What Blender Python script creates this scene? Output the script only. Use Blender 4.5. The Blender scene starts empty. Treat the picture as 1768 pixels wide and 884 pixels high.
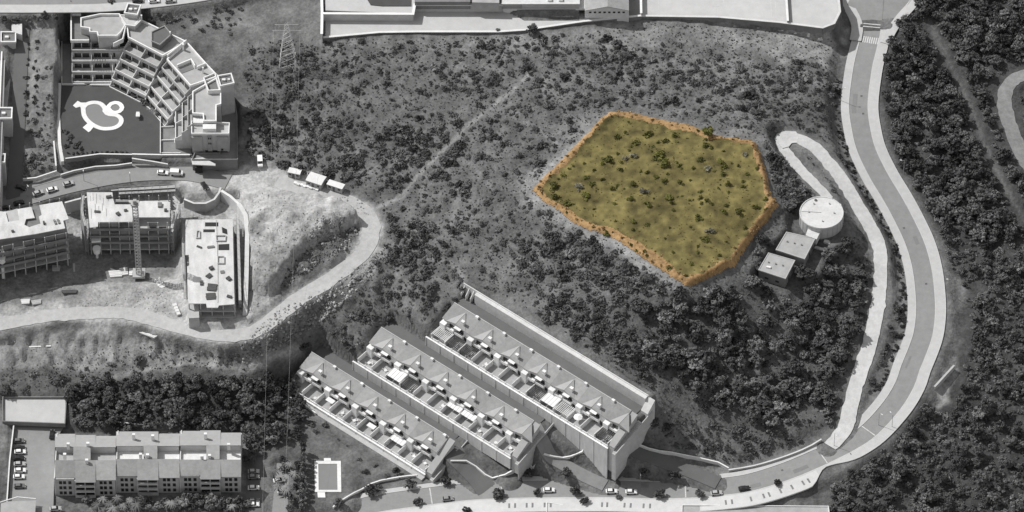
import bpy, math, random
import numpy as np
from math import radians, sin, cos, pi, hypot, atan2
random.seed(7); RNG = np.random.default_rng(7)
SC = bpy.context.scene
COL = SC.collection

# ------------------------------------------------------------ camera, sky, sun
EL = radians(47.0); DIST = 2600.0; PXM = 4.6
FPX = PXM*DIST
cam_d = bpy.data.cameras.new('camera'); cam = bpy.data.objects.new('camera', cam_d); COL.objects.link(cam)
CAMP = np.array([0.0, -DIST*cos(EL), DIST*sin(EL)])
cam.location = CAMP; cam.rotation_euler = (pi/2-EL, 0, 0)
cam_d.sensor_width = 36.0; cam_d.lens = 36.0*FPX/1768.0
cam_d.clip_start = 10.0; cam_d.clip_end = 9000.0
SC.camera = cam

SUN_EL = radians(48.0); LDIR = (0.883, -0.469)          # horizontal direction the light travels
world = bpy.data.worlds.new('World'); SC.world = world; world.use_nodes = True
wt = world.node_tree; wt.nodes.clear()
wo = wt.nodes.new('ShaderNodeOutputWorld'); bg = wt.nodes.new('ShaderNodeBackground')
sky = wt.nodes.new('ShaderNodeTexSky'); sky.sky_type = 'NISHITA'; sky.sun_disc = False
sky.sun_elevation = SUN_EL; sky.sun_rotation = atan2(-LDIR[0], -LDIR[1])
bw = wt.nodes.new('ShaderNodeHueSaturation'); bw.inputs['Saturation'].default_value = 0.0   # a black and white photograph
wt.links.new(sky.outputs[0], bw.inputs['Color']); wt.links.new(bw.outputs[0], bg.inputs[0]); wt.links.new(bg.outputs[0], wo.inputs[0])
bg.inputs[1].default_value = 0.105
sun_d = bpy.data.lights.new('sun', 'SUN'); sun_d.energy = 3.7; sun_d.angle = radians(0.5); sun_d.color = (1.0, 0.99, 0.98)
sun = bpy.data.objects.new('sun', sun_d); COL.objects.link(sun)
from mathutils import Vector
sun.rotation_euler = Vector((LDIR[0]*cos(SUN_EL), LDIR[1]*cos(SUN_EL), -sin(SUN_EL))).to_track_quat('-Z', 'Y').to_euler()
SC.view_settings.view_transform = 'Standard'; SC.view_settings.look = 'None'
SC.view_settings.exposure = 0.12; SC.view_settings.gamma = 1.0; SC.view_settings.use_curve_mapping = False

# ------------------------------------------------------------ measuring from the photograph
FWD = np.array([0, cos(EL), -sin(EL)]); UPV = np.array([0, sin(EL), cos(EL)]); RGT = np.array([1.0, 0, 0])
def at(u, v, h):
    d = FWD + RGT*((u-884.0)/FPX) - UPV*((v-442.0)/FPX)
    t = (h-CAMP[2])/d[2]
    p = CAMP+t*d
    return (float(p[0]), float(p[1]), float(h))
def proj(x, y, z):
    dx = np.asarray(x)-CAMP[0]; dy = np.asarray(y)-CAMP[1]; dz = np.asarray(z)-CAMP[2]
    f = dy*FWD[1]+dz*FWD[2]; up = dy*UPV[1]+dz*UPV[2]
    return 884.0+FPX*dx/f, 442.0-FPX*up/f

# ------------------------------------------------------------ materials
def mat(name, g, var=0.18, scale=0.6, rough=0.9, bump=0.0, fine=6.0, obj_var=0.0, tone=None, tint=(1, 1, 1), spec=0.25, metal=0.0, streak=None, lo_scale=None):
    m = bpy.data.materials.new(name); m.use_nodes = True
    nt = m.node_tree; N = nt.nodes; L = nt.links
    b = N['Principled BSDF']; b.inputs['Roughness'].default_value = rough; b.inputs['Metallic'].default_value = metal
    b.inputs['Specular IOR Level'].default_value = spec
    geo = N.new('ShaderNodeNewGeometry')
    def noise(sc, det, vec=None):
        n = N.new('ShaderNodeTexNoise'); n.inputs['Scale'].default_value = sc; n.inputs['Detail'].default_value = det
        L.new(vec or geo.outputs['Position'], n.inputs['Vector']); return n.outputs['Fac']
    def mth(op, a, bb, clamp=False):
        n = N.new('ShaderNodeMath'); n.operation = op; n.use_clamp = clamp
        for i, s in enumerate((a, bb)):
            if isinstance(s, (int, float)): n.inputs[i].default_value = s
            else: L.new(s, n.inputs[i])
        return n.outputs[0]
    if streak:
        mp = N.new('ShaderNodeMapping'); mp.inputs['Scale'].default_value = streak; L.new(geo.outputs['Position'], mp.inputs['Vector'])
        n1 = noise(scale, 4, mp.outputs[0])
    else: n1 = noise(scale, 4)
    n2 = noise(fine, 3)
    n3 = noise(lo_scale or scale*0.13, 2)
    # 1 + var*(n-0.5)*k, three sizes of mottling
    s = mth('ADD', mth('MULTIPLY', mth('SUBTRACT', n1, 0.5), 3.0*var), mth('MULTIPLY', mth('SUBTRACT', n2, 0.5), 1.8*var))
    s = mth('ADD', s, mth('MULTIPLY', mth('SUBTRACT', n3, 0.5), 2.2*var))
    s = mth('MAXIMUM', mth('ADD', s, 1.0), 0.15)
    if obj_var:
        oi = N.new('ShaderNodeObjectInfo')
        s = mth('MULTIPLY', s, mth('ADD', mth('MULTIPLY', oi.outputs['Random'], 2*obj_var), 1.0-obj_var))
    if tone:
        at_ = N.new('ShaderNodeAttribute'); at_.attribute_name = tone
        s = mth('MULTIPLY', s, at_.outputs['Fac'])
    else: s = mth('MULTIPLY', s, g)
    cx = N.new('ShaderNodeCombineXYZ')
    for i in range(3): L.new(mth('MULTIPLY', s, float(tint[i])), cx.inputs[i])
    L.new(cx.outputs[0], b.inputs['Base Color'])
    if bump:
        bp = N.new('ShaderNodeBump'); bp.inputs['Strength'].default_value = 0.8; bp.inputs['Distance'].default_value = bump
        L.new(mth('ADD', n1, mth('MULTIPLY', n2, 0.5)), bp.inputs['Height']); L.new(bp.outputs[0], b.inputs['Normal'])
    return m
M = {}
M['ground'] = mat('ground', 1, 0.40, 0.7, 0.95, 0.4, 1.5, tone='tone', lo_scale=0.04)
M['asphalt'] = mat('asphalt', 0.245, 0.11, 0.4, 0.85, 0.0, 1.2, lo_scale=0.03)
M['patch'] = mat('asphalt_patch', 0.20, 0.1, 0.5, 0.85, 0.0, 1.5)
M['asphalt_dark'] = mat('asphalt_dark', 0.13, 0.12, 0.25, 0.85, 0.0, 3.0)
M['pavement'] = mat('pavement', 0.46, 0.10, 0.5, 0.85, 0.02, 2.5)
M['promenade'] = mat('promenade', 0.54, 0.10, 0.5, 0.85, 0.0, 2.5)
M['kerb'] = mat('kerb', 0.5, 0.10, 0.8)
M['paint'] = mat('paint', 0.52, 0.25, 1.5)
M['concrete'] = mat('concrete', 0.42, 0.14, 0.35, 0.9, 0.02, 2.0)
M['track'] = mat('track_concrete', 0.50, 0.16, 0.5, 0.9, 0.0, 1.2, lo_scale=0.08)
M['concrete_pale'] = mat('concrete_pale', 0.56, 0.13, 0.4, 0.9, 0.0, 1.6, lo_scale=0.06)
M['slab'] = mat('fresh_slab', 0.54, 0.22, 0.5, 0.9, 0.0, 2.2, streak=(1.0, 0.35, 1))
M['yard'] = mat('yard_concrete', 0.47, 0.09, 0.3, 0.9, 0.0, 1.6, lo_scale=0.05)
M['concrete_dark'] = mat('concrete_dark', 0.2, 0.2, 0.35, 0.9, 0.02, 2.0)
M['white'] = mat('white_render', 0.73, 0.11, 0.8, 0.8, 0.0, 2.0, obj_var=0.06)
M['offwhite'] = mat('offwhite_render', 0.66, 0.10, 0.5, 0.85, 0.0, 2.0)
M['render'] = mat('grey_render', 0.46, 0.13, 0.5, 0.85, 0.0, 2.0)
M['wallstreak'] = mat('retaining_render', 0.58, 0.15, 0.9, 0.9, 0.0, 3.0, streak=(1, 1, 0.25))
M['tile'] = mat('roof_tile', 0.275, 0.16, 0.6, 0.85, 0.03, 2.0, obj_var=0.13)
M['tile_pale_lit'] = mat('roof_tile_pale_lit', 0.34, 0.10, 0.6, 0.85, 0.03, 4.0)  # paler tile; sunlit brightness of gable and rear slopes put into its colour
M['deck'] = mat('roof_deck', 0.36, 0.16, 0.4, 0.9, 0.0, 3.0)
M['deck_dark'] = mat('roof_gravel', 0.17, 0.2, 0.8, 0.9, 0.03, 4.0)
M['glass'] = mat('window_glass', 0.03, 0.3, 0.5, 0.15, spec=0.5)
M['dark'] = mat('dark_opening', 0.035, 0.2, 0.5)
M['metal'] = mat('grey_metal', 0.33, 0.1, 1.0, 0.5, spec=0.5)
M['metal_dark'] = mat('dark_metal', 0.1, 0.1, 1.0, 0.5)
M['wood'] = mat('wood', 0.22, 0.25, 0.8)
M['timber_dark'] = mat('weathered_timber', 0.09, 0.25, 0.8)
M['netting'] = mat('scaffold_netting', 0.26, 0.25, 0.7)
M['fabric'] = mat('white_canvas', 0.75, 0.06, 1.0)
M['soil'] = mat('bare_soil', 0.33, 0.22, 0.6, 0.95, 0.12, 1.5, lo_scale=0.05)
M['soil_grey'] = mat('grey_track_soil', 0.22, 0.25, 0.5, 0.95, 0.06, 1.4)
M['dirt'] = mat('dirt_road_surface', 0.41, 0.16, 0.5, 0.95, 0.06, 1.4, lo_scale=0.06)
M['rock'] = mat('rock', 0.30, 0.3, 1.2, 0.95, 0.1, 4.0, obj_var=0.3)
M['lawn'] = mat('lawn', 0.078, 0.14, 0.3, 0.95, 0.05, 3.0)
M['water'] = mat('pool_water', 0.22, 0.05, 0.2, 0.12, spec=0.4)
M['plot'] = mat('plot_grass', 1, 0.34, 0.35, 0.95, 0.25, 2.4, tone='tone', tint=(1.19, 1.0, 0.38), lo_scale=0.05)
M['plot_rim'] = mat('plot_dry_bank', 0.235, 0.45, 0.7, 0.95, 0.3, 2.6, tint=(1.38, 0.88, 0.42))
M['leaf'] = mat('foliage', 0.115, 0.4, 0.5, 0.8, 0, 3.0, obj_var=0.55)
M['leaf_dark'] = mat('dark_foliage', 0.075, 0.4, 0.5, 0.8, 0, 3.0, obj_var=0.55)
M['leaf_pale'] = mat('pale_foliage', 0.17, 0.35, 0.5, 0.8, 0, 3.0, obj_var=0.35)
M['leaf_mass'] = mat('foliage_mass', 1, 0.35, 0.5, 0.85, 0, 3.0, tone='tone')
M['leaf_green'] = mat('green_foliage', 0.10, 0.35, 0.8, 0.8, 0, 3.0, obj_var=0.35, tint=(1.0, 1.0, 0.25))
M['leaf_olive'] = mat('olive_tufts', 1, 0.3, 0.8, 0.85, 0, 3.0, tone='tone', tint=(1.12, 1.0, 0.34))
M['leaf_grey'] = mat('grey_green_foliage', 0.16, 0.3, 0.8, 0.85, 0, 3.0, obj_var=0.2, tint=(1.05, 1.0, 0.75))
M['leaf_brown'] = mat('dry_brown_tufts', 1, 0.4, 0.9, 0.9, 0, 3.0, tone='tone', tint=(1.38, 0.92, 0.42))
M['leaf_drybush'] = mat('dry_brown_bush', 0.17, 0.4, 0.9, 0.9, 0, 3.0, obj_var=0.5, tint=(1.38, 0.92, 0.42))
M['bark'] = mat('bark', 0.12, 0.3, 2.0)
for i, (n, g) in enumerate((('white', 0.8), ('silver', 0.42), ('black', 0.022), ('grey', 0.14), ('mid', 0.25))):
    M['car_'+n] = mat('car_paint_'+n, g, 0.02, 0.5, 0.3, spec=0.5)
M['tyre'] = mat('tyre_rubber', 0.02, 0.1, 1.0)

# ------------------------------------------------------------ mesh building
class MB:
    def __init__(s): s.v = []; s.f = []
    def add(s, vs, fs):
        o = len(s.v); s.v += [tuple(map(float, p)) for p in vs]; s.f += [tuple(i+o for i in f) for f in fs]; return s
    def box(s, c, d, rz=0.0, taper=1.0):
        hx, hy, hz = d[0]/2, d[1]/2, d[2]/2; ca, sa = cos(rz), sin(rz); vs = []
        for z, k in ((-hz, 1.0), (hz, taper)):
            for x, y in ((-hx, -hy), (hx, -hy), (hx, hy), (-hx, hy)):
                x *= k; y *= k
                vs.append((c[0]+x*ca-y*sa, c[1]+x*sa+y*ca, c[2]+z))
        return s.add(vs, [(3, 2, 1, 0), (4, 5, 6, 7), (0, 1, 5, 4), (1, 2, 6, 5), (2, 3, 7, 6), (3, 0, 4, 7)])
    def prism(s, poly, z0, z1):
        n = len(poly)
        ar = sum(poly[i][0]*poly[(i+1) % n][1]-poly[(i+1) % n][0]*poly[i][1] for i in range(n))
        if ar < 0: poly = poly[::-1]
        z1s = z1 if hasattr(z1, '__len__') else [z1]*n; z0s = z0 if hasattr(z0, '__len__') else [z0]*n
        if ar < 0:
            z1s = z1s[::-1] if hasattr(z1, '__len__') else z1s; z0s = z0s[::-1] if hasattr(z0, '__len__') else z0s
        vs = [(p[0], p[1], z) for p, z in zip(poly, z0s)]+[(p[0], p[1], z) for p, z in zip(poly, z1s)]
        fs = [tuple(range(n-1, -1, -1)), tuple(range(n, 2*n))]+[(i, (i+1) % n, n+(i+1) % n, n+i) for i in range(n)]
        return s.add(vs, fs)
    def hexa(s, lo, hi):                                    # four bottom and four top corners
        return s.add(list(lo)+list(hi), [(3, 2, 1, 0), (4, 5, 6, 7), (0, 1, 5, 4), (1, 2, 6, 5), (2, 3, 7, 6), (3, 0, 4, 7)])
    def wall(s, pts, th, z0, z1, closed=False):             # mitred wall along a plan line
        P = [np.array(p[:2], float) for p in pts]; n = len(P); off = []
        for i in range(n):
            a = P[i]-P[i-1] if (i > 0 or closed) else P[i+1]-P[i]
            b = P[(i+1) % n]-P[i] if (i < n-1 or closed) else P[i]-P[i-1]
            a = a/(np.linalg.norm(a)+1e-9); b = b/(np.linalg.norm(b)+1e-9)
            na = np.array((-a[1], a[0])); nb = np.array((-b[1], b[0])); m = na+nb; m /= (np.linalg.norm(m)+1e-9)
            off.append(m*(th/2)/max(0.35, float(m@na)))
        Z0 = z0 if hasattr(z0, '__len__') else [z0]*n; Z1 = z1 if hasattr(z1, '__len__') else [z1]*n
        vs = []
        for i in range(n):
            l = P[i]+off[i]; r = P[i]-off[i]
            vs += [(l[0], l[1], Z0[i]), (r[0], r[1], Z0[i]), (r[0], r[1], Z1[i]), (l[0], l[1], Z1[i])]
        fs = []
        for i in range(n if closed else n-1):
            a = 4*i; b = 4*((i+1) % n)
            fs += [(a+k, a+(k+1) % 4, b+(k+1) % 4, b+k) for k in range(4)]
        if not closed: fs += [(3, 2, 1, 0), (4*n-4, 4*n-3, 4*n-2, 4*n-1)]
        return s.add(vs, fs)
    def tube(s, a, b, r, r2=None, n=5):
        a = np.array(a, float); b = np.array(b, float); d = b-a; d /= np.linalg.norm(d)+1e-9
        x = np.cross(d, (0, 0, 1.0) if abs(d[2]) < 0.9 else (1.0, 0, 0)); x /= np.linalg.norm(x); y = np.cross(d, x)
        r2 = r if r2 is None else r2; vs = []
        for p, q in ((a, r), (b, r2)):
            for k in range(n): vs.append(p+q*(cos(2*pi*k/n)*x+sin(2*pi*k/n)*y))
        return s.add(vs, [(k, (k+1) % n, n+(k+1) % n, n+k) for k in range(n)]+[tuple(range(n-1, -1, -1)), tuple(range(n, 2*n))])
    def cyl(s, c, r, z0, z1, n=24, r2=None):
        r2 = r if r2 is None else r2
        vs = [(c[0]+r*cos(2*pi*k/n), c[1]+r*sin(2*pi*k/n), z0) for k in range(n)]+[(c[0]+r2*cos(2*pi*k/n), c[1]+r2*sin(2*pi*k/n), z1) for k in range(n)]
        return s.add(vs, [tuple(range(n-1, -1, -1)), tuple(range(n, 2*n))]+[(k, (k+1) % n, n+(k+1) % n, n+k) for k in range(n)])
    def build(s, name, m, parent=None, world=True, smooth=False):
        me = bpy.data.meshes.new(name)
        vs = s.v
        if parent is not None and world:
            q = parent; root = parent; l = [0.0, 0.0, 0.0]
            while q is not None:
                l = [l[k]+q.location[k] for k in range(3)]; root = q; q = q.parent
            vs = [(p[0]-l[0], p[1]-l[1], p[2]-l[2]) for p in vs]
            rz = root.rotation_euler[2]
            if rz:
                c_, s_ = cos(-rz), sin(-rz); vs = [(p[0]*c_-p[1]*s_, p[0]*s_+p[1]*c_, p[2]) for p in vs]
        me.from_pydata(vs, [], s.f); me.materials.append(M[m] if isinstance(m, str) else m)
        if smooth: me.polygons.foreach_set('use_smooth', [True]*len(me.polygons))
        o = bpy.data.objects.new(name, me); COL.objects.link(o)
        if parent is not None: o.parent = parent
        return o
def np_mesh(name, V, Q, m, tone=None, parent=None, tris=False):
    me = bpy.data.meshes.new(name); V = np.asarray(V, np.float32); Q = np.asarray(Q, np.int32); k = Q.shape[1]
    me.vertices.add(len(V)); me.vertices.foreach_set('co', V.ravel())
    me.loops.add(Q.size); me.loops.foreach_set('vertex_index', Q.ravel())
    me.polygons.add(len(Q)); me.polygons.foreach_set('loop_start', np.arange(0, Q.size, k, dtype=np.int32))
    me.polygons.foreach_set('loop_total', np.full(len(Q), k, np.int32)) if False else None
    if tone is not None:
        a = me.attributes.new('tone', 'FLOAT', 'POINT'); a.data.foreach_set('value', np.asarray(tone, np.float32))
    me.update(calc_edges=True); me.validate()
    me.materials.append(M[m] if isinstance(m, str) else m)
    o = bpy.data.objects.new(name, me); COL.objects.link(o)
    if parent is not None: o.parent = parent
    return o
def tag(o, label=None, cat=None, group=None, kind=None):
    if label: o['label'] = label
    if cat: o['category'] = cat
    if group: o['group'] = group
    if kind: o['kind'] = kind
    return o
def struct(o): o['kind'] = 'structure'; return o
def thing(name, loc, label, cat, group=None, rz=0.0):
    o = bpy.data.objects.new(name, None); COL.objects.link(o); o.empty_display_size = 0.3
    o.location = loc; o.rotation_euler = (0, 0, rz)
    return tag(o, label, cat, group)
def kids(o, cache={}): return [c for c in o.children]
def dup(root, loc, rz=0.0, label=None, cat=None, group=None, scale=None, mats=None):
    r = root.copy(); COL.objects.link(r); r.location = loc; r.rotation_euler = (0, 0, rz)
    if scale is not None: r.scale = scale
    tag(r, label, cat, group)
    for ch in KIDS[root.name]:
        c = ch.copy(); COL.objects.link(c); c.parent = r
        if mats and ch.name.split('.')[0] in mats:
            c.material_slots[0].link = 'OBJECT'; c.material_slots[0].material = M[mats[ch.name.split('.')[0]]]
        for g in KIDS.get(ch.name, ()):
            d = g.copy(); COL.objects.link(d); d.parent = c
    return r
KIDS = {}
def register(root):
    KIDS[root.name] = list(root.children)
    for c in root.children: KIDS[c.name] = list(c.children)
    return root
ORD = ['first', 'second', 'third', 'fourth', 'fifth', 'sixth', 'seventh', 'eighth', 'ninth', 'tenth', 'eleventh', 'twelfth', 'thirteenth', 'fourteenth', 'fifteenth', 'sixteenth', 'seventeenth', 'eighteenth', 'nineteenth', 'twentieth']
# ------------------------------------------------------------ terrain: spot heights read off the hillside (photo point, metres)
SPOT = [(-60,-120,48),(300,-120,46),(800,-120,45),(1200,-120,42),(1500,-120,35),(1800,-120,33),
 (20,20,42),(300,20,41),(480,10,40),(50,120,36),(75,200,31),(60,290,25),(500,110,36),(450,170,32.5),(480,240,29),(430,275,26.5),
 (560,100,37),(700,90,38),(900,75,38),(1000,60,38),(1100,45,37.5),(1300,55,35.5),(1420,70,33),(1450,110,31.5),
 (600,180,34),(750,170,35.5),(900,160,36.5),(1050,130,37),(1200,130,36.5),(1350,140,34.5),(1420,200,31),(1400,160,33),
 (600,260,30.5),(720,260,32.5),(850,250,34.5),(950,220,36.5),(1020,190,37.5),(560,320,27),(650,330,28),(750,340,30.5),(850,340,33.5),(910,330,36.5),
 (700,420,27.5),(800,420,30),(900,400,33.5),(650,480,24.5),(720,500,26),(600,520,20),(560,575,14),(622,585,14.5),(500,620,10.5),(700,545,21.5),(722,592,19.6),(734,550,22.6),(742,585,19.8),(622,632,9.6),(598,622,9.2),(634,590,13.2),(505,668,3.2),(488,655,6.5),
 (860,480,31.5),(960,450,34),(900,540,31),(1000,520,33.5),(1080,500,35),(1000,600,30),(1100,560,31.5),(1060,650,27),(1140,640,25),
 (1150,700,19),(1200,600,26),(1250,660,19),(1300,600,22),(1230,520,31.5),(1290,480,31),(1180,520,33),
 (1080,205,38.2),(1200,230,38.4),(1300,250,38),(1330,350,37.5),(1250,460,37.3),(1185,490,37.3),(1050,410,37.5),(940,330,37.8),(1120,300,38.6),(1200,380,38.4),
 (1345,290,33.5),(1365,340,31),(1330,400,31.5),(1300,440,31.8),(1380,240,31.5),(1420,330,29.8),(1415,390,28.6),(1445,380,28),(1390,440,27.4),(1430,430,26.5),(1335,490,26.4),(1370,490,25.5),
 (1450,300,28),(1480,370,25),(1510,430,22),(1525,480,20),(1522,530,18.3),(1505,600,15.8),(1485,670,13),(1462,730,10.6),
 (1420,520,21.5),(1400,600,17.5),(1380,680,13.5),(1420,740,10.4),(1320,720,12.5),(1330,780,8.3),(1250,740,13),(1240,795,6.6),(1180,770,10),(1250,810,5.5),
 (1530,-20,32.5),(1508,20,31),(1503,60,30),(1489,120,28.7),(1482,180,27),(1497,262,24.6),(1541,343,21.7),(1581,424,19.1),(1597,506,16.7),(1592,575,14.8),(1572,635,13.2),(1540,700,11.4),(1502,742,10),(1430,783,8.4),
 (1362,812,7.2),(1299,832,6.2),(1187,845,4.7),(1060,844,3.4),(900,845,1.7),(809,849,0.8),(709,861,-0.2),(635,873,-1),(560,910,-2),
 (1340,870,4.5),(1200,900,3),(1000,900,1.5),(800,920,-1),(1450,850,5),(1600,800,5.5),(1500,900,2),
 (1600,60,28.5),(1560,200,25.5),(1600,300,21.5),(1640,420,16.5),(1660,550,13),(1640,640,11.5),(1600,720,8.5),(1700,80,26),(1700,250,20),(1760,200,21),(1760,400,15),(1750,560,10),(1740,720,4),(1740,860,0),(1850,100,26),(1850,500,10),(1850,900,-4),
 (330,310,25),(410,300,26),(460,310,26.3),(200,320,25),(60,350,22.5),(0,370,21.5),(-60,380,21),(520,330,26.3),(600,360,26.2),(640,400,26),(600,450,24.8),(550,500,23.2),(500,540,22),(450,570,21),(400,578,20.5),
 (430,420,25.6),(470,480,24.5),(450,530,22.5),(520,420,27.5),(560,400,28.6),(500,455,27.2),(540,423,28.2),(580,400,28.6),(615,386,27.4),(505,503,23.0),(560,466,24.2),(612,428,25.4),(470,350,28.8),(445,385,26.0),(480,400,28.4),(460,440,25.2),(500,360,27.2),(440,350,26.6),
 (0,480,18),(100,480,18.3),(200,470,18.6),(300,480,19.2),(360,560,19.8),(280,520,19.6),(250,550,19.3),(120,545,17.6),(0,560,16.5),(-60,560,16),(300,400,19),(130,420,18.3),
 (0,610,11.5),(100,620,11.5),(200,610,12.8),(300,620,12.8),(400,630,13),(460,600,16.5),(0,660,8),(150,665,8),(300,660,9.5),(430,645,11),(350,700,6),(200,710,5),(120,700,5.5),(450,700,5.5),
 (60,705,5.5),(60,760,4),(20,850,3),(120,860,2.6),(250,865,2.2),(400,865,2),(470,780,2.2),(470,850,1.5),(490,900,0.8),(60,900,2),(250,920,1.5),(-60,800,4),(-60,640,9),
 (560,740,2.2),(570,830,0.4),(640,760,1.8),(700,815,1.0),(520,680,3.6),(620,820,0.2),(540,870,-0.8),
 (770,815,1.5),(830,800,2.5),(900,790,4),(980,790,5),(1100,800,5.2),(1040,815,4.3),
 (1112,738,19.5),(1130,700,23),(1098,765,15),(1150,735,16),(533,600,7.0),(550,588,9.5),(665,552,17.2),(648,558,16.2),(790,508,26),(772,516,24.8)]
sp = np.array([at(*p) for p in SPOT])
def rbf_fit(pts, smooth=0.35):
    X = pts[:, :2]; d = np.linalg.norm(X[:, None]-X[None], axis=2); n = len(X)
    A = np.zeros((n+3, n+3)); A[:n, :n] = d-smooth*np.eye(n); A[:n, n] = 1; A[:n, n+1:] = X; A[n, :n] = 1; A[n+1:, :n] = X.T
    return np.linalg.solve(A, np.concatenate([pts[:, 2], np.zeros(3)]))
RB = rbf_fit(sp)
X0, X1, Y0, Y1 = -216.0, 216.0, -150.0, 124.0
gx = np.arange(X0, X1+.1, 1.0); gy = np.arange(Y0, Y1+.1, 1.0)
def rbf_eval(x, y):
    x = np.ravel(x); y = np.ravel(y); out = np.empty(len(x))
    for i in range(0, len(x), 20000):
        a = np.hypot(x[i:i+20000, None]-sp[None, :, 0], y[i:i+20000, None]-sp[None, :, 1])
        out[i:i+20000] = a@RB[:len(sp)]+RB[len(sp)]+RB[len(sp)+1]*x[i:i+20000]+RB[len(sp)+2]*y[i:i+20000]
    return out
GX, GY = np.meshgrid(gx, gy)
H = rbf_eval(GX, GY).reshape(GX.shape)
def blur(a, n):
    for _ in range(n):
        p = np.pad(a, 1, mode='edge'); a = (p[1:-1, 1:-1]*2+p[:-2, 1:-1]+p[2:, 1:-1]+p[1:-1, :-2]+p[1:-1, 2:])/6
    return a
H = blur(H, 10)
def vnoise(shape, cell, rng):
    h, w = shape; g = rng.random((int(h/cell)+3, int(w/cell)+3)); yy = np.arange(h)/cell; xx = np.arange(w)/cell
    y0 = yy.astype(int); x0 = xx.astype(int); fy = (yy-y0)[:, None]; fx = (xx-x0)[None]; fy = fy*fy*(3-2*fy); fx = fx*fx*(3-2*fx)
    a = g[np.ix_(y0, x0)]; b = g[np.ix_(y0, x0+1)]; c = g[np.ix_(y0+1, x0)]; d = g[np.ix_(y0+1, x0+1)]
    return (a*(1-fx)+b*fx)*(1-fy)+(c*(1-fx)+d*fx)*fy-0.5
NZ = 1.1*vnoise(H.shape, 11, RNG)+0.7*vnoise(H.shape, 4.3, RNG)+0.35*vnoise(H.shape, 2.1, RNG)
WILD = np.ones(H.shape)                                    # 0 where the ground is made flat
H0 = H.copy()
def gz(x, y):
    i = min(max((x-X0), 0), len(gx)-1.001); j = min(max((y-Y0), 0), len(gy)-1.001); a = int(i); b = int(j); fi = i-a; fj = j-b
    return float((H[b, a]*(1-fi)+H[b, a+1]*fi)*(1-fj)+(H[b+1, a]*(1-fi)+H[b+1, a+1]*fi)*fj)
def gz0(x, y):
    i = int(min(max(x-X0, 0), len(gx)-1)); j = int(min(max(y-Y0, 0), len(gy)-1)); return float(H0[j, i])
def G(u, v, dz=0.0, f=None):                                # ground point seen at a photo point
    f = f or gz; h = 20.0
    for _ in range(14):
        x, y, _z = at(u, v, h+dz); h = 0.5*h+0.5*f(x, y)
    x, y, _z = at(u, v, h+dz); return (x, y, f(x, y))
def inpoly(px, py, poly):
    c = np.zeros(np.shape(px), bool); n = len(poly)
    for i in range(n):
        x1, y1 = poly[i][:2]; x2, y2 = poly[i-1][:2]
        if y1 == y2: continue
        c ^= ((y1 > py) != (y2 > py)) & (px < (x2-x1)*(py-y1)/(y2-y1)+x1)
    return c
def segdist(px, py, pts, closed=False):
    d = np.full(np.shape(px), 1e9); n = len(pts)
    for i in range(n if closed else n-1):
        a = np.array(pts[i][:2]); b = np.array(pts[(i+1) % n][:2]); ab = b-a; L2 = ab@ab+1e-9
        t = np.clip(((px-a[0])*ab[0]+(py-a[1])*ab[1])/L2, 0, 1); d = np.minimum(d, np.hypot(px-a[0]-t*ab[0], py-a[1]-t*ab[1]))
    return d
def smooth01(t): t = np.clip(t, 0, 1); return t*t*(3-2*t)
def pad(poly, h, blend=1.5, drop=0.0):                      # level a piece of ground
    global H, WILD
    x0 = min(p[0] for p in poly)-blend-2; x1 = max(p[0] for p in poly)+blend+2; y0 = min(p[1] for p in poly)-blend-2; y1 = max(p[1] for p in poly)+blend+2
    a, b = np.searchsorted(gx, (x0, x1)); c, d = np.searchsorted(gy, (y0, y1))
    if a >= b or c >= d: return
    sl = np.s_[c:d, a:b]; X = GX[sl]; Y = GY[sl]
    inside = inpoly(X, Y, poly); w = np.where(inside, 1.0, 1-smooth01(segdist(X, Y, poly, True)/blend))
    H[sl] = H[sl]*(1-w)+(h-drop)*w; WILD[sl] = np.minimum(WILD[sl], 1-w)
def catmull(P, step):
    P = [np.array(p, float) for p in P]; P = [2*P[0]-P[1]]+P+[2*P[-1]-P[-2]]; out = []
    for i in range(1, len(P)-2):
        n = max(1, int(np.linalg.norm(P[i+1]-P[i])/step))
        for k in range(n):
            t = k/n; out.append(0.5*((2*P[i])+(-P[i-1]+P[i+1])*t+(2*P[i-1]-5*P[i]+4*P[i+1]-P[i+2])*t*t+(-P[i-1]+3*P[i]-3*P[i+1]+P[i+2])*t**3))
    out.append(P[-2]); return np.array(out)
def carve(path, hw, blend, drop=0.25):                      # bed of a road, path has x y z
    global H, WILD
    x0, x1 = path[:, 0].min()-hw-blend-1, path[:, 0].max()+hw+blend+1; y0, y1 = path[:, 1].min()-hw-blend-1, path[:, 1].max()+hw+blend+1
    a, b = np.searchsorted(gx, (x0, x1)); c, d = np.searchsorted(gy, (y0, y1)); sl = np.s_[c:d, a:b]
    X = GX[sl]; Y = GY[sl]; best = np.full(X.shape, 1e9); z = np.zeros(X.shape)
    for i in range(len(path)-1):
        ab = path[i+1, :2]-path[i, :2]; L2 = ab@ab+1e-9
        t = np.clip(((X-path[i, 0])*ab[0]+(Y-path[i, 1])*ab[1])/L2, 0, 1)
        q = np.hypot(X-path[i, 0]-t*ab[0], Y-path[i, 1]-t*ab[1]); m = q < best; best = np.where(m, q, best); z = np.where(m, path[i, 2]+t*(path[i+1, 2]-path[i, 2]), z)
    w = 1-smooth01((best-hw)/blend); H[sl] = H[sl]*(1-w)+(z-drop)*w; WILD[sl] = np.minimum(WILD[sl], 1-w)
def offs(path, o):                                          # plan offset to the side, o>0 = left of travel
    t = np.gradient(path[:, :2], axis=0); t /= np.linalg.norm(t, axis=1)[:, None]+1e-9
    q = path.copy(); o = np.asarray(o)*np.ones(len(path)); q[:, 0] += -t[:, 1]*o; q[:, 1] += t[:, 0]*o; return q
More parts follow.
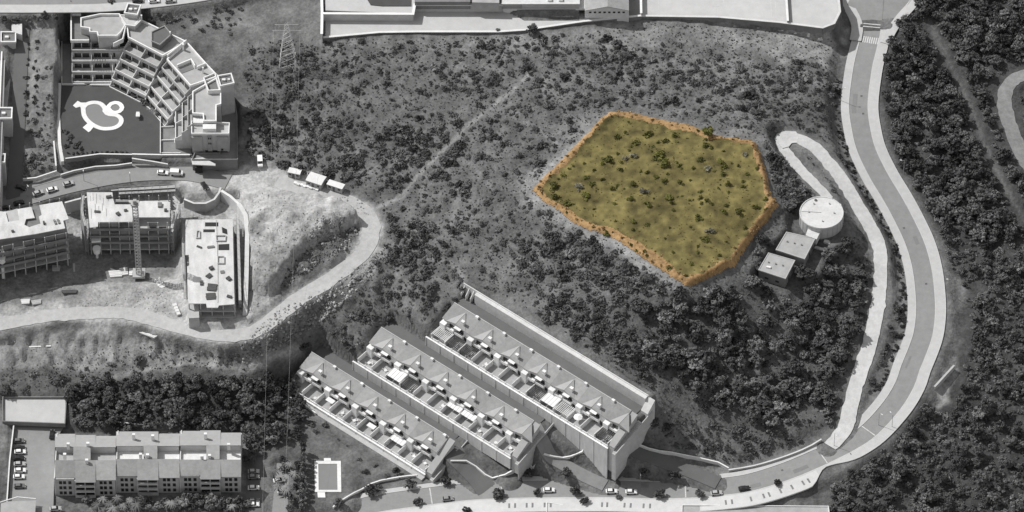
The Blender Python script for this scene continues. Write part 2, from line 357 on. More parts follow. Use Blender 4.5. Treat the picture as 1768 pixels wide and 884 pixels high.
def ribbon(name, path, o1, o2, m, dz=0.0, thick=0.0, jit=0.0, rows=1, parent=None):
    n = len(path); r = np.random.default_rng(len(name)*7+n)
    o1 = np.asarray(o1)*np.ones(n); o2 = np.asarray(o2)*np.ones(n)
    if jit:
        jx = np.cumsum(r.normal(0, jit, n)); jx -= np.linspace(jx[0], jx[-1], n); o1 = o1-np.abs(np.clip(jx, -4*jit, 4*jit))*0.6+r.normal(0, jit*.5, n); o2 = o2+r.normal(0, jit*.7, n)
    mb = MB(); lines = [offs(path, o1+(o2-o1)*k/rows) for k in range(rows+1)]
    vs = []
    for k, l in enumerate(lines):
        vs += [(p[0], p[1], p[2]+dz) for p in l]
    fs = [(k*n+i, (k+1)*n+i, (k+1)*n+i+1, k*n+i+1) for k in range(rows) for i in range(n-1)]
    fs = [f[::-1] for f in fs]
    if thick:
        b = len(vs); vs += [(p[0], p[1], p[2]+dz-thick) for p in lines[0]]; c = len(vs); vs += [(p[0], p[1], p[2]+dz-thick) for p in lines[-1]]
        fs += [(i, i+1, b+i+1, b+i) for i in range(n-1)]+[(rows*n+i+1, rows*n+i, c+i, c+i+1) for i in range(n-1)]
    if (np.mean(o2) < np.mean(o1)): fs = [f[::-1] for f in fs]
    mb.add(vs, fs)
    # orient upwards
    a, b, c = (np.array(mb.v[i]) for i in mb.f[0][:3])
    if np.cross(b-a, c-a)[2] < 0: mb.f = [f[::-1] for f in mb.f]
    return mb.build(name, m, parent)
def road_path(P, step=2.0): return catmull([at(*p) for p in P], step)
def ground_path(P, step=1.5):                               # lies on the ground as it is
    q = catmull([G(*p[:2]) for p in P], step); q[:, 2] = [gz(x, y) for x, y in q[:, :2]]; return q

# ---- main road
ROAD = road_path([(1530,-60,32.8),(1512,-20,32),(1508,20,31),(1503,60,30),(1497,85,29.5),(1489,120,28.7),(1482,180,27),(1487,225,25.8),(1497,262,24.6),(1518,305,23),(1541,343,21.7),(1563,384,20.4),(1581,424,19.1),(1592,465,17.9),(1597,506,16.7),(1598,540,15.8),(1594,575,14.8),(1585,603,14),(1572,635,13.2),(1562,664,12.4),(1540,700,11.4),(1502,742,10),(1465,767,9.2),(1430,783,8.4),(1362,812,7.2),(1299,832,6.2),(1249,840,5.4),(1187,845,4.7),(1124,846,4.0),(1060,844,3.4),(1000,844,2.7),(900,845,1.7),(809,849,0.8),(709,861,-.2),(635,873,-1),(590,890,-1.6),(550,915,-2.3)])
RU, RV = proj(ROAD[:, 0], ROAD[:, 1], ROAD[:, 2])
low = smooth01((1470-RU)/60)*(RV > 600)                     # 1 along the bottom street
top = smooth01((95-RV)/70)                                  # the junction fans out
RHW = 3.6+0.6*low
RW_IN = 3.0*(1-low)+1.9*low                                 # pavement width on the inside of the bend
RW_OUT = 3.9*(1-low)+(0.8+5.9*smooth01((1415-RU)/40))*low
carve(ROAD, 8.2, 5.0, 0.3)
JUNC = [at(1459,-30,31.6), at(1463,8,31.3), at(1487,45,30.4), at(1536,46,30.3), at(1569,6,31.4), at(1600,-40,32.2)]
pad(JUNC, 31.0, 4.0, 0.35)
def pxpoly_(P, h): return [at(u, v, h) for u, v in P]
# ---- hairpin track to the water tank
TRACK = road_path([(1432,770,8.9),(1447,753,9.6),(1459,735,10.4),(1466,705,11.7),(1478,660,13.4),(1489,625,14.8),(1498,600,15.8),(1507,561,17.3),(1516,520,18.8),(1520,470,20.6),(1518,432,22),(1508,404,23.2),(1480,355,25.6),(1453,310,27.9),(1419,268,29.8),(1400,251,30.6),(1380,240,31.15),(1368,236,31.2)], 1.5)
TRACK2 = road_path([(1347,240,31.2),(1355,258,30.9),(1374,282,30.3),(1394,304,29.7),(1412,322,29.2),(1432,344,28.8)], 1.5)
LOOP = pxpoly_([(1337,240),(1341,231),(1356,226),(1374,227),(1379,234),(1377,246),(1367,247),(1362,253),(1351,256)], 31.2)
pad(LOOP, 31.2, 3.0, 0.15)
carve(TRACK, 3.2, 3.0, 0.2); carve(TRACK2, 2.4, 3.0, 0.2)
# ---- streets and yards of the upper and lower corner
STREET = road_path([(-60,372,21.4),(0,352,22.2),(40,340,22.8),(90,325,23.6),(140,313,24.2),(200,302,24.8),(260,296,25.1),(330,297,25.3),(395,312,25.6)])
carve(STREET, 6.5, 3.0, 0.25)
SIDEST = road_path([(22,345,22.4),(26,300,24.6),(30,240,28),(33,170,32),(37,90,36.5),(40,40,39.5)])
carve(SIDEST, 3.4, 2.0, 0.2)
TOPST = road_path([(-60,5,44.3),(100,5,44),(200,2,43.8),(330,-12,43.6),(480,-40,43.5)])
carve(TOPST, 5.5, 3.0, 0.25)
DIRT = road_path([(420,318,26.0),(470,308,26.3),(520,322,26.4),(570,338,26.3),(612,352,26.2),(638,375,26.1),(643,402,26),(630,432,25.6),(600,462,24.6),(560,490,23.4),(520,515,22.5),(480,545,21.7),(445,570,21),(405,580,20.5),(360,577,20.1),(310,566,19.8),(260,551,19.4),(215,541,19),(150,541,18),(80,546,17.2),(0,560,16.4),(-60,572,15.8)], 2.0)
DU, DV = proj(DIRT[:, 0], DIRT[:, 1], DIRT[:, 2])
carve(DIRT, 3.2, 3.0, 0.1)
def pxpoly(P, h): return [at(u, v, h) for u, v in P]
LAWN = pxpoly([(101,140),(125,137),(158,150),(207,150),(222,155),(248,180),(275,205),(276,268),(232,268),(172,266),(112,273),(98,240)], 28.0)
pad(LAWN, 28.0, 1.0, 0.0)
COMPLEX = pxpoly([(108,150),(104,75),(120,60),(245,60),(330,120),(372,160),(412,190),(412,275),(280,275),(277,200),(222,150)], 28.0)
pad(COMPLEX, 28.0, 1.0, 0.3)
PADS = [(pxpoly([(-20,500),(-20,410),(100,370),(165,360),(310,355),(312,480),(240,485),(120,490)], 17.5), 17.5, 3.0),
        (pxpoly([(310,352),(412,345),(424,400),(424,545),(380,560),(330,554),(315,500)], 21.6), 21.6, 2.0),
        (pxpoly([(5,688),(115,688),(112,734),(5,730)], 5.6), 5.6, 1.0),
        (pxpoly([(22,734),(112,734),(95,760),(92,884),(60,900),(15,884)], 3.6), 3.4, 2.0),
        (pxpoly([(90,745),(420,745),(425,880),(90,880)], 2.6), 2.4, 2.0),
        (pxpoly([(425,790),(455,790),(456,900),(425,900)], 1.8), 1.8, 2.0),
        (pxpoly([(478,800),(500,800),(496,900),(468,900)], 1.0), 1.0, 2.0)]
for P_, h_, b_ in PADS: pad(P_, h_, b_, 0.0)
POOL2 = pxpoly([(536,788),(600,788),(602,866),(540,866)], 0.9); pad(POOL2, 0.9, 6.0, 0.0)
EDGE = catmull([G(*q) for q in ((1800,122),(1768,130),(1745,142),(1735,165),(1738,195),(1750,232),(1766,270),(1790,300))], 1.5)
EDGE[:, 2] = blur(EDGE[:, 2][None].repeat(3, 0), 12)[1]; carve(EDGE, 3.2, 3.0, 0.12)
# ---- school terraces along the top edge
YARD_LOW = pxpoly([(562,64),(562,20),(710,30),(716,14),(868,14),(905,36),(1002,36),(1002,37),(900,53),(860,56),(720,56),(655,57)], 39.2)
YARD_UP = pxpoly([(562,18),(562,-60),(1010,-60),(1010,15),(868,16),(868,8),(718,8),(712,24)], 42.0)
COURT = pxpoly([(1108,28),(1108,-60),(1425,-60),(1447,-5),(1450,22),(1440,42),(1420,49),(1360,40),(1240,30)], 38.6)
HALLY = pxpoly([(1000,36),(1000,-40),(1110,-40),(1106,28)], 38.8)
pad(YARD_UP, 42.0, 1.5, 0.2); pad(YARD_LOW, 39.2, 1.0, 0.2); pad(HALLY, 38.8, 1.0, 0.2); pad(COURT, 38.6, 1.2, 0.2)
# ---- terraces of the three house rows
A3, A2, A1 = 24.9, 15.7, 6.5
def rowframe(p0, p1, h):
    a = np.array(at(p0[0], p0[1], h)); b = np.array(at(p1[0], p1[1], h)); d = (b-a)[:2]; L = float(np.linalg.norm(d)); d /= L
    return a[:2], d, np.array((d[1], -d[0])), L
ROWS = [(rowframe((537,609), (774,756), A1+3.5), A1, 10), (rowframe((657,566), (921,728), A2+3.5), A2, 11), (rowframe((783.5,523.6), (1089,710.4), A3+3.5), A3, 13)]
def rp(row, x, y):                                          # row frame to plan: x along the row, y down the slope
    (o, d, n, L), a, k = ROWS[row]; q = o+d*x+n*y; return (float(q[0]), float(q[1]))
for r, ((o, d, n, L), a, k) in enumerate(ROWS): pad([rp(r, -2.5, -1), rp(r, L+2, -1), rp(r, L+2, 11.3), rp(r, -2.5, 11.3)], a-4.7, 1.5, 0.6)
pad([rp(2, -2.5, -9.6), rp(2, L+2, -9.6), rp(2, L+2, -11), rp(2, -2.5, -11)], A3+5.0, 2.5)
for r, ((o, d, n, L), a, k) in enumerate(ROWS): pad([rp(r, -1.5, -8.3), rp(r, L+3, -8.3), rp(r, L+3, 0), rp(r, -1.5, 0)], a, 1.0 if r < 2 else .6, 0.25)
def inrow(row, p): (o, d, n, L), a, k = ROWS[row]; q = np.array(p[:2])-o; return float(q@d), float(q@n)
for r_ in range(2):
    L_ = ROWS[r_][0][3]; a_ = ROWS[r_][1]; carve(np.array([(*rp(r_, L_+6.2, y_), a_-.1-max(0, y_)*.37) for y_ in np.linspace(-7, 1.0, 10)]), 1.5, 3.0, 0.0)
XE = inrow(2, rp(1, ROWS[1][0][3]+3, -7))[0]; L3_ = ROWS[2][0][3]
carve(np.array([(*rp(2, XE+t*(L3_+2-XE), 15.6), 15.2-9.6*t) for t in np.linspace(0, 1, 20)]), 2.4, 3.0, 0.0)
XE1 = inrow(1, rp(0, ROWS[0][0][3]+3, -7))[0]; L2_ = ROWS[1][0][3]
carve(np.array([(*rp(1, XE1+t*(L2_+2-XE1), 15.6), 6.2-3.4*t) for t in np.linspace(0, 1, 20)]), 2.4, 3.0, 0.0)
carve(np.array([(*rp(0, t*(ROWS[0][0][3]+1), 15.6), -0.1+0.6*(1-t)) for t in np.linspace(0, 1, 20)]), 2.2, 4.0, 0.0)
# ---- tank terrace
TANKC = at(1418.5, 375, 34.0)
pad([(TANKC[0]+11*cos(t), TANKC[1]+11*sin(t)) for t in np.linspace(0, 2*pi, 20)[:-1]], 28.6, 3.0, 0.0)
pad(pxpoly([(1335,440),(1370,408),(1425,425),(1415,470),(1395,475)], 27.2), 27.0, 2.5); pad(pxpoly([(1305,485),(1330,455),(1375,470),(1360,505)], 26.0), 26.0, 2.5)
PLOT_PX = [(919,330),(945,300),(975,272),(1005,240),(1035,210),(1052,196),(1075,193),(1110,200),(1150,209),(1200,219),(1240,233),(1280,238),(1304,242),(1316,270),(1326,305),(1332,335),(1345,352),(1330,372),(1310,395),(1285,430),(1268,457),(1240,470),(1215,484),(1185,497),(1160,480),(1135,462),(1105,443),(1080,425),(1050,408),(1020,398),(990,385),(965,365),(940,350)]
PLOT = [G(u, v, 0, gz0) for u, v in PLOT_PX]
sd = segdist(GX, GY, PLOT, True)*np.where(inpoly(GX, GY, PLOT), 1, -1)
NZ = NZ*(1-0.5*smooth01((sd+1)/3))
su, sv = proj(GX, GY, H)
site = smooth01((su-405)/15)*smooth01((660-su)/10)*smooth01((sv-330)/15)*smooth01((600-sv)/15)+smooth01((400-su)/10)*smooth01((sv-555)/12)*smooth01((650-sv)/15)
H += site*(2.2*np.abs(vnoise(H.shape, 6, RNG))+2.2*np.abs(vnoise(H.shape, 2.7, RNG))+3.0*vnoise(H.shape, 14, RNG))*smooth01((WILD-0.3)/0.5)
def n1d(s, cell, seed):
    r_ = np.random.default_rng(seed).random(600)*2-1; q = s/cell+200; i = np.clip(q.astype(int), 0, 598); f = q-i; f = f*f*(3-2*f); return r_[i]*(1-f)+r_[i+1]*f
TL = [G(u, v, 0, gz) for u, v in ((470,515),(484,496),(505,468),(532,438),(566,414),(598,399),(622,389))]; UPP = TL+[G(u, v, 0, gz) for u, v in ((640,366),(560,345),(480,330),(430,400),(440,500))]
dT = segdist(GX, GY, TL)*np.where(inpoly(GX, GY, UPP), 1, -1); tv = np.array(TL[-1][:2])-np.array(TL[0][:2]); tv /= np.linalg.norm(tv); sT = GX*tv[0]+GY*tv[1]
wm = smooth01((WILD-0.2)/0.4); gul = np.abs(n1d(sT, 2.6, 4))+.6*np.abs(n1d(sT, 1.3, 5))
H += wm*4.6*smooth01((dT+.5-1.6*gul)/2.6)*(1-smooth01((dT-7)/20))
TL2 = [G(u, v, 0, gz) for u, v in ((430,398),(452,372),(478,362),(505,372))]; d2 = segdist(GX, GY, TL2); H += wm*2.4*np.exp(-(d2/3.2)**2)*(1+.5*n1d(sT, 2.2, 6))
su2, sv2 = proj(GX, GY, H); bk = smooth01((sv2-578)/10)*smooth01((640-sv2)/18)*smooth01((440-su2)/20); H -= wm*bk*(1.9*np.abs(n1d(GX+.35*GY, 3.4, 8))+1.0*np.abs(n1d(GX-.2*GY, 1.7, 9)))
H += NZ*smooth01((WILD-0.3)/0.5)
rim = np.exp(-((sd-1.6)/1.5)**2)
H += 1.05*rim-1.3*smooth01((2.0-sd)/2.5)*smooth01((sd+9)/8)*smooth01((GX-at(1190,490,37)[0])/12)
PLOTW = smooth01((sd+0.6)/1.2)
DRV1 = road_path([(842,848,1.0),(826,826,2.0),(806,806,3.6),(788,788,5.6),(772,764,6.5)], 1.0)
DRV2 = road_path([(1045,838,3.7),(1010,822,4.9),(975,803,6.8),(952,788,9),(938,765,12.8),(922,735,15.7)], 1.0)
DRV3 = road_path([(1240,834,5.7),(1190,813,7.0),(1140,795,9.6),(1082,772,13.8)], 1.0)
for q_, w_ in ((DRV1, 4.2), (DRV2, 3.2), (DRV3, 3.6)): carve(q_, w_, 2.0, 0.2)
# ------------------------------------------------------------ the ground sheet and its surface colours
def stretch(a0, a1, n, far): return a0+(far-a0)*np.linspace(0, 1, n)**1.8 if a1 is None else None
lx = X0-(1400*np.linspace(1, 0, 16)[:-1]**2.0)-1e-3; rx = X1+1400*np.linspace(0, 1, 16)[1:]**2.0
ly = Y0-(1400*np.linspace(1, 0, 16)[:-1]**2.0)-1e-3; ry = Y1+1900*np.linspace(0, 1, 16)[1:]**2.0
ax = np.concatenate([lx, gx, rx]); ay = np.concatenate([ly, gy, ry]); nl = len(lx); nb = len(ly)
HF = np.pad(H, ((nb, len(ry)), (nl, len(rx))), mode='edge')
AX, AY = np.meshgrid(ax, ay); UU, VV = proj(AX, AY, HF)
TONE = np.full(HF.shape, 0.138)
def pn(scale, seed):                                        # plan noise on the sheet
    r = np.random.default_rng(seed); return np.pad(vnoise(H.shape, scale, r), ((nb, len(ry)), (nl, len(rx))), mode='edge')
N6, N15, N3 = pn(6, 1), pn(15, 2), pn(3, 3)
def zone(P, tone, soft=6.0, k=1.0, wob=1.0):                # a patch of other soil or of painted shade, outline in photo points, soft edge in metres
    global TONE
    w = [G(u, v) for u, v in P]
    x0 = min(p[0] for p in w)-soft; x1 = max(p[0] for p in w)+soft; y0 = min(p[1] for p in w)-soft; y1 = max(p[1] for p in w)+soft
    c, d = np.searchsorted(ay, (y0, y1)); a, b = np.searchsorted(ax, (x0, x1)); sl = np.s_[c:d, a:b]
    X, Y = AX[sl], AY[sl]; s = segdist(X, Y, w, True)*np.where(inpoly(X, Y, w), 1, -1)+wob*soft*(N6[sl]+0.8*N3[sl])
    q = k*smooth01(s/soft+0.5); TONE[sl] = TONE[sl]*(1-q)+tone*q
def trail(P, tone, hw, soft=1.5, k=0.9):
    global TONE
    w = catmull([G(u, v) for u, v in P], 2.0)
    x0, x1, y0, y1 = w[:, 0].min()-8, w[:, 0].max()+8, w[:, 1].min()-8, w[:, 1].max()+8
    c, d = np.searchsorted(ay, (y0, y1)); a, b = np.searchsorted(ax, (x0, x1)); sl = np.s_[c:d, a:b]
    s = segdist(AX[sl], AY[sl], w)+1.8*N3[sl]+0.9*N6[sl]; q = k*(1-smooth01((s-hw)/soft+0.3)); TONE[sl] = TONE[sl]*(1-q)+tone*q
TONE *= 1+0.35*N15+0.45*N6
# forests and thicket floors
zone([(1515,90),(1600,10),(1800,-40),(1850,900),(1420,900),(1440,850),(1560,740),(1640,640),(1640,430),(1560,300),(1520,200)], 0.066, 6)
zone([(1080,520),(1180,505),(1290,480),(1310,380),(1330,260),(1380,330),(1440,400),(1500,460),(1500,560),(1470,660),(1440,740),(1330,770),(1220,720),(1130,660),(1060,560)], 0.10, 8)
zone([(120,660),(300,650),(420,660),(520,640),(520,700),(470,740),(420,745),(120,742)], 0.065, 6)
# pale dry grass by the school and the verge
zone([(560,68),(720,62),(900,62),(1020,45),(1110,36),(1240,40),(1350,50),(1425,60),(1455,75),(1462,110),(1420,115),(1330,95),(1200,72),(1000,80),(800,84),(600,84)], 0.20, 6, 0.85)
zone([(1280,60),(1440,60),(1462,100),(1420,110),(1330,92)], 0.26, 6, 0.8)
zone([(1450,40),(1470,45),(1464,90),(1450,90)], 0.24, 3, 0.8)
zone([(440,20),(560,10),(560,70),(480,60)], 0.14, 6, 0.8)
zone([(50,60),(110,30),(110,120),(95,270),(50,300),(46,160)], 0.19, 5, 0.9)
zone([(420,120),(700,110),(900,160),(820,230),(620,210),(440,190)], 0.125, 10, 0.6)
zone([(700,240),(830,190),(900,230),(920,330),(800,370),(720,330)], 0.14, 10, 0.6)
zone([(640,440),(760,440),(880,500),(780,520),(700,560),(600,560)], 0.125, 10, 0.5)
zone([(1100,600),(1250,590),(1290,610),(1200,625),(1110,615)], 0.13, 5, 0.6)
# bare earth of the building site, one patch carrying painted shade
zone([(-40,380),(140,345),(300,335),(330,300),(420,290),(470,285),(540,305),(610,340),(655,365),(665,405),(645,445),(590,490),(540,525),(490,560),(440,592),(390,602),(330,592),(250,566),(120,556),(-40,575)], 0.36, 3, 1, 0.7)
zone([(420,330),(500,340),(560,390),(540,430),(470,480),(430,540),(420,450)], 0.30, 6, 0.9)
zone([(500,470),(530,430),(570,400),(625,385),(615,420),(560,465),(510,500),(478,508)], 0.11, 4, 1.0)
zone([(545,375),(600,372),(590,408),(540,410)], 0.45, 4, 0.8)
zone([(500,470),(530,432),(560,412),(600,398),(622,392),(615,420),(560,465),(510,500),(478,508)], 0.12, 3, 0.9)
zone([(470,520),(520,525),(590,480),(640,440),(660,430),(640,480),(560,540),(500,590),(430,625),(400,615)], 0.20, 5, 0.9)
zone([(240,585),(330,592),(400,602),(480,560),(470,600),(420,632),(330,630),(250,628),(200,610)], 0.27, 5, 0.9)
zone([(-40,582),(130,566),(250,580),(230,620),(150,640),(-40,640)], 0.25, 6, 0.9)
zone([(120,500),(180,470),(290,500),(300,545),(200,530),(110,540)], 0.30, 5, 0.8)
zone([(0,640),(120,640),(240,625),(260,650),(120,680),(-20,690)], 0.11, 6, 0.8)
zone([(-30,440),(120,432),(160,425),(308,420),(314,465),(285,480),(240,488),(180,482),(140,515),(-30,540)], 0.17, 4, 0.9)  # shade beside the unfinished blocks painted into the ground as a darker tone
zone([(420,330),(470,335),(500,360),(480,400),(440,390)], 0.42, 4, 0.7)
zone([(440,440),(470,430),(480,480),(450,520),(435,500)], 0.22, 4, 0.8)
# gardens by the lower pool
zone([(520,690),(560,690),(640,750),(715,815),(700,822),(620,835),(560,870),(530,880),(536,780),(520,740)], 0.125, 4, 0.9)
zone([(560,690),(600,720),(720,812),(715,820),(640,775),(570,715)], 0.21, 3, 0.9)
zone([(1130,735),(1230,740),(1330,748),(1400,752),(1330,775),(1250,790),(1180,780)], 0.15, 6, 0.7)
zone([(1635,470),(1660,480),(1655,560),(1650,640),(1625,690),(1610,690),(1640,620),(1630,560)], 0.17, 3, 0.9)
zone([(1620,655),(1650,640),(1640,690),(1622,700)], 0.26, 2, 0.9)
# worn paths
trail([(650,358),(690,342),(720,305),(760,265),(800,225),(835,195),(880,160),(915,130)], 0.27, 0.5, 1.0)
trail([(660,415),(720,440),(780,455),(800,480)], 0.2, 0.5)
trail([(770,270),(815,285),(850,330)], 0.2, 0.3); trail([(1100,605),(1180,612),(1260,590),(1330,560)], 0.16, 0.8)
trail([(895,205),(930,225),(965,250)], 0.2, 0.3); trail([(890,365),(850,372),(800,376),(770,395)], 0.2, 0.4)
trail([(240,640),(330,622),(420,640),(520,605)], 0.27, 0.9); trail([(130,675),(200,650),(250,636)], 0.25, 0.7)
trail([(1605,40),(1640,110),(1670,170),(1700,250),(1740,330),(1768,380)], 0.125, .8, 1.0, .8)
# light worn band round the fenced plot
band = np.pad(sd, ((nb, len(ry)), (nl, len(rx))), mode='edge')
pu = smooth01((1210-UU)/60)*smooth01((VV-215)/80)
q = smooth01((band+7+4*N6)/4)*(band < 3)*(0.25+0.75*pu)*0.8; TONE = TONE*(1-q)+0.27*q
wild = np.pad(WILD, ((nb, len(ry)), (nl, len(rx))), mode='edge')
TONE = np.clip(TONE*(1+0.5*N3), 0.02, 0.7)
ny, nx = HF.shape; idx = np.arange(ny*nx).reshape(ny, nx)
quads = np.stack([idx[:-1, :-1], idx[:-1, 1:], idx[1:, 1:], idx[1:, :-1]], -1).reshape(-1, 4)
# the plot is a sheet of its own, so the ground gives way beneath it
core = np.pad(PLOTW, ((nb, len(ry)), (nl, len(rx))), mode='edge')
HG = HF-0.35*smooth01((core-0.5)/0.4)
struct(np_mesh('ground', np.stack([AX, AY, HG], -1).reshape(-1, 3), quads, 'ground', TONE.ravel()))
# ---- the coloured plot: grass sheet and the dry bank round it
gyi, gxi = np.where(sd > -0.2); x0i, x1i, y0i, y1i = gxi.min()-1, gxi.max()+2, gyi.min()-1, gyi.max()+2
fx = np.arange(gx[x0i], gx[x1i], 0.5); fy = np.arange(gy[y0i], gy[y1i], 0.5); PX, PY = np.meshgrid(fx, fy)
fsd = segdist(PX, PY, PLOT, True)*np.where(inpoly(PX, PY, PLOT), 1, -1)
def gzv(x, y):
    i = np.clip(x-X0, 0, len(gx)-1.001); j = np.clip(y-Y0, 0, len(gy)-1.001); a = i.astype(int); b = j.astype(int); fi = i-a; fj = j-b
    return (H[b, a]*(1-fi)+H[b, a+1]*fi)*(1-fj)+(H[b+1, a]*(1-fi)+H[b+1, a+1]*fi)*fj
PZ = gzv(PX, PY)
fn = vnoise(PX.shape, 7, RNG); fn2 = vnoise(PX.shape, 3.1, RNG)
pu_, pv_ = proj(PX, PY, PZ)
cen = np.hypot((pu_-1110)/210, (pv_-330)/150)
def sheet(name, mask, dz, m, tone=None):
    cellm = mask[:-1, :-1] & mask[1:, :-1] & mask[:-1, 1:] & mask[1:, 1:]
    ii = np.arange(PX.size).reshape(PX.shape); q = np.stack([ii[:-1, :-1], ii[:-1, 1:], ii[1:, 1:], ii[1:, :-1]], -1)[cellm]
    used = np.unique(q); re = np.zeros(PX.size, int); re[used] = np.arange(len(used))
    V = np.stack([PX, PY, PZ+dz], -1).reshape(-1, 3)[used]
    return struct(np_mesh(name, V, re[q], m, None if tone is None else tone.ravel()[used]))
rimw = 2.8+1.6*smooth01((pv_-360)/60)*smooth01((1190-pu_)/60)+2.2*fn+0.8*smooth01((300-pv_)/60)*smooth01((pu_-1060)/60)
ptone = (0.116+0.05*smooth01(cen-0.6))*(1+0.7*fn+0.6*fn2)
sheet('plot_grass', fsd > rimw-0.9, 0.02, 'plot', ptone)
sheet('plot_bank', (fsd > -0.35+0.5*fn2) & (fsd < rimw), 0.05, 'plot_rim')

# ------------------------------------------------------------ roads, pavements, markings
asph = struct(ribbon('main_road', ROAD, -RHW, RHW, 'asphalt', 0.0, 0.3, rows=2))
mb = MB(); mb.prism([(p[0], p[1]) for p in JUNC], 30.2, [p[2]+0.02 for p in JUNC]); struct(mb.build('road_junction', 'asphalt'))
# inside of the bend = picture side towards the hill = left of travel reversed, so pick by sign
tvec = np.gradient(ROAD[:, :2], axis=0); SGN = 1.0 if (-tvec[60, 1]*1) < 0 else -1.0
insd = -1.0                                                 # travelling down the picture the hill lies on the right hand
sel = RV > 38
R2 = ROAD[sel]; h2, wi, wo2 = RHW[sel], RW_IN[sel], RW_OUT[sel]
struct(ribbon('pavement', R2, insd*h2, insd*(h2+wi), 'pavement', 0.12, 0.6, rows=2))
struct(ribbon('pavement', R2, -insd*h2, -insd*(h2+wo2), 'pavement', 0.12, 0.6, rows=2))
struct(ribbon('kerb', R2, insd*(h2-0.12), insd*(h2+0.16), 'kerb', 0.135, 0.3)); struct(ribbon('kerb', R2, -insd*(h2-0.12), -insd*(h2+0.16), 'kerb', 0.135, 0.3))
struct(ribbon('kerb', R2, -insd*(h2+wo2-0.25), -insd*(h2+wo2+0.05), 'kerb', 0.15, 0.6))
prom = (RU < 1400) & (RV > 700) & (RU > 560); PR = ROAD[prom]
struct(ribbon('promenade', PR, -insd*(RHW[prom]+0.5), -insd*(RHW[prom]+np.minimum(RW_OUT[prom], 6.4)), 'promenade', 0.128, 0.3, rows=2))
for (j0, j1, side, w) in ((JUNC[0], JUNC[2], -1, 4.0), (JUNC[5], JUNC[3], 1, 4.5)):
    pass
jl = catmull([at(1432,-40,31.5), at(1452,-5,31.4), at(1470,20,31.0), at(1480,45,30.5), at(1477,70,30.1)], 2.0); struct(ribbon('pavement', jl, -2.2, 2.2, 'pavement', 0.1, 0.5))
jr = catmull([at(1610,-40,32.2), at(1580,2,31.4), at(1557,28,30.9), at(1541,50,30.4), at(1528,75,30.0)], 2.0); struct(ribbon('pavement', jr, -1.9, 1.9, 'pavement', 0.1, 0.5))
def near_road(u, v):
    i = int(np.argmin(np.hypot(RU-u, RV-v))); t = ROAD[min(i+1, len(ROAD)-1)]-ROAD[max(i-1, 0)]; t = t[:2]/np.linalg.norm(t[:2]); return ROAD[i], t, RHW[i]
def cross_mark(u, v, shift, width, k0=-0.92, k1=0.92, name='stop_line'):
    p, t, w = near_road(u, v); n = np.array((-t[1], t[0])); c = p[:2]+t*shift; mb = MB()
    a = c+n*w*k0; b = c+n*w*k1; q = [a-t*width/2, b-t*width/2, b+t*width/2, a+t*width/2]
    sl = (near_road(u, v-8)[0][2]-p[2])
    mb.hexa([(x[0], x[1], p[2]-0.1) for x in q], [(x[0], x[1], p[2]+(0.02 if v > 60 else .3)) for x in q]); return mb.build(name, 'paint', asph)
for (u, v) in ((1500,742),(1426,787),(1187,845),(1069,844),(871,847),(743,855),(1512,46)):
    cross_mark(u, v, -0.75, 0.42); cross_mark(u, v, 0.75, 0.42)
p, t, w = near_road(1503, 73); n = np.array((-t[1], t[0]))
for k in range(9):
    c = p[:2]+n*(-w+0.45+k*0.82); mb = MB(); q = [c-n*.22-t*1.6, c+n*.22-t*1.6, c+n*.22+t*1.6, c-n*.22+t*1.6]
    mb.hexa([(x[0], x[1], p[2]-0.3) for x in q], [(x[0], x[1], p[2]+0.03-((x-p[:2])@t)*0.07) for x in q]); mb.build('zebra_stripe', 'paint', asph)
# repairs and covers in the asphalt
pr_ = random.Random(9)
for k in range(16):
    i = pr_.randrange(20, len(ROAD)-20); p = ROAD[i]; t = ROAD[i+1]-ROAD[i-1]; t = t[:2]/np.linalg.norm(t[:2]); n = np.array((-t[1], t[0])); c = p[:2]+n*pr_.uniform(-.6, .6)*RHW[i]; L_ = pr_.uniform(.8, 3.2) if k % 2 else .4; w_ = pr_.uniform(.4, .9) if k % 2 else .4; sl = (ROAD[i+1, 2]-ROAD[i-1, 2])/np.linalg.norm(ROAD[i+1, :2]-ROAD[i-1, :2])
    q = [c-n*w_-t*L_, c+n*w_-t*L_, c+n*w_+t*L_, c-n*w_+t*L_]; zz = [p[2]+sl*s_ for s_ in (-L_, -L_, L_, L_)]
    mb = MB(); mb.hexa([(x[0], x[1], z-.1) for x, z in zip(q, zz)], [(x[0], x[1], z+.015) for x, z in zip(q, zz)]); mb.build('asphalt_patch' if k % 2 else 'manhole_cover', 'patch' if k % 2 else 'metal_dark', asph)
# paving strips along the promenade
PU = np.array([880,894,908,925,940,955,1040,1055,1080,1094,1110,1124,1250,1264,1290,1306,1318,1333,1356,1370,1384])
for u in PU:
    i = int(np.argmin(np.abs(RU-u)+(RV < 700)*1e4)); t = ROAD[i+1]-ROAD[i-1]; t = t[:2]/np.linalg.norm(t[:2]); n = np.array((-t[1], t[0]))*(-insd)
    c = ROAD[i, :2]+n*(RHW[i]+3.6); mb = MB(); q = [c-t*.35-n*1.1, c+t*.35-n*1.1, c+t*.35+n*1.1, c-t*.35+n*1.1]
    mb.hexa([(x[0], x[1], ROAD[i, 2]-.1) for x in q], [(x[0], x[1], ROAD[i, 2]+0.17) for x in q]); o = mb.build('paving_strip', 'concrete_dark', asph)
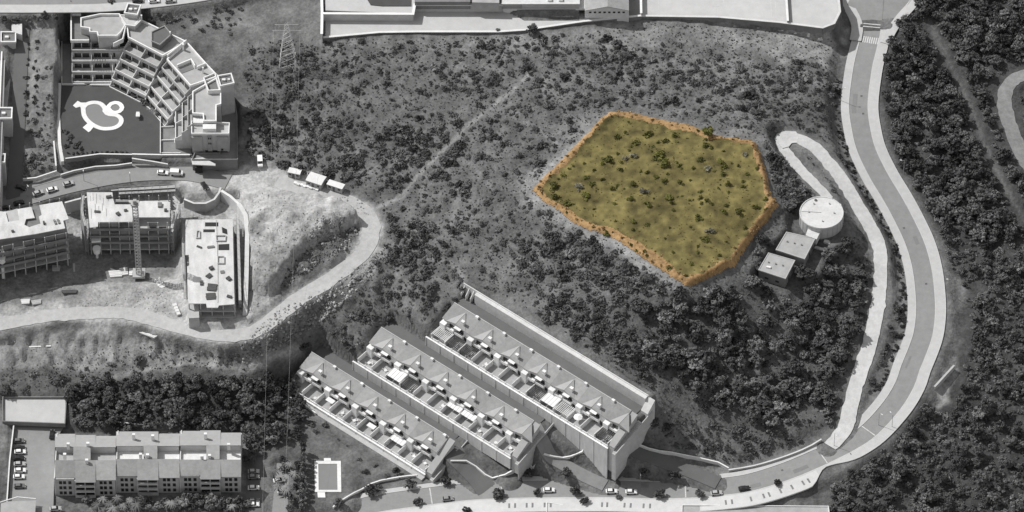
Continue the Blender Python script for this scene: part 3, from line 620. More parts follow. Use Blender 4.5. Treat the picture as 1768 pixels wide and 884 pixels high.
# hairpin track, side streets, dirt road
struct(ribbon('concrete_track', TRACK, -2.4-.6*smooth01((proj(TRACK[:,0],TRACK[:,1],TRACK[:,2])[1]-480)/80), 2.4, 'track', 0.06, 0.3, jit=0.2, rows=2))
struct(ribbon('concrete_track', TRACK2, -1.8, 1.8, 'track', 0.06, 0.3, jit=0.2, rows=2))
mb = MB(); mb.prism([p[:2] for p in LOOP], 30.6, 31.255); struct(mb.build('turning_circle', 'track'))
struct(ribbon('side_street', STREET, -4.6, 3.2, 'asphalt', 0.0, 0.3, rows=2)); struct(ribbon('side_street', SIDEST, -2.6, 2.6, 'asphalt_dark', 0.04, 0.3, rows=2))
struct(ribbon('pavement', STREET[:-12], 3.2, 5.2, 'asphalt', 0.1, 0.5))
struct(ribbon('upper_street', TOPST, -1.0, 5.0, 'asphalt', 0.0, 0.3)); struct(ribbon('pavement', TOPST, -1.0, -5.2, 'pavement', 0.12, 0.4))
struct(ribbon('edge_track', EDGE, -2.7, 2.7, 'soil_grey', 0.05, 0.15, jit=0.25, rows=2))
struct(ribbon('dirt_road', DIRT[6:], -2.9-1.2*smooth01((DV[6:]*-1+440)/60), 2.9, 'dirt', 0.06, 0.12, jit=0.3, rows=3))
mb = MB(); mb.prism(PADS[2][0], 5.2, 5.62); struct(mb.build('paved_yard', 'yard'))
mb = MB(); mb.prism(PADS[3][0], 3.2, 3.52); struct(mb.build('car_park', 'asphalt'))
mb = MB(); mb.prism(PADS[5][0], 1.5, 1.88); struct(mb.build('car_park', 'asphalt_dark'))
mb = MB(); mb.prism(PADS[6][0], 0.7, 1.08); struct(mb.build('car_park', 'asphalt'))
mb = MB(); mb.prism(LAWN, 27.6, 28.06); struct(mb.build('lawn', 'lawn'))
mb = MB(); mb.prism(YARD_LOW, 38.4, 39.25); struct(mb.build('school_yard', 'yard')); mb = MB(); mb.prism(YARD_UP, 41.2, 42.05); struct(mb.build('school_yard', 'yard'))
mb = MB(); mb.prism(COURT, 37.9, 38.65); struct(mb.build('sports_ground', 'yard')); mb = MB(); mb.prism(HALLY, 38, 38.83); struct(mb.build('hall_yard', 'concrete_dark'))
# ------------------------------------------------------------ plants
def leaf_quads(centres, normals, size, rng, aspect=0.6):
    n = len(centres); a = rng.normal(size=(n, 3)); x = np.cross(a, normals); x /= np.linalg.norm(x, axis=1)[:, None]+1e-9; y = np.cross(normals, x)
    s = size*(0.6+0.8*rng.random(n))[:, None]; x = x*s; y = y*s*aspect
    V = np.stack([centres-x-y*.3, centres-y, centres+x+y*.3, centres+y], 1).reshape(-1, 3); Q = np.arange(4*n).reshape(n, 4); return V, Q
def blob_crown(rng, clumps, per, spread, flat, size, crad=0.42, base=0.25):
    C = []; Nn = []
    for k in range(clumps):
        th = rng.random()*2*pi; r = math.sqrt(rng.random())*0.72*spread; zz = base+(0.25+0.75*rng.random())*flat*(1-0.45*(r/spread)**2)
        c = np.array((r*cos(th), r*sin(th), zz)); rad = crad*(0.65+0.6*rng.random())
        d = rng.normal(size=(per, 3)); d /= np.linalg.norm(d, axis=1)[:, None]; d[:, 2] = np.abs(d[:, 2])*1.0-0.25
        C.append(c+d*rad*np.array((1, 1, 0.75))*(0.75+0.35*rng.random((per, 1)))); q = d+rng.normal(0, 0.45, (per, 3)); q[:, 2] += 0.35; Nn.append(q/np.linalg.norm(q, axis=1)[:, None])
    return leaf_quads(np.concatenate(C), np.concatenate(Nn), size, rng)
VR = np.random.default_rng(11)
SHRUB = [blob_crown(VR, 9, 13, 0.95, 0.7, 0.24, 0.35, 0.02) for _ in range(7)]          # unit radius about 1
ROUND = [blob_crown(VR, 22, 17, 0.95, 1.2, 0.17, 0.29, 0.25) for _ in range(7)]
PINE = [blob_crown(VR, 22, 16, 0.95, 0.8, 0.165, 0.27, 0.7) for _ in range(6)]
TALL = [blob_crown(VR, 14, 20, 0.6, 2.0, 0.20, 0.34, 0.25) for _ in range(3)]
TUFT = [blob_crown(VR, 3, 6, 0.7, 0.5, 0.42, 0.42, 0.0) for _ in range(5)]
def vmesh(name, VQ, m): o = np_mesh(name, VQ[0], VQ[1], m); me = o.data; bpy.data.objects.remove(o); return me
MESH = {}
for key, L_ in (('shrub', SHRUB), ('round', ROUND), ('pine', PINE), ('tall', TALL)):
    MESH[key] = [vmesh('foliage', q, 'leaf') for q in L_]
def trunk_mesh(h, r, limbs=3, seed=0):
    rg = random.Random(seed); mb = MB(); mb.tube((0, 0, -0.15), (0.03, 0.02, h), r, r*0.55)
    for k in range(limbs):
        a = rg.random()*6.3; mb.tube((0, 0, h*(0.6+0.1*k)), (0.45*cos(a), 0.45*sin(a), h*1.15+0.2*k), r*0.5, r*0.2, 4)
    o = mb.build('trunk', 'bark'); me = o.data; bpy.data.objects.remove(o); return me
TRUNK = {'round': trunk_mesh(0.55, 0.09), 'pine': trunk_mesh(0.95, 0.08), 'tall': trunk_mesh(0.5, 0.07), 'palm': None}
def plant(kind, name, p, s, label, cat, group, m=None, sz=None, trunk=True, crown_name='crown'):
    e = thing(name, p, label, cat, group, random.random()*6.28); e.scale = (s*random.uniform(.8, 1.2), s*random.uniform(.8, 1.2), s*(sz or random.uniform(.75, 1.15)))
    me = random.choice(MESH[kind]); o = bpy.data.objects.new(crown_name, me); COL.objects.link(o); o.parent = e
    if m: o.material_slots[0].link = 'OBJECT'; o.material_slots[0].material = M[m]
    if trunk and TRUNK.get(kind):
        t = bpy.data.objects.new('trunk', TRUNK[kind]); COL.objects.link(t); t.parent = e
    return e
def shrub(p, s, label, group, m=None):                       # one mesh, no parts
    o = bpy.data.objects.new('shrub', random.choice(MESH['shrub'])); COL.objects.link(o)
    o.location = (p[0], p[1], p[2]-0.05); o.rotation_euler = (0, 0, random.random()*6.28); o.scale = (s*random.uniform(.8, 1.2), s*random.uniform(.7, 1.2), s*random.uniform(.6, 1.0))
    if m: o.material_slots[0].link = 'OBJECT'; o.material_slots[0].material = M[m]
    return tag(o, label, 'shrub', group)
def mass(name, items, tone0, label, cat, m='leaf_mass'):     # items: (variant VQ, x, y, z, s, sz, tone)
    V = []; Q = []; T = []; o = 0
    for (VQ, x, y, z, s, sz, tn) in items:
        a = RNG.random()*6.28; c, d = cos(a), sin(a); v = VQ[0]; w = np.empty_like(v)
        w[:, 0] = (v[:, 0]*c-v[:, 1]*d)*s+x; w[:, 1] = (v[:, 0]*d+v[:, 1]*c)*s+y; w[:, 2] = v[:, 2]*sz+z
        V.append(w); Q.append(VQ[1]+o); o += len(v); T.append(np.full(len(v), tn*tone0))
    ob = np_mesh(name, np.concatenate(V), np.concatenate(Q), m, np.concatenate(T)); return tag(ob, label, cat, kind='stuff')
def scatter(P, n, rng, mind=0.0):                            # random photo points in a polygon
    us = [p[0] for p in P]; vs = [p[1] for p in P]; out = []; tries = 0
    while len(out) < n and tries < n*30:
        tries += 1; u = rng.uniform(min(us), max(us)); v = rng.uniform(min(vs), max(vs))
        if not bool(inpoly(np.array([u]), np.array([v]), P)[0]): continue
        if mind and any((u-a)**2+((v-b)*1.4)**2 < mind*mind for a, b in out[-400:]): continue
        out.append((u, v))
    return out
# ------------------------------------------------------------ terraced houses in three rows
ROWNAME = ['lowest row', 'middle row', 'top row']
def RB_(mb, row, x0, x1, y0, y1, z0, z1, zs=None):          # box in row frame; zs = (z at y0, z at y1) for a sloping top
    za, zb = zs if zs else (z1, z1); c = [rp(row, x0, y0), rp(row, x1, y0), rp(row, x1, y1), rp(row, x0, y1)]
    q0 = z0 if hasattr(z0, '__len__') else (z0, z0)
    return mb.hexa([(c[0][0], c[0][1], q0[0]), (c[3][0], c[3][1], q0[1]), (c[2][0], c[2][1], q0[1]), (c[1][0], c[1][1], q0[0])],
                   [(c[0][0], c[0][1], za), (c[3][0], c[3][1], zb), (c[2][0], c[2][1], zb), (c[1][0], c[1][1], za)])
HOUSE_EXTRA = {(1, 2): 'awning', (1, 3): 'pergola', (2, 0): 'pergola_white', (2, 1): 'pergola', (2, 2): 'pergola', (2, 3): 'furniture', (2, 7): 'pergola', (2, 8): 'awning', (2, 9): 'pergola_pale', (2, 10): 'parasol', (2, 12): 'pergola', (1, 6): 'half_awning', (1, 7): 'half_awning', (0, 2): 'tablecover', (0, 5): 'tablecover', (0, 7): 'half_awning'}
YR, YF, YP = 6.4, 7.4, 13.2                                  # roof edge, facade balcony, patio front
for r, (fr, a, nh) in enumerate(ROWS):
    L = fr[3]; w = L/nh; pz = a-4.7; ev = a+1.3; rd = a+3.5
    for i in range(nh):
        x0, x1 = i*w, (i+1)*w; odd = i % 2; ex = HOUSE_EXTRA.get((r, i)); bx = rp(r, (x0+x1)/2, 3)
        where = f'{ORD[nh-1-i]} house from the street end of the {ROWNAME[r]}'
        what = {'awning': 'big white patio awning', 'pergola': 'dark slatted pergola', 'pergola_white': 'pale pergola at hill end', 'pergola_pale': 'pale slatted pergola', 'parasol': 'round white parasol', 'half_awning': 'white canopy on facade', 'furniture': 'furnished open patio', 'tablecover': 'small white patio shelter'}.get(ex, 'open shaded patio')
        h = thing('terraced_house', (bx[0], bx[1], pz), f'{where}, {what}', 'house', 'terraced houses in three rows')
        mb = MB(); RB_(mb, r, x0+.01, x1-.01, 0.15, YR-.1, pz-1.5, 0, (rd-.12, ev-.05)); mb.build('wall', 'white', h)
        mb = MB(); RB_(mb, r, x0+(.05 if odd else 0), x1+(.0 if odd else .05), -0.25, YR+.35, (rd-.05, ev-.25), 0, (rd+.12+.02*odd, ev-.07+.02*odd)); rf = mb.build('roof', 'tile', h)
        mb = MB(); RB_(mb, r, x0, x1, -.45, -.1, rd-.1, rd+.3); mb.build('ridge_coping', 'concrete', rf)
        if odd == 0:                                         # cross gable: sunlit tone of the hill-end slope put into its pale tile
            def q(x, y, z): p = rp(r, x, y); return (p[0], p[1], z)
            ap = q(x1, 0.9, rd+0.15); gl = q(x0+0.33*w, YR+.4, ev+.05); gr = q(x1, YR+.4, ev+1.35); far = q(x1+.75*w, YR+.4, ev-.02); fr0 = q(x1, YR+.4, ev-.1)
            mb = MB(); mb.add([ap, gl, gr, far, fr0], [(0, 1, 2), (0, 2, 3), (1, 4, 2), (4, 3, 2)]); mb.build('cross_gable', 'tile_pale_lit', rf)
            mb = MB(); RB_(mb, r, x1-.12, x1+.12, 1.4, YR+.4, (rd-.2, ev+.9), 0, (rd+.1, ev+1.42)); mb.build('gable_ridge', 'concrete', rf)
        else:
            mb = MB(); RB_(mb, r, x0+.25*w, x0+.25*w+1.15, 4.6, 5.5, ev, ev+2.6); RB_(mb, r, x0+.25*w-.1, x0+.25*w+1.25, 4.5, 5.6, ev+2.6, ev+2.75); mb.build('chimney', 'white', rf)
            mb = MB(); RB_(mb, r, x0+.68*w, x0+.68*w+1.2, -.2, .7, rd-.2, rd+1.0); mb.build('chimney', 'white', rf)
        # upper balcony with solid parapet and recess, windows of both floors
        mb = MB(); bw0, bw1 = (x0+.3, x0+.62*w) if odd else (x0+.42*w, x1-.25)
        RB_(mb, r, bw0, bw1, YR-.1, YF+.5, a-1.9, a-1.7); RB_(mb, r, bw0, bw1, YF+.32, YF+.5, a-1.7, a-.75); RB_(mb, r, bw0, bw0+.18, YR-.1, YF+.32, a-1.7, a-.75); RB_(mb, r, bw1-.18, bw1, YR-.1, YF+.32, a-1.7, a-.75)
        mb.build('balcony', 'white', h)
        for (wx0, wx1, z0, z1) in ((bw0+.5, bw1-.5, a-1.7, a+.3), (x0+.9, x0+2.6, pz+.1, pz+2.2), (x1-2.8, x1-1.1, pz+.1, pz+2.2)):
            mb = MB(); RB_(mb, r, wx0-.1, wx1+.1, YR-.1, YR-.04, z0-.05, z1+.1); fm = mb.build('window', 'offwhite', h); mb = MB(); RB_(mb, r, wx0, wx1, YR-.08, YR-.02, z0, z1); mb.build('pane', 'glass', fm)
        mb = MB()
        if odd: RB_(mb, r, x0+.02, x0+.45*w, YR+.35, YF+.6, ev+.0, ev+.18); RB_(mb, r, x0+.02, x0+.2, YR+.3, YF+.5, a-.8, ev)
        else: RB_(mb, r, x0+.1, x0+.38*w, YR-.05, YF+.9, pz, a+.2)
        mb.build('porch', 'white', h)
        mb = MB(); RB_(mb, r, x0+.01, x1-.01, YR-.1, YP, pz-1.2, pz); mb.build('patio_floor', 'deck', h)
        mb = MB(); RB_(mb, r, x0-.11, x0+.11, YR-.1, YP-.1, pz, pz+2.5)
        if i == nh-1: RB_(mb, r, x1-.2, x1+.02, YR-.1, YP-.1, pz, pz+2.3)
        mb.build('dividing_wall', 'white', h)
        mb = MB(); RB_(mb, r, x0+.01, x1-.01, YP-.2, YP+.05, pz-.6, pz+1.0)
        for k in (0.05, .5): RB_(mb, r, x0+k*w, x0+k*w+.35, YP-.28, YP+.12, pz-.6, pz+1.25)
        mb.build('front_parapet', 'white', h)
        if ex and 'pergola' in ex:
            mt = {'pergola': 'timber_dark', 'pergola_white': 'offwhite', 'pergola_pale': 'offwhite'}[ex]
            for k in range(9):
                mb = MB(); xx = x0+.5+k*(w-1.0)/8; RB_(mb, r, xx-.12, xx+.12, YR+1.2, YP-.6, pz+2.25, pz+2.45); mb.build('pergola_slat', mt, h)
            mb = MB()
            for xx in (x0+.5, x1-.5):
                for yy in (YR+1.6, YP-.9): RB_(mb, r, xx-.08, xx+.08, yy-.08, yy+.08, pz, pz+2.25)
            RB_(mb, r, x0+.3, x1-.3, YP-1.0, YP-.85, pz+2.1, pz+2.25); RB_(mb, r, x0+.3, x1-.3, YR+1.5, YR+1.65, pz+2.1, pz+2.25); mb.build('pergola_frame', mt, h)
        if ex in ('awning', 'half_awning'):
            y1_ = YP-.7 if ex == 'awning' else YP-3.2
            mb = MB(); RB_(mb, r, x0+.25, x1-.2, YF-.1, y1_, (pz+2.9, pz+2.5), 0, (pz+3.0, pz+2.6)); aw = mb.build('awning', 'fabric', h)
            mb = MB()
            for k in range(5): RB_(mb, r, x0+.3+k*(w-.7)/4-.03, x0+.3+k*(w-.7)/4+.05, YF-.1, y1_, (pz+2.95, pz+2.55), 0, (pz+3.05, pz+2.65))
            mb.build('awning_bar', 'metal', aw)
            mb = MB()
            for xx in (x0+.4, x1-.4): RB_(mb, r, xx-.06, xx+.06, y1_-.3, y1_-.15, pz, pz+2.55)
            mb.build('awning_post', 'metal', h)
        # things standing on the patio
        rr = random.Random(r*50+i)
        if ex == 'parasol':
            c = rp(r, x0+.45*w, 10); e = thing('parasol', (c[0], c[1], pz), 'round white parasol open on a patio of the top terrace row', 'parasol')
            mb = MB(); mb.tube((c[0], c[1], pz), (c[0], c[1], pz+2.6), .05); mb.build('pole', 'metal', e)
            mb = MB(); n_ = 8; vs = [(c[0], c[1], pz+2.75)]+[(c[0]+1.7*cos(2*pi*k/n_), c[1]+1.7*sin(2*pi*k/n_), pz+2.15) for k in range(n_)]; mb.add(vs, [(0, 1+k, 1+(k+1) % n_) for k in range(n_)]); mb.build('canopy', 'fabric', e)
        if ex == 'tablecover':
            c = rp(r, x0+.6*w, 9.4); e = thing('garden_shelter', (c[0], c[1], pz), f'white shelter at the {where}', 'shelter', 'small patio shelters')
            mb = MB(); RB_(mb, r, x0+.35*w, x0+.85*w, 8.3, 10.2, pz+1.9, pz+2.1); mb.build('top', 'fabric', e)
            mb = MB(); RB_(mb, r, x0+.36*w, x0+.84*w, 8.25, 8.4, pz, pz+1.9); mb.build('back_panel', 'metal', e)
        if ex in ('furniture', 'pergola') or (ex is None and rr.random() < .6):
            xx = x0+w*(.45+.3*rr.random()); yy = 9.5+2.0*rr.random(); c = rp(r, xx, yy)
            e = thing('patio_table', (c[0], c[1], pz), f'pale table at the {where}', 'table', 'patio tables')
            mb = MB(); mb.cyl(c, .65, pz+.7, pz+.76, 10); mb.build('table_top', 'offwhite', e); mb = MB(); mb.tube((c[0], c[1], pz), (c[0], c[1], pz+.7), .06); mb.build('leg', 'metal', e)
            for k in range(3):
                an = rr.random()*2+k*2.1; cc = (c[0]+1.15*cos(an), c[1]+1.15*sin(an)); e2 = thing('x', (0, 0, 0), None, None)
                mb = MB(); mb.box((0, 0, .22), (.5, .5, .44), 0, .9); mb.box((.27, 0, .55), (.08, .5, .75)); o2 = mb.build('patio_chair', 'offwhite'); bpy.data.objects.remove(e2); o2.location = (cc[0], cc[1], pz); o2.rotation_euler = (0, 0, an)
                tag(o2, f'light chair at the {where}', 'chair', 'patio chairs')
    # lane behind the row
    mb = MB(); RB_(mb, r, -1.5, L+.3, -7.2, .2, a-1.5, a+.05); struct(mb.build('lane', 'asphalt_dark', None))
    # lean-to roof and stairs down the street end of the row
    mb = MB(); RB_(mb, r, L+.06, L+2.7, -.3, YP-.3, a-(17 if r == 2 else 11), 0, (a+3.25, a-3.3)); mb.build('side_wall', 'render', h)
    mb = MB(); RB_(mb, r, L+.06, L+2.9, -.45, YP-.2, (a+3.26, a-3.29), 0, (a+3.42, a-3.13)); mb.build('side_roof', 'tile_pale_lit', h)
    ny = 22
    st = thing('stairway', (*rp(r, L+3.5, 3), a-4), f'shaded outdoor stairway down the street end of the {ROWNAME[r]}', 'stairs', 'stairways')
    for k in range(ny):
        y = -1.0+k*(15.0/ny); z = a-(k+1)*5.2/ny
        mb = MB(); RB_(mb, r, L+2.72, L+4.2, y, y+15.0/ny+.02, z-(14 if r == 2 else 5), z+.03); mb.build('step', 'concrete', st)
    mb = MB(); RB_(mb, r, L+4.2, L+4.5, -7.2, 14, (a-9, a-(19 if r == 2 else 13)), 0, (a+.8, a-4.3)); mb.build('side_wall', 'render', st)
# retaining walls: in front of each row and behind the top lane
def rwall(row, name, y, x0, x1, z0, z1, th, label, pitch=None, step=None, m='wallstreak'):
    c = rp(row, (x0+x1)/2, y); e = thing(name, (c[0], c[1], z0), label, 'wall'); w = ROWS[row][0][3]/ROWS[row][2]; n = max(1, int(round((x1-x0)/w)))
    for k in range(n):
        xa, xb = x0+(x1-x0)*k/n, x0+(x1-x0)*(k+1)/n
        mb = MB(); RB_(mb, row, xa+.06, xb-.06, y-th/2, y+th/2, z0, z1); mb.build('panel', m, e)
        mb = MB(); RB_(mb, row, xa-.14, xa+.14, y-th/2, y+th/2+.12, z0, z1+.1); mb.build('pilaster', 'offwhite', e)
    mb = MB(); RB_(mb, row, x0-.1, x1+.1, y-th/2-.06, y+th/2+.06, z1, z1+.14); mb.build('coping', 'white', e); return e
L1, L2, L3 = (q[0][3] for q in ROWS)
rwall(0, 'retaining_wall', YP+.35, -.3, L1+.2, -2.2, A1-4.75, .5, 'low white retaining wall in front of the lowest terrace row')
mb = MB(); RB_(mb, 0, -1.5, L1+.2, YP+.6, YP+2.4, -2.5, A1-5.9); struct(mb.build('ledge', 'concrete'))
rwall(1, 'retaining_wall', YP+.3, -2.0, L2+.3, A1-1.2, A2-4.75, .5, 'pilastered pale retaining wall below the patios of the middle terrace row')
rwall(2, 'retaining_wall', YP+.3, -2.0, L3+.3, A2-12, A3-4.75, .5, 'tall pilastered pale retaining wall below the patios of the top terrace row')
# the steep pale bank wall behind the top lane, leaning back
e = thing('bank_wall', (*rp(2, L3/2, -7.6), A3), 'broad smooth pale retaining wall behind the lane of the top terrace row', 'wall')
n = 16
for k in range(n):
    xa = 4.0+(L3+1.0-4.0)*k/n; xb = 4.0+(L3+1.0-4.0)*(k+1)/n; mb = MB(); RB_(mb, 2, xa+.015, xb-.015, -8.6, -7.05, A3-.5, A3+5.2, (A3+5.2, A3+5.0)); mb.build('panel', 'concrete_pale', e)
mb = MB(); RB_(mb, 2, -2.5, L3+1.2, -8.9, -8.5, A3, A3+5.55); mb.build('coping', 'concrete_pale', e)
mb = MB(); RB_(mb, 2, L3+1.05, L3+4.2, -8.8, -4.6, A3-8, A3+5.0, (A3+5.0, A3+1.0)); mb.build('corner_block', 'concrete_pale', e)
for k in range(3):
    mb = MB(); RB_(mb, 2, -2.0+k*2.2, -1.75+k*2.2, -8.6, -6.3, A3-.5, A3+4.6, (A3+4.8, A3+2.2)); mb.build('buttress', 'offwhite', e)
struct(ribbon('driveway', DRV1, -4.0, 4.0, 'asphalt_dark', 0.05, 0.3, rows=2)); struct(ribbon('driveway', DRV2, -2.8, 2.8, 'asphalt', 0.05, 0.3, rows=2)); struct(ribbon('driveway', DRV3, -3.0, 3.0, 'asphalt_dark', 0.05, 0.3, rows=2))
def gwall(name, P, th, hgt, label, m='offwhite', cat='wall', cap=None, dep=1.0, seg=3.0):
    q = catmull([G(u, v) for u, v in P], seg) if len(P) > 2 else np.array([G(*P[0]), G(*P[1])])
    if len(P) == 2: n = max(2, int(np.linalg.norm(q[1]-q[0])/seg)); q = np.array([q[0]+(q[1]-q[0])*k/n for k in range(n+1)])
    z = [gz(x, y) for x, y in q[:, :2]]; c = q[len(q)//2]; e = thing(name, (c[0], c[1], z[len(q)//2]), label, cat)
    MB().wall(q, th, [k-dep for k in z], [k+hgt for k in z]).build('panel', m, e)
    if cap: MB().wall(q, th+.14, [k+hgt for k in z], [k+hgt+.12 for k in z]).build('coping', cap, e)
    return e
gwall('garden_wall', [(1100,770),(1120,778),(1160,785),(1200,793),(1240,802),(1258,812)], .35, 1.3, 'pale garden wall stepping down beside the driveway under the thicket', cap='white')
gwall('garden_wall', [(1258,815),(1300,808),(1345,795),(1385,780),(1418,762)], .4, 1.2, 'long low pale wall following the inside of the road bend', 'concrete', cap='concrete_pale')
gwall('garden_wall', [(778,798),(805,798),(822,808),(838,822),(850,828)], .35, .9, 'curved white kerb wall round the lowest driveway', cap='white')
gwall('garden_wall', [(850,828),(872,822),(890,812)], .35, .9, 'short white wall edging the planted triangle by the middle driveway', cap='white')
gwall('garden_wall', [(900,785),(940,786),(985,790),(1005,782),(1015,772)], .35, .8, 'pale curved wall under the dark shrub triangle below the top row', cap='white')
gwall('garden_wall', [(575,878),(600,860),(640,838),(690,826),(720,823)], .35, .9, 'white wall climbing along the street beside the pool garden', cap='white')
gwall('garden_wall', [(515,640),(505,660),(513,690),(545,716)], .3, 1.0, 'curved pale wall round the hill end of the lowest terrace row', cap='white')
# ------------------------------------------------------------ curved apartment complex round the lawn
def pp(P, h): return [at(u, v, h)[:2] for u, v in P]
CX = thing('apartment_complex', at(300, 200, 28), 'pale stepped apartment complex curving round the lawn with the odd shaped pool', 'apartments')
def block(poly, z0, z1, name='wall', m='render', parent=None): return MB().prism(poly, z0, z1).build(name, m, parent or CX)
def parapet(poly, z, h=1.0, th=.45, closed=True, m='white', parent=None, name='parapet'): return MB().wall(poly, th, z, z+h, closed).build(name, m, parent or CX)
def deck(poly, z, m='deck', parent=None, name='roof_terrace'): return MB().prism(poly, z-.1, z+.03).build(name, m, parent or CX)
wings = [  # rear line, front line (photo points at roof height), roof height
 ([(173,27),(206,27),(216,46)], [(140,34),(140,49),(155,51),(155,57),(168,58),(170,64),(202,64),(209,57)], 43.0),
 ([(220,50),(243,37),(322,75)], [(222,67),(281,98)], 42.6),
 ([(322,75),(355,112),(376,134)], [(289,105),(329,150)], 42.3),
 ([(377,136),(381,162),(381,182),(373,184),(373,211)], [(333,161),(333,198),(351,199),(352,211)], 42.0)]
for k, (rear, front, h) in enumerate(wings):
    poly = pp(rear+front[::-1] if k else rear+front[::-1], h)
    block(poly, 27, h-.12); deck(poly, h); parapet(poly, h, 1.05)
# lower roof frame west of the first wing and rooftop rooms
poly = pp([(123,28),(139,28),(139,50),(154,51),(154,71),(123,72)], 39.8); block(poly, 27, 39.7); deck(poly, 39.8, 'deck_dark'); parapet(pp([(154,73),(123,73),(123,27),(140,27)], 39.8), 39.8, 1.3, .5, False)
for (P, h, m) in (([(207,27),(238,28),(243,36),(233,46),(218,44)], 44.6, 'render'), ([(262,56),(284,46),(296,60),(276,78),(262,72)], 45.4, 'asphalt_dark')):
    poly = pp(P, h); block(poly, 40, h, 'roof_room', m)
    parapet(poly, h, .5, .35, m='white' if m == 'render' else 'tile')
for (P, h) in (([(221,8),(243,11),(237,27),(215,24)], 46.5), ([(376,133),(399,129),(404,145),(381,150)], 46.0)):
    poly = pp(P, h); t = block(poly, 26, h, 'stair_tower'); deck(poly, h, 'deck_dark', t, 'tower_roof'); parapet(poly, h, .8, .45, parent=t)
    c = np.mean(np.array(poly), axis=0); MB().box((c[0]-.8, c[1], h+.4), (1.3, .9, .8)).build('roof_unit', 'white', t); MB().box((c[0]+1.1, c[1]+.3, h+.3), (.9, .7, .6)).build('roof_unit', 'offwhite', t)
# walls crossing the terraces, sunk courts
for (P, h) in (([(322,74),(289,100)], 42.6), ([(306,117),(330,107),(337,118)], 42.3), ([(340,120),(355,114)], 42.3), ([(352,139),(371,131),(380,160),(360,161),(352,139)], 42.4), ([(218,46),(212,72),(196,80)], 42.2), ([(243,36),(233,47)], 43)):
    parapet(pp(P, h), h-.3, 2.0, .4, False, name='roof_wall')
for (P, h, hh) in (([(243.5,38),(246,38),(246,40),(243.5,40)], 42.6, 4), ([(293,68),(295.5,68),(295.5,70),(293,70)], 42.6, 4.4), ([(315,85),(318,85),(318,87.5),(315,87.5)], 42.3, 3.2), ([(349.5,125),(352,125),(352,127),(349.5,127)], 42.3, 3)):
    block(pp(P, h), h, h+hh, 'chimney', 'white')
for (P, h) in (([(308,120),(331,110),(335,119),(314,127)], 42.35), ([(354,141),(370,134),(377,158),(361,159)], 42.2)): deck(pp(P, h), h+.1, 'deck_dark')
# stepped balconies on the lawn side
def plan_off(P, o):                                          # move a line sideways (to its right hand when o>0)
    q = np.array([(x, y, 0) for x, y in P]); return [(p[0], p[1]) for p in offs_poly(q, -o)]
def offs_poly(q, o):
    n = len(q); out = []
    for i in range(n):
        a = q[i]-q[i-1] if i else q[1]-q[0]; b = q[i+1]-q[i] if i < n-1 else q[i]-q[i-1]
        a = a[:2]/np.linalg.norm(a[:2]); b = b[:2]/np.linalg.norm(b[:2]); na = np.array((-a[1], a[0])); nb = np.array((-b[1], b[0])); m = na+nb; m /= np.linalg.norm(m)
        out.append(q[i][:2]+m*o/max(.5, float(m@na)))
    return np.array(out)
def stepped(front, h, steps, floorh, base, every, parent=CX, inset=0.0, rail='offwhite'):
    F = pp(front, h); d = 0.0; z = h
    for k, st in enumerate(steps):
        zf = z-floorh; inner = plan_off(F, d); outer = plan_off(F, d+st)
        poly = inner+outer[::-1]
        block(poly, base, zf-.12-.03*k, 'wall', 'render', parent); deck(poly, zf-.02*k, 'deck', parent, 'balcony')
        MB().wall(plan_off(F, d+st-.15), .3, zf-.25-.01*k, zf+.95+.01*k).build('balcony_front', 'render' if k == 0 else rail, parent)
        seg = [0.0]+list(np.cumsum([hypot(inner[i+1][0]-inner[i][0], inner[i+1][1]-inner[i][1]) for i in range(len(inner)-1)]))
        n = max(1, int(round(seg[-1]/every)))
        def pt(L_, s):
            for i in range(len(L_)-1):
                if s <= seg[i+1]+1e-6: t = (s-seg[i])/(seg[i+1]-seg[i]); return np.array(L_[i])*(1-t)+np.array(L_[i+1])*t
            return np.array(L_[-1])
        for j in range(n+1):
            s = seg[-1]*j/n; a = pt(inner, s); b = pt(outer, s); e_ = a+(b-a)*.93
            MB().wall([a, e_], .22, zf-.2, [zf+floorh-.35, zf+.98]).build('party_wall', 'render' if k < 2 else rail, parent)
            if j < n:
                s1 = seg[-1]*(j+.12)/n; s2 = seg[-1]*(j+.88)/n; p1 = pt(inner, s1); p2 = pt(inner, s2); nrm = (b-a)/np.linalg.norm(b-a)*.04
                w_ = MB().wall([p1+nrm, p2+nrm], .1, zf+.05, zf+floorh-.75).build('window', 'glass', parent)
                mid = (p1+p2)/2+nrm*1.2; dr = (p2-p1)/np.linalg.norm(p2-p1)
                MB().wall([mid-dr*.12, mid+dr*.12], .14, zf+.05, zf+floorh-.75).build('mullion', 'white', w_)
        d += st; z = zf
stepped([(124,72.5),(154,72.5),(205,72),(222,69)], 39.8, [2.2,2.6,3.0,2.6], 3.0, 26.5, 8.5)
stepped([(222,69),(281,98.5)], 42.5, [3.6,2.4,3.2,2.4,1.6], 3.0, 26.5, 9.5)
stepped([(288,105),(328.5,151)], 42.2, [2.4,2.4,3.4,2.2,1.6], 3.0, 26.5, 9)
stepped([(332.5,160),(332.5,212)], 41.9, [2.0,2.2,2.6], 3.0, 26.5, 6.5)
# pergolas over garden terraces
def pergola(P, h, n, m='offwhite', parent=CX):
    a, b, c, d = [np.array(q) for q in pp(P, h)]
    for k in range(n):
        t = (k+.5)/n; p = a+(b-a)*t; q = d+(c-d)*t; MB().wall([p, q], .22, h, h+.22).build('pergola_slat', m, parent)
pergola([(225,110),(252,121),(246,131),(222,119)], 34.5, 9); pergola([(296,163),(309,172),(302,178),(290,168)], 33, 5); pergola([(300,199),(311,197),(311,210),(300,212)], 31.5, 4); pergola([(300,239),(311,236),(311,246),(300,247)], 31, 4)
pergola([(157,97),(184,97),(184,112),(157,112)], 34.6, 6, 'timber_dark')
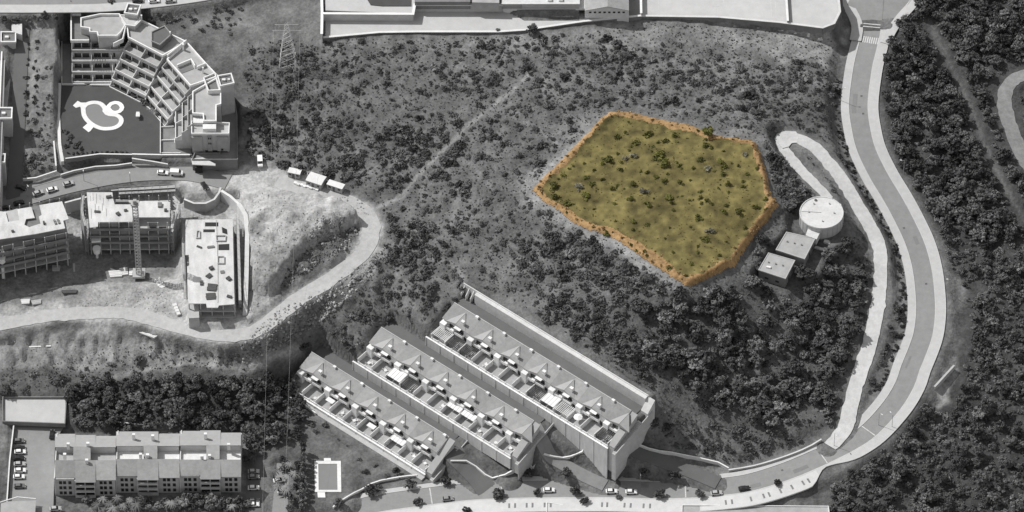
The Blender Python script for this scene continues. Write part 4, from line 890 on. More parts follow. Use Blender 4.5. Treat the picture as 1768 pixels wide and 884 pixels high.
# south tower: terrace, facade with windows, podium
TW = [(333,198),(373,211),(395,233),(395,236),(331,236)]
FA = pp([(331,233),(395,233),(396,215),(331,212)], 39.5); block(FA, 30, 39.4, 'wall', 'render'); deck(FA, 39.5, 'concrete'); parapet(FA, 39.5, 1.0, .35)
poly = pp([(333,203),(351,203),(351,212),(333,212)], 41); block(poly, 38, 41, 'awning', 'offwhite')
poly = pp([(350,214),(373,214),(373,222),(350,222)], 42); block(poly, 38, 41.9, 'roof_room', 'white')
fb = [np.array(q) for q in pp([(331,233),(395,233)], 39.5)]; dr = fb[1]-fb[0]; LL = np.linalg.norm(dr); dr /= LL; nr = np.array((dr[1], -dr[0]))
def facade_box(t0, t1, z0, z1, out, name, m, parent=CX):
    a = fb[0]+dr*LL*t0; b = fb[0]+dr*LL*t1; return MB().prism([a+nr*-.3, b+nr*-.3, b+nr*out, a+nr*out], z0, z1).build(name, m, parent)
facade_box(.0, .28, 31.6, 39.0, .8, 'wall', 'deck'); facade_box(.68, .97, 31.6, 39.0, .8, 'wall', 'deck'); facade_box(.42, .54, 31.2, 39.2, .5, 'wall', 'deck')
for t in (.44, .49): [facade_box(t, t+.035, z, z+1.0, .54, 'window', 'glass') for z in (37.6, 34.9)]
facade_box(.78, .84, 31.9, 33, .84, 'window', 'glass'); facade_box(.35, .95, 30.0, 31.3, .25, 'window', 'dark')
POD = pp([(332,277),(336,266),(380,266),(378,152),(402,152),(409,200),(410,277)], 30.6); block(POD, 24, 30.5, 'podium', 'concrete_dark'); MB().wall(POD, .3, 30.45, 31.3, True).build('podium_parapet', 'concrete_dark', CX)
poly = pp([(336,297),(352,297),(352,284),(336,284)], 29); MB().prism(pp([(337,299),(350,299),(350,296),(337,296)], 25.2), 25, 28).build('garage_door', 'dark', CX)
MB().prism(pp([(330,274),(350,272),(372,283),(372,286),(332,284)], 30.7), 30.4, 30.75).build('entry_ramp', 'concrete_pale', CX)
# garden terrace walls and cells under the balconies
for (P, hh) in (([(277,205),(277,268)], 1.4), ([(277,221),(300,220)], .9), ([(277,244),(303,243)], .9), ([(277,266),(312,266)], .9), ([(248,180),(277,205)], .7), ([(107,147),(146,147)], .9), ([(107,75),(107,147)], 1.4), ([(233,160),(258,140)], 2.0), ([(262,170),(280,153)], 2.0), ([(155,148),(200,149)], .8)):
    c = G(*P[0]); parapet([at(u, v, 28)[:2] for u, v in P], 27.9, hh, .3, False, m='offwhite', name='garden_wall')
MB().prism(pp([(157,137),(200,137),(197,148),(157,149)], 28.1), 27.8, 28.2).build('ground_terrace', 'deck', CX); MB().prism(pp([(108,76),(123,76),(123,130),(150,136),(150,146),(108,146)], 28.0), 27.7, 28.12).build('ground_terrace', 'concrete_dark', CX)
MB().prism(pp([(278,206),(313,200),(331,236),(331,268),(278,267)], 28.0), 27.7, 28.14).build('ground_terrace', 'concrete_dark', CX)
# ---- lawn pool with round paddling pool
LP = thing('swimming_pool', at(180, 200, 28), 'kidney shaped pool with broad white coping on the lawn of the curved complex', 'pool')
def smoothring(P, h, st=.6): q = catmull([at(u, v, h) for u, v in P+[P[0]]], st); return [(p[0], p[1]) for p in q[:-1]]
inner = smoothring([(147.5,188),(151,183),(160,180),(170,181),(176,186),(178.5,192),(181,197),(188,200.5),(198,201.5),(204,204.5),(205.5,209),(203,214),(196,218),(186,219.5),(176,219),(164,214),(155,207),(149.5,199)], 28.1)
def ring_mesh(inn, w, z0, z1, name, m, parent):
    q = np.array([(x, y, 0) for x, y in inn+[inn[0]]]); ar = sum(inn[i][0]*inn[i-1][1]-inn[i-1][0]*inn[i][1] for i in range(len(inn)))
    c = np.mean(np.array(inn), 0); mb = MB(); n = len(inn); P = np.array(inn)
    t = np.roll(P, -1, 0)-np.roll(P, 1, 0); t /= np.linalg.norm(t, axis=1)[:, None]; nn = np.stack([t[:, 1], -t[:, 0]], 1)
    if np.mean(np.einsum('ij,ij->i', nn, P-c)) < 0: nn = -nn
    O = P+nn*w
    mb.add([(p[0], p[1], z1) for p in P]+[(p[0], p[1], z1) for p in O]+[(p[0], p[1], z0) for p in P]+[(p[0], p[1], z0) for p in O], [])
    f = []
    for i in range(n):
        j = (i+1) % n; f += [(i, j, n+j, n+i), (i, 2*n+i, 2*n+j, j), (n+i, n+j, 3*n+j, 3*n+i)]
    mb.f = f; return mb.build(name, m, parent)
ring_mesh(inner, 1.75, 27.6, 28.22, 'coping', 'white', LP); MB().prism(inner, 27.2, 28.075).build('water', 'water', LP)
r2 = smoothring([(190.5,186),(194,181.5),(199,180),(204,181.5),(207,186),(204,190.5),(199,192),(194,190.5)], 28.1); ring_mesh(r2, 1.65, 27.6, 28.26, 'paddling_pool_coping', 'white', LP); MB().prism(r2, 27.3, 28.08).build('paddling_pool_water', 'water', LP)
for P in ([(178,184),(186,182),(190,196),(182,198),(177,192)], [(126,182),(134,174),(140,177),(151,177),(148,186),(143,190),(138,184),(131,186)], [(143,220),(152,212),(163,217),(156,226),(153,228)], [(186,194),(203,194),(203,200),(188,200)]):
    MB().prism(pp(P, 28.2), 27.9, 28.19).build('paved_corner', 'white', LP)
e = thing('pool_shelter', at(237, 199, 28), 'small pale lifeguard box at the edge of the lawn by the garden terraces', 'hut'); MB().box(at(238, 198, 28.8), (1.2, 1.6, 1.6)).build('box', 'offwhite', e); MB().box(at(238, 198, 29.7), (1.5, 1.9, .15)).build('lid', 'white', e)
# ---- walls round the lawn and along the street
def hwall(name, P, z0, z1, th, label, m='offwhite', cap=None, cat='wall'):
    q = [at(u, v, h) for u, v, h in P]; e = thing(name, q[0], label, cat); a = [p[:2] for p in q]; zz = [p[2] for p in q]
    MB().wall(a, th, [z+z0 for z in zz], [z+z1 for z in zz]).build('panel', m, e)
    if cap: MB().wall(a, th+.12, [z+z1 for z in zz], [z+z1+.12 for z in zz]).build('coping', cap, e)
    return e
hwall('boundary_wall', [(93,118,32.5),(91,180,30),(92,235,27.5),(97,290,25.6)], -1, 1.1, .45, 'long pale wall following the west edge of the lawn', 'offwhite', 'white')
hwall('boundary_wall', [(103,145,28.6),(101,200,28),(103,250,28),(108,280,27)], -1.5, .5, 1.2, 'broad pale ledge between lawn and long boundary wall', 'offwhite')
hwall('retaining_wall', [(113,275,28),(172,267,28),(228,268,28)], -3, .4, .4, 'dark retaining wall holding the lawn above the street', 'concrete_dark', 'offwhite')
hwall('retaining_wall', [(228,268,28),(276,269,28),(328,269,28)], -3, .6, .4, 'pale topped wall below the garden terraces beside the ramp', 'concrete', 'white')
hwall('ramp_wall', [(228,276,27.6),(262,281,26.6),(290,286,26)], -1, .8, .4, 'pale sloping ramp wall above the street with parked vans', 'concrete', 'offwhite')
hwall('kerb_wall', [(105,304,24.6),(128,297,24.9),(165,290,25.2),(200,288,25.5),(228,284,25.8)], -.5, .8, .35, 'thin pale wall on the uphill side of the street', 'concrete', 'offwhite')
hwall('kerb_wall', [(40,311,24.6),(62,309,24.9),(80,303,25.2),(98,297,25.4)], -.5, .7, .35, 'curved pale kerb wall round the planted corner plot', 'offwhite', 'white')
e = thing('planter_box', at(92, 82, 33), 'small rectangular walled enclosure with pale rim beside the long boundary wall', 'enclosure')
poly = pp([(84.5,70),(101,70),(101,97),(84.5,97)], 33.6); MB().wall(poly, .45, 31, 34.0, True).build('rim_wall', 'white', e); MB().prism(poly, 31, 33.2).build('filling', 'deck', e)
# ---- slab block at the left edge, mostly outside the frame
LB = thing('apartment_block', at(-5, 200, 26), 'long apartment block cut by the picture edge with white framed stair towers', 'apartments')
block(pp([(-70,75),(10,75),(0,330),(-70,330)], 37), 20, 36.9, 'wall', 'render', LB); deck(pp([(-70,75),(10,75),(0,330),(-70,330)], 37), 37, 'deck', LB); parapet(pp([(-70,75),(4,75),(-6,330)], 37), 37, .9, .5, False, parent=LB)
block(pp([(4,110),(22,110),(10,190),(4,190)], 34), 20, 33.9, 'wall', 'render', LB); deck(pp([(4,110),(20,110),(12,190),(2,190)], 34), 34, 'deck', LB)
for (P, h) in (([(1,18),(20,18),(20,28),(1,28)], 40), ([(2,57),(27,57),(27,74),(2,74)], 40), ([(-2,188),(21,188),(20,206),(-3,206)], 37.6), ([(-8,268),(9,268),(8,282),(-9,282)], 35.6)):
    poly = pp(P, h); t = block(poly, 21, h, 'stair_tower', 'render', LB); deck(poly, h, 'deck_dark', t, 'tower_roof'); parapet(poly, h, .8, .45, parent=t); c = np.mean(np.array(poly), 0); MB().box((c[0]-.6, c[1], h+.4), (1.4, 1.0, .8)).build('roof_unit', 'white', t)
e = thing('tool_shed', at(30, 45, 38), 'pale flat roofed shed beside the dark side street', 'shed'); MB().prism(pp([(20,41),(38,41),(38,60),(29,57),(20,52)], 41), 36, 41).build('roof_block', 'concrete_pale', e); MB().prism(pp([(21,55),(37,60),(37,61),(21,57)], 38.5), 36, 40.5).build('front_wall', 'render', e)
# ------------------------------------------------------------ building site
def quadpt(Q, s, t):                                        # bilinear in a plan quad A B C D
    A, B, C, D = [np.array(q) for q in Q]; return (A*(1-s)+B*s)*(1-t)+(D*(1-s)+C*s)*t
def shell(e, Q, base, floors, floorh, nx, nyb, soffit='concrete_dark', slab='concrete', over=.25):
    """bare concrete frame: slabs, columns, a few block walls; Q = plan quad, front edge is D-C"""
    A, B, C, D = Q
    for f in range(floors):
        z = base+f*floorh
        MB().prism(Q, z-.3, z).build('floor_slab', slab, e)
        for i in range(nx+1):
            for j in ((0, nyb) if f else range(nyb+1)):
                p = quadpt(Q, .02+.96*i/nx, .03+.94*j/nyb); MB().box((p[0], p[1], z+floorh/2-.15), (.35, .35, floorh-.3), atan2(B[1]-A[1], B[0]-A[0])).build('column', slab, e)
        if f:
            for i in range(nx):                              # recessed block walls and openings
                if (i+f) % 5 == 3: continue
                a = quadpt(Q, .02+.96*i/nx+.012, .96); b = quadpt(Q, .02+.96*(i+1)/nx-.012, .96)
                zz = z+(floorh-.45 if (i*3+f) % 4 else 1.1); MB().wall([a, b], .2, z, zz).build('block_wall', soffit, e)
            d = quadpt(Q, 0.01, 1.02); c = quadpt(Q, .99, 1.02); MB().wall([d, c], .16, z-.32, z+(.95 if f % 2 else .6)).build('balcony_rail', soffit, e)
def top_slab(e, poly, z, th=.35, m='slab', name='roof_slab'): return MB().prism(poly, z-th, z).build(name, m, e)
B1 = thing('construction_building', at(60, 430, 18.4), 'unfinished concrete block with three white roof patches cut by the picture edge', 'building site')
q = pp([(-60,427),(123,410),(119,398),(-60,405)], 32.0); q1 = [q[3], q[2], q[1], q[0]]
F1 = pp([(-70,372),(108,345),(120,411),(-70,442)], 32.5); F1 = [F1[0], F1[1], F1[2], F1[3]]
fl = [at(-70,410,22)[:2], at(109,383,22)[:2], at(121,446,22)[:2], at(-70,487,22)[:2]]
shell(B1, fl, 22.0, 4, 3.45, 10, 3)
for i in range(11):
    for t in (.03, .5, .97): p = quadpt(fl, .02+.96*i/10, t); MB().box((p[0], p[1], 20), (.4, .4, 4.2)).build('column', 'concrete', B1)
p4_ = [at(-70,432,35.2)[:2], at(60,404,35.2)[:2], at(112,396,35.2)[:2], at(121,409,33)[:2], at(-70,440,33)[:2]]
MB().prism([at(-70,413,36.3)[:2], at(0,413,36.3)[:2], at(112,394,36.3)[:2], at(121.5,410,32.6)[:2], at(-70,441,32.6)[:2]], 32.2, [36.1, 36.1, 36.1, 32.7, 32.7]).build('sloping_terrace', 'concrete_dark', B1)
top_slab(B1, pp([(-70,424),(-70,355),(10,366),(14,383),(33,380),(30,361),(54,357),(60,376),(45,378),(42,388),(50,392),(70,386),(67,374),(72,371),(68,354),(107,347.5),(118.5,378),(109,381),(112.5,394),(60,404),(0,413)], 36.5), 36.5)
top_slab(B1, pp([(10,366),(30,360),(34,380),(14,384)], 35.9), 35.9, .3, 'concrete', 'lower_slab'); top_slab(B1, pp([(42,377),(70,372),(70,388),(46,392)], 35.6), 35.6, .3, 'concrete_dark', 'lower_slab'); top_slab(B1, pp([(54,357),(68,354),(72,372),(60,376)], 35.4), 35.4, .3, 'concrete_dark', 'lower_slab')
B2 = thing('construction_building', at(225, 420, 18.4), 'unfinished concrete block wrapped in scaffolding behind the tower crane', 'building site')
fl2 = [at(155,384,20.3)[:2], at(296,380,20.3)[:2], at(294,430.5,20.3)[:2], at(155,431,20.3)[:2]]
shell(B2, fl2, 20.3, 4, 3.6, 8, 3)
for i in range(9):
    for t in (.03, .5, .97): p = quadpt(fl2, .02+.96*i/8, t); MB().box((p[0], p[1], 18.3), (.4, .4, 4.2)).build('column', 'concrete', B2)
R2P = pp([(149.7,332),(194,332),(195.5,343.6),(198,352.8),(225,353),(226,356),(240,355),(241,347.5),(252,346.7),(292.7,348.7),(293.3,375),(229.6,375),(228.6,382.8),(169.5,383.3),(169,391),(155,393)], 34.5)
top_slab(B2, R2P, 34.5)
MB().prism(pp([(196,344),(240,346),(240,354),(197,353)], 33.1), 32.5, 33.1).build('lower_slab', 'concrete', B2); MB().prism(pp([(200,346),(222,346),(222,349),(200,349)], 34), 33, 34.1).build('block_wall', 'concrete_dark', B2)
for k, (u0, v0) in enumerate(((156,338),(160,333),(166,334),(172,336),(178,341),(164,352),(170,356),(176,350),(157,360),(186,338),(183,360))):
    a = np.array(at(u0, v0, 34.55)[:2]); b = np.array(at(u0+.4, v0+9+(k % 3)*4, 34.55)[:2]); MB().wall([a, b], .18, 34.5, 34.62).build('formwork_board', 'concrete', B2)
B3 = thing('construction_building', at(365, 460, 21.6), 'long unfinished block seen from above with pale roof slab and dark roof openings', 'building site')
fl3 = [at(321,397,22.4)[:2], at(404,397,22.4)[:2], at(408,546,22.4)[:2], at(325,546,22.4)[:2]]
for i in range(5):
    for j in range(9): p = quadpt(fl3, .03+.94*i/4, .02+.96*j/8); MB().box((p[0], p[1], 24.8), (.4, .4, 6.6)).build('column', 'concrete', B3)
MB().prism(fl3, 21.4, 21.9).build('floor_slab', 'concrete', B3); MB().prism(fl3, 24.7, 25).build('floor_slab', 'concrete', B3)
top_slab(B3, pp([(320.3,379.2),(401.9,378.4),(403,440),(405,525),(378,527),(376,531),(357,531),(356,524),(326,524),(324,512),(323,460),(327,458),(326,440),(320,440)], 28.4), 28.4)
MB().prism(pp([(324,524),(343,524),(344,548),(326,549)], 25.5), 19, 25.4).build('side_block', 'concrete', B3)
for P in ([(354,384),(377,384),(377,391),(354,391)], [(351,396),(371,396),(371,401),(351,401)], [(377,422),(396,421),(396,432),(377,432)], [(383,392),(392,396),(393,405),(384,402)]):
    MB().prism(pp(P, 28.4), 28.3, 28.43).build('roof_opening', 'dark', B3)
for P in ([(373,408),(390,408),(389,417),(374,417)], [(340,400),(345,400),(345,412),(339,412)], [(376,444),(387,444),(387,456),(376,456)]): MB().wall(pp(P, 28.4), .25, 28.38, 29, True).build('upstand', 'concrete', B3)
MB().wall(pp([(373.5,380),(376,462),(376,523)], 28.4), .15, 28.38, 28.6).build('upstand', 'concrete', B3)
# material lying on the slabs
def stack(u, v, h, L_, W_, hh, rz, label, m='timber_dark', n=4, name='timber_stack'):
    p = at(u, v, h); e = thing(name, p, label, 'material', 'building material on the roof slabs', rz)
    for k in range(n):
        mb = MB(); mb.box((0, (k-(n-1)/2)*W_/n, hh/2+.02*(k % 2)), (L_*(.9+.1*((k*7) % 3)/2), W_/n*.86, hh)); mb.build('plank', m, e, world=False)
stack(366,497,28.4,3.6,3.4,.5,-.15,'dark stack of timber boards in the crane shadow on the long slab',n=6); stack(364,512,28.4,3.8,3.2,.35,.1,'loose timber boards near the street end of the long slab',n=5)
stack(348,490,28.4,1.2,1.8,.6,0,'dark crate near the west edge of the long slab',n=2); stack(365,464,28.4,1.6,1.4,.8,.5,'small dark heap of props midway along the long slab',n=3); stack(361,477,28.4,2.2,1.8,.5,.8,'crossed dark boards on the long slab',n=3)
stack(395,482,28.4,1.6,1.8,.7,.7,'dark bundle near the east edge of the long slab',n=3); stack(396,513,28.4,2.0,1.1,.6,-.4,'dark bundle at the lower east corner of the long slab',n=2); stack(364,427,28.4,2.8,1,.4,.15,'flat grey boards beside the square opening of the long slab','concrete_dark'); stack(344,427,28.4,2.2,.8,.4,-.5,'short dark boards at the upper west part of the long slab',n=2); stack(384,470,28.4,1.6,1.4,.3,.2,'small scattered boards at the east side of the long slab','concrete_dark')
stack(168,366,34.5,2.4,1.0,.4,-.15,'dark board bundle on the west part of the scaffolded slab',n=2); stack(204,370,34.5,1.4,1.6,.6,.6,'dark heap of props in the middle of the scaffolded slab',n=3); stack(217,364,34.5,1.3,.9,.6,.2,'small dark box in the middle of the scaffolded slab',n=2); stack(286,364,34.5,1.1,1.1,.8,0,'small dark box near the east edge of the scaffolded slab',n=2); stack(188,341,34.5,2.2,1.1,.7,.2,'dark bundle at the back of the scaffolded slab',n=2); stack(276,355,34.5,1.6,2.2,.8,0,'grey frame standing at the back east corner of the scaffolded slab','concrete_dark',n=3)
stack(22,400,36.5,1,.9,.6,.3,'small dark box on the block with white roof patches',n=2); stack(95,384,36.5,.8,2.4,.5,.35,'thin dark beam pile on the block with white roof patches','concrete_dark',n=2); stack(101,383,36.5,.8,2.4,.5,.35,'second thin beam pile at the corner of the block with white roof patches','concrete_dark',n=2); stack(76,386,36.5,.7,1.4,.8,.2,'small upright frame on the block with white roof patches',n=2)
for (u, v, L_, W_, rz, lab, m) in ((200,474,5,3.2,.1,'pale formwork boards stacked on the ground west of the crane','offwhite'),(214,470,3,3.6,.2,'second pale board stack beside the crane base','offwhite'),(226,471,1.4,3.4,0,'upright pale panel stack next to the crane base','fabric'),(276,490,2.4,5.5,.5,'long pale planks on the bare ground south of the crane','offwhite'),(44,522,3.2,2.2,.1,'pale pallet stack in the shade near the dirt road','offwhite'),(63,523,3.6,2.0,.2,'grey pallet stack next to the pale one by the dirt road','concrete'),(97,464,3,2.6,0,'grey crate stack in front of the picture edge block','concrete'),(128,463,.8,4,.1,'thin grey beams leaning in front of the picture edge block','concrete'),(255,578,7,1.6,-.45,'pale plank strip beside the dirt road corner','offwhite'),(120,505,5.6,1.6,.05,'dark board heap in the shaded pit','timber_dark'),(305,535,1.5,6,.35,'pale pipe bundle on the ramp beside the long slab','offwhite'),(118,368,2.2,1.4,.2,'pale material in the gap between the two blocks','fabric')):
    g_ = G(u, v); e = thing('board_stack', g_, lab, 'material', 'building material on the ground', rz)
    for k in range(4): MB().box((0, (k-1.5)*W_/4, .3+.04*(k % 2)), (L_*(.9+.05*k), W_/4*.86, .6)).build('plank', m, e, False)
# scaffolding
def scaffold(P, z0, z1, label, net=True, lift=2.0):
    e = thing('scaffold', (*P[0], z0), label, 'scaffolding', 'scaffolding on the building site'); Q = catmull([(x, y, 0) for x, y in P], 2.4) if len(P) > 2 else np.array([np.array((*P[0], 0))*(1-t)+np.array((*P[1], 0))*t for t in np.linspace(0, 1, max(2, int(hypot(P[1][0]-P[0][0], P[1][1]-P[0][1])/2.4)))])
    o = offs(Q, 1.0)
    for a, b in zip(Q, o):
        for p in (a, b): MB().tube((p[0], p[1], z0), (p[0], p[1], z1+.8), .06, n=4).build('standard', 'metal', e)
    z = z0+lift
    while z <= z1+.1:
        for a, b, c, d in zip(Q[:-1], Q[1:], o[:-1], o[1:]): MB().prism([a[:2], b[:2], d[:2], c[:2]], z-.05, z).build('deck_board', 'concrete', e)
        MB().wall(o, .07, z+.9, z+1.0).build('guard_rail', 'metal', e); z += lift
    if net: MB().wall(offs(Q, 1.12), .03, z0+1, z1+.4).build('safety_net', 'netting', e)
scaffold([at(149,385,20)[:2], at(147,412,20)[:2], at(153,437,20)[:2]][::-1], 19, 35, 'tall scaffold wrapping the west end of the scaffolded block')
scaffold([at(299,375,21)[:2], at(308,385,21)[:2], at(302,410,20)[:2], at(296,432,20)[:2]], 18, 33.5, 'tall scaffold bulging round the east end of the scaffolded block', net=False)
scaffold([at(205,332,33)[:2], at(250,330,33)[:2], at(303,327,33)[:2]], 30, 34.5, 'low scaffold behind the scaffolded block beside the street', net=False)
scaffold([at(409,399,20)[:2], at(413,540,20)[:2]], 20.8, 28.3, 'narrow scaffold in the dark gap east of the long slab', net=False)
scaffold([at(322,408,20)[:2], at(320,450,20)[:2], at(323,520,20)[:2]][::-1], 20.8, 27.5, 'short scaffold along the west side of the long slab', net=False)
for (u, v, h, lab) in ((167,424,24,'white funnel shaped rubble chute at the corner of the scaffolded block'), (3,440,30,'white rubble chute at the picture edge block')):
    p = at(u, v, h); e = thing('rubble_chute', (p[0], p[1], 18.5), lab, 'chute')
    MB().cyl((p[0], p[1]-1), 1.3, h-2.6, h-.2, 12, 1.5).build('funnel', 'fabric', e); MB().cyl((p[0], p[1]-1), .5, 18.6, h-2.6, 10, .5).build('pipe', 'offwhite', e); MB().prism(pp([(u-9,v-14),(u+7,v-14),(u+7,v-8),(u-9,v-7)], h+2), h+1.3, h+2).build('loading_platform', 'fabric', e)
# crane mast
cb = at(240, 473, 18.8); CR = thing('tower_crane', cb, 'lattice crane mast standing in front of the scaffolded block', 'crane')
ch = 37.0; s_ = .95
for sx in (-1, 1):
    for sy in (-1, 1): MB().tube((cb[0]+sx*s_, cb[1]+sy*s_, cb[2]-.3), (cb[0]+sx*s_, cb[1]+sy*s_, cb[2]+ch), .13, n=4).build('leg', 'metal', CR)
nb_ = 22
for k in range(nb_):
    z = cb[2]+ch*k/nb_; z2 = cb[2]+ch*(k+1)/nb_; mb = MB()
    for (a, b) in (((-1,-1),(1,-1)), ((1,-1),(1,1)), ((1,1),(-1,1)), ((-1,1),(-1,-1))):
        mb.tube((cb[0]+a[0]*s_, cb[1]+a[1]*s_, z), (cb[0]+b[0]*s_, cb[1]+b[1]*s_, z2), .09, n=3); mb.tube((cb[0]+a[0]*s_, cb[1]+a[1]*s_, z), (cb[0]+b[0]*s_, cb[1]+b[1]*s_, z), .11, n=3)
    mb.build('lattice_brace', 'metal', CR)
MB().box((cb[0], cb[1], cb[2]+ch+.5), (2.4, 2.4, 1.0)).build('slewing_ring', 'metal', CR); MB().box((cb[0], cb[1], cb[2]+ch+1.9), (1.2, 1.2, 1.8)).build('tower_head', 'metal', CR)
MB().box((cb[0], cb[1], cb[2]+.3), (4.6, 4.6, .9)).build('ballast_base', 'concrete', CR)
# site huts, pits and walls
def hut(u, v, h, L_, W_, H_, rz, label, pitch=0.0):
    p = G(u, v); e = thing('site_cabin', p, label, 'cabin', 'site cabins by the dirt road', rz)
    MB().box((0, 0, H_/2+.2), (L_, W_, H_)).build('body', 'metal', e, False)
    mb = MB(); mb.add([(-L_/2-.15, -W_/2-.15, H_+.2), (L_/2+.15, -W_/2-.15, H_+.2), (L_/2+.15, W_/2+.15, H_+.2), (-L_/2-.15, W_/2+.15, H_+.2), (-L_/2-.15, 0, H_+.25+pitch), (L_/2+.15, 0, H_+.25+pitch)], [(0, 1, 5, 4), (2, 3, 4, 5), (0, 4, 3), (1, 2, 5), (3, 2, 1, 0)]); mb.build('roof', 'offwhite', e, False)
    for k in range(3):
        if k == 1: MB().box((-L_*.05, -W_/2-.02, 1.25), (.9, .08, 2.0)).build('door', 'metal_dark', e, False)
        else: MB().box((L_*(.3 if k else -.32), -W_/2-.02, 1.75), (1.0, .08, .8)).build('window', 'glass', e, False)
hut(509, 304, 26, 4.6, 2.4, 2.6, -.27, 'smallest of three pale site cabins, nearest the white van'); hut(546, 318, 26, 6.2, 4.6, 2.9, -.42, 'largest of three site cabins, standing between the other two', .35); hut(580, 327, 26, 6.2, 2.5, 2.6, -.42, 'long narrow site cabin at the dirt road bend')
e = thing('block_pile', G(523, 321), 'white pile of blocks in front of the site cabins', 'material', None, -.35)
for k in range(8): MB().box((k*1.25-3.0, -.3*(k % 2), .45), (1.15, 1.0, .9 if k < 2 else .5)).build('block', 'white', e, False)
hwall('site_wall', [(412,353,26.4),(424,372,26.5),(427,400,26.5),(426,460,26),(424,520,24.5),(423,545,22)], -7, .4, 1.5, 'pale concrete wall curving along the pit of the long slab', 'offwhite', 'concrete_pale')
hwall('site_wall', [(382,330,26.3),(398,340,26.4),(412,353,26.4)], -6, .4, 1.0, 'short pale wall joining the curved turning head to the pit wall', 'offwhite')
hwall('curved_wall', [(318,345,25.6),(335,352,25.6),(355,352,25.7),(370,345,25.8),(378,334,25.9),(381,325,25.9)], -7, .3, .6, 'curved retaining wall below the turning head with the parked dark car', 'concrete', 'concrete_pale')
hwall('site_wall', [(112,352,23.2),(130,347,23.6),(150,342,24)], -5, .6, .6, 'pale retaining wall between the two unfinished blocks below the street', 'concrete', 'concrete_pale')
hwall('site_wall', [(192,330,25.2),(240,326,25.6),(302,322,25.6)], -4, .3, .4, 'retaining wall behind the scaffolded block under the street', 'concrete_dark', 'concrete')
hwall('low_wall', [(-60,572,14.8),(60,566,15),(110,563,15.1),(160,569,14.6),(188,572,14.2)], -3.4, .3, .5, 'long low retaining wall below the dirt road at the picture edge', 'concrete_dark', 'concrete')
hwall('low_wall', [(-60,602,11.8),(40,600,11.8),(88,598,12)], -1.5, .2, .4, 'crumbling low wall on the slope below the dirt road', 'concrete', 'offwhite')
# ------------------------------------------------------------ water tank and pump houses
TK = thing('water_tank', (TANKC[0], TANKC[1], 28.6), 'round pale concrete water tank beside the hairpin track', 'tank')
ztk = at(1418.5, 367, 0); zt = 34.0; tc = at(1418.5, 367, zt); R_ = 8.1
MB().cyl((tc[0], tc[1]), R_, 26, zt-.3, 48).build('shell', 'render', TK)
for k in range(24):
    a = 2*pi*k/24; MB().box((tc[0]+R_*cos(a), tc[1]+R_*sin(a), 30.5), (.18, .35, 7), a).build('wall_rib', 'concrete', TK)
MB().cyl((tc[0], tc[1]), R_+.12, zt-.32, zt, 48).build('roof', 'concrete_pale', TK); MB().wall([(tc[0]+(R_-.1)*cos(t), tc[1]+(R_-.1)*sin(t)) for t in np.linspace(0, 2*pi, 41)[:-1]], .3, zt-.05, zt+.22, True).build('rim', 'concrete_pale', TK)
MB().cyl((tc[0]-2, tc[1]+6.2), .5, zt, zt+.4, 10).build('hatch', 'metal_dark', TK)
for (du, dv) in ((1396,366),(1405,352),(1432,352),(1440,368),(1420,382)): q_ = at(du, dv, zt); MB().cyl(q_[:2], .28, zt, zt+.5, 8).build('vent', 'concrete', TK)
MB().wall([at(1384,365,zt)[:2], at(1418,367,zt)[:2]], .12, zt, zt+.1).build('pipe', 'concrete_dark', TK)
MB().prism(pp([(1442,350),(1452,352),(1457,377),(1442,373)], 31), 27, 31).build('pipe_vault', 'concrete_pale', TK)
e = thing('wedge_wall', G(1390, 388), 'small pale wing wall on the west flank of the round tank', 'wall'); MB().prism(pp([(1385,374),(1394,379),(1394,392),(1391,390)], 29.5), 26.5, 30).build('panel', 'concrete_pale', e)
def flat_house(P, h, base, label, m_roof, doors):
    c = at(P[0][0], P[0][1], base); e = thing('pump_house', c, label, 'building', 'flat pump houses by the tank'); poly = pp(P, h)
    MB().prism(poly, base-2, h-.25).build('wall', 'concrete_dark', e); MB().prism(offset_poly(poly, .3), h-.27, h).build('roof', m_roof, e); parapet(poly, h, .16, .3, m='concrete', parent=e, name='roof_edge')
    for (i, t, w, z0, z1) in doors:
        a = np.array(poly[i]); b = np.array(poly[(i+1) % len(poly)]); d = (b-a)/np.linalg.norm(b-a); n = np.array((d[1], -d[0])); c0 = a+(b-a)*t
        cc = np.mean(np.array(poly), 0); n = n if n@(c0-cc) > 0 else -n
        MB().prism([c0-d*w/2, c0+d*w/2, c0+d*w/2+n*.06, c0-d*w/2+n*.06], base+z0, base+z1).build('door' if z0 < .5 else 'window', 'dark', e)
    cc = np.mean(np.array(poly), 0)
    for k_ in range(3): MB().cyl((cc[0]-3+k_*2.6, cc[1]+1.5-k_*.8), .3, h-.02, h+.45, 8).build('vent', 'concrete_dark', e)
    return e
def offset_poly(P, o):
    c = np.mean(np.array(P), 0); return [tuple(np.array(p)+(np.array(p)-c)/np.linalg.norm(np.array(p)-c)*o) for p in P]
flat_house([(1358,401),(1407,412),(1389,447),(1340,431)], 31.5, 27.2, 'middle flat roofed pump house directly below the round tank', 'deck', [(1, .5, 1.2, .1, 2.2), (1, .25, 1.4, 1.4, 2.2)])
flat_house([(1327,437),(1372,450),(1356,481),(1310,466)], 31.0, 26.0, 'lowest flat roofed pump house with a white spot on its roof', 'deck', [(2, .3, 1.4, 1.5, 2.4), (2, .7, 1.4, 1.5, 2.4), (1, .6, 1.2, .1, 2.2)])
e = thing('roof_box', at(1327, 462, 31.05), 'white box lying on the roof of the lowest pump house', 'box', None, -.3); MB().box((0, 0, .25), (1.8, .9, .5), 0, .9).build('box_lid', 'white', e, False)
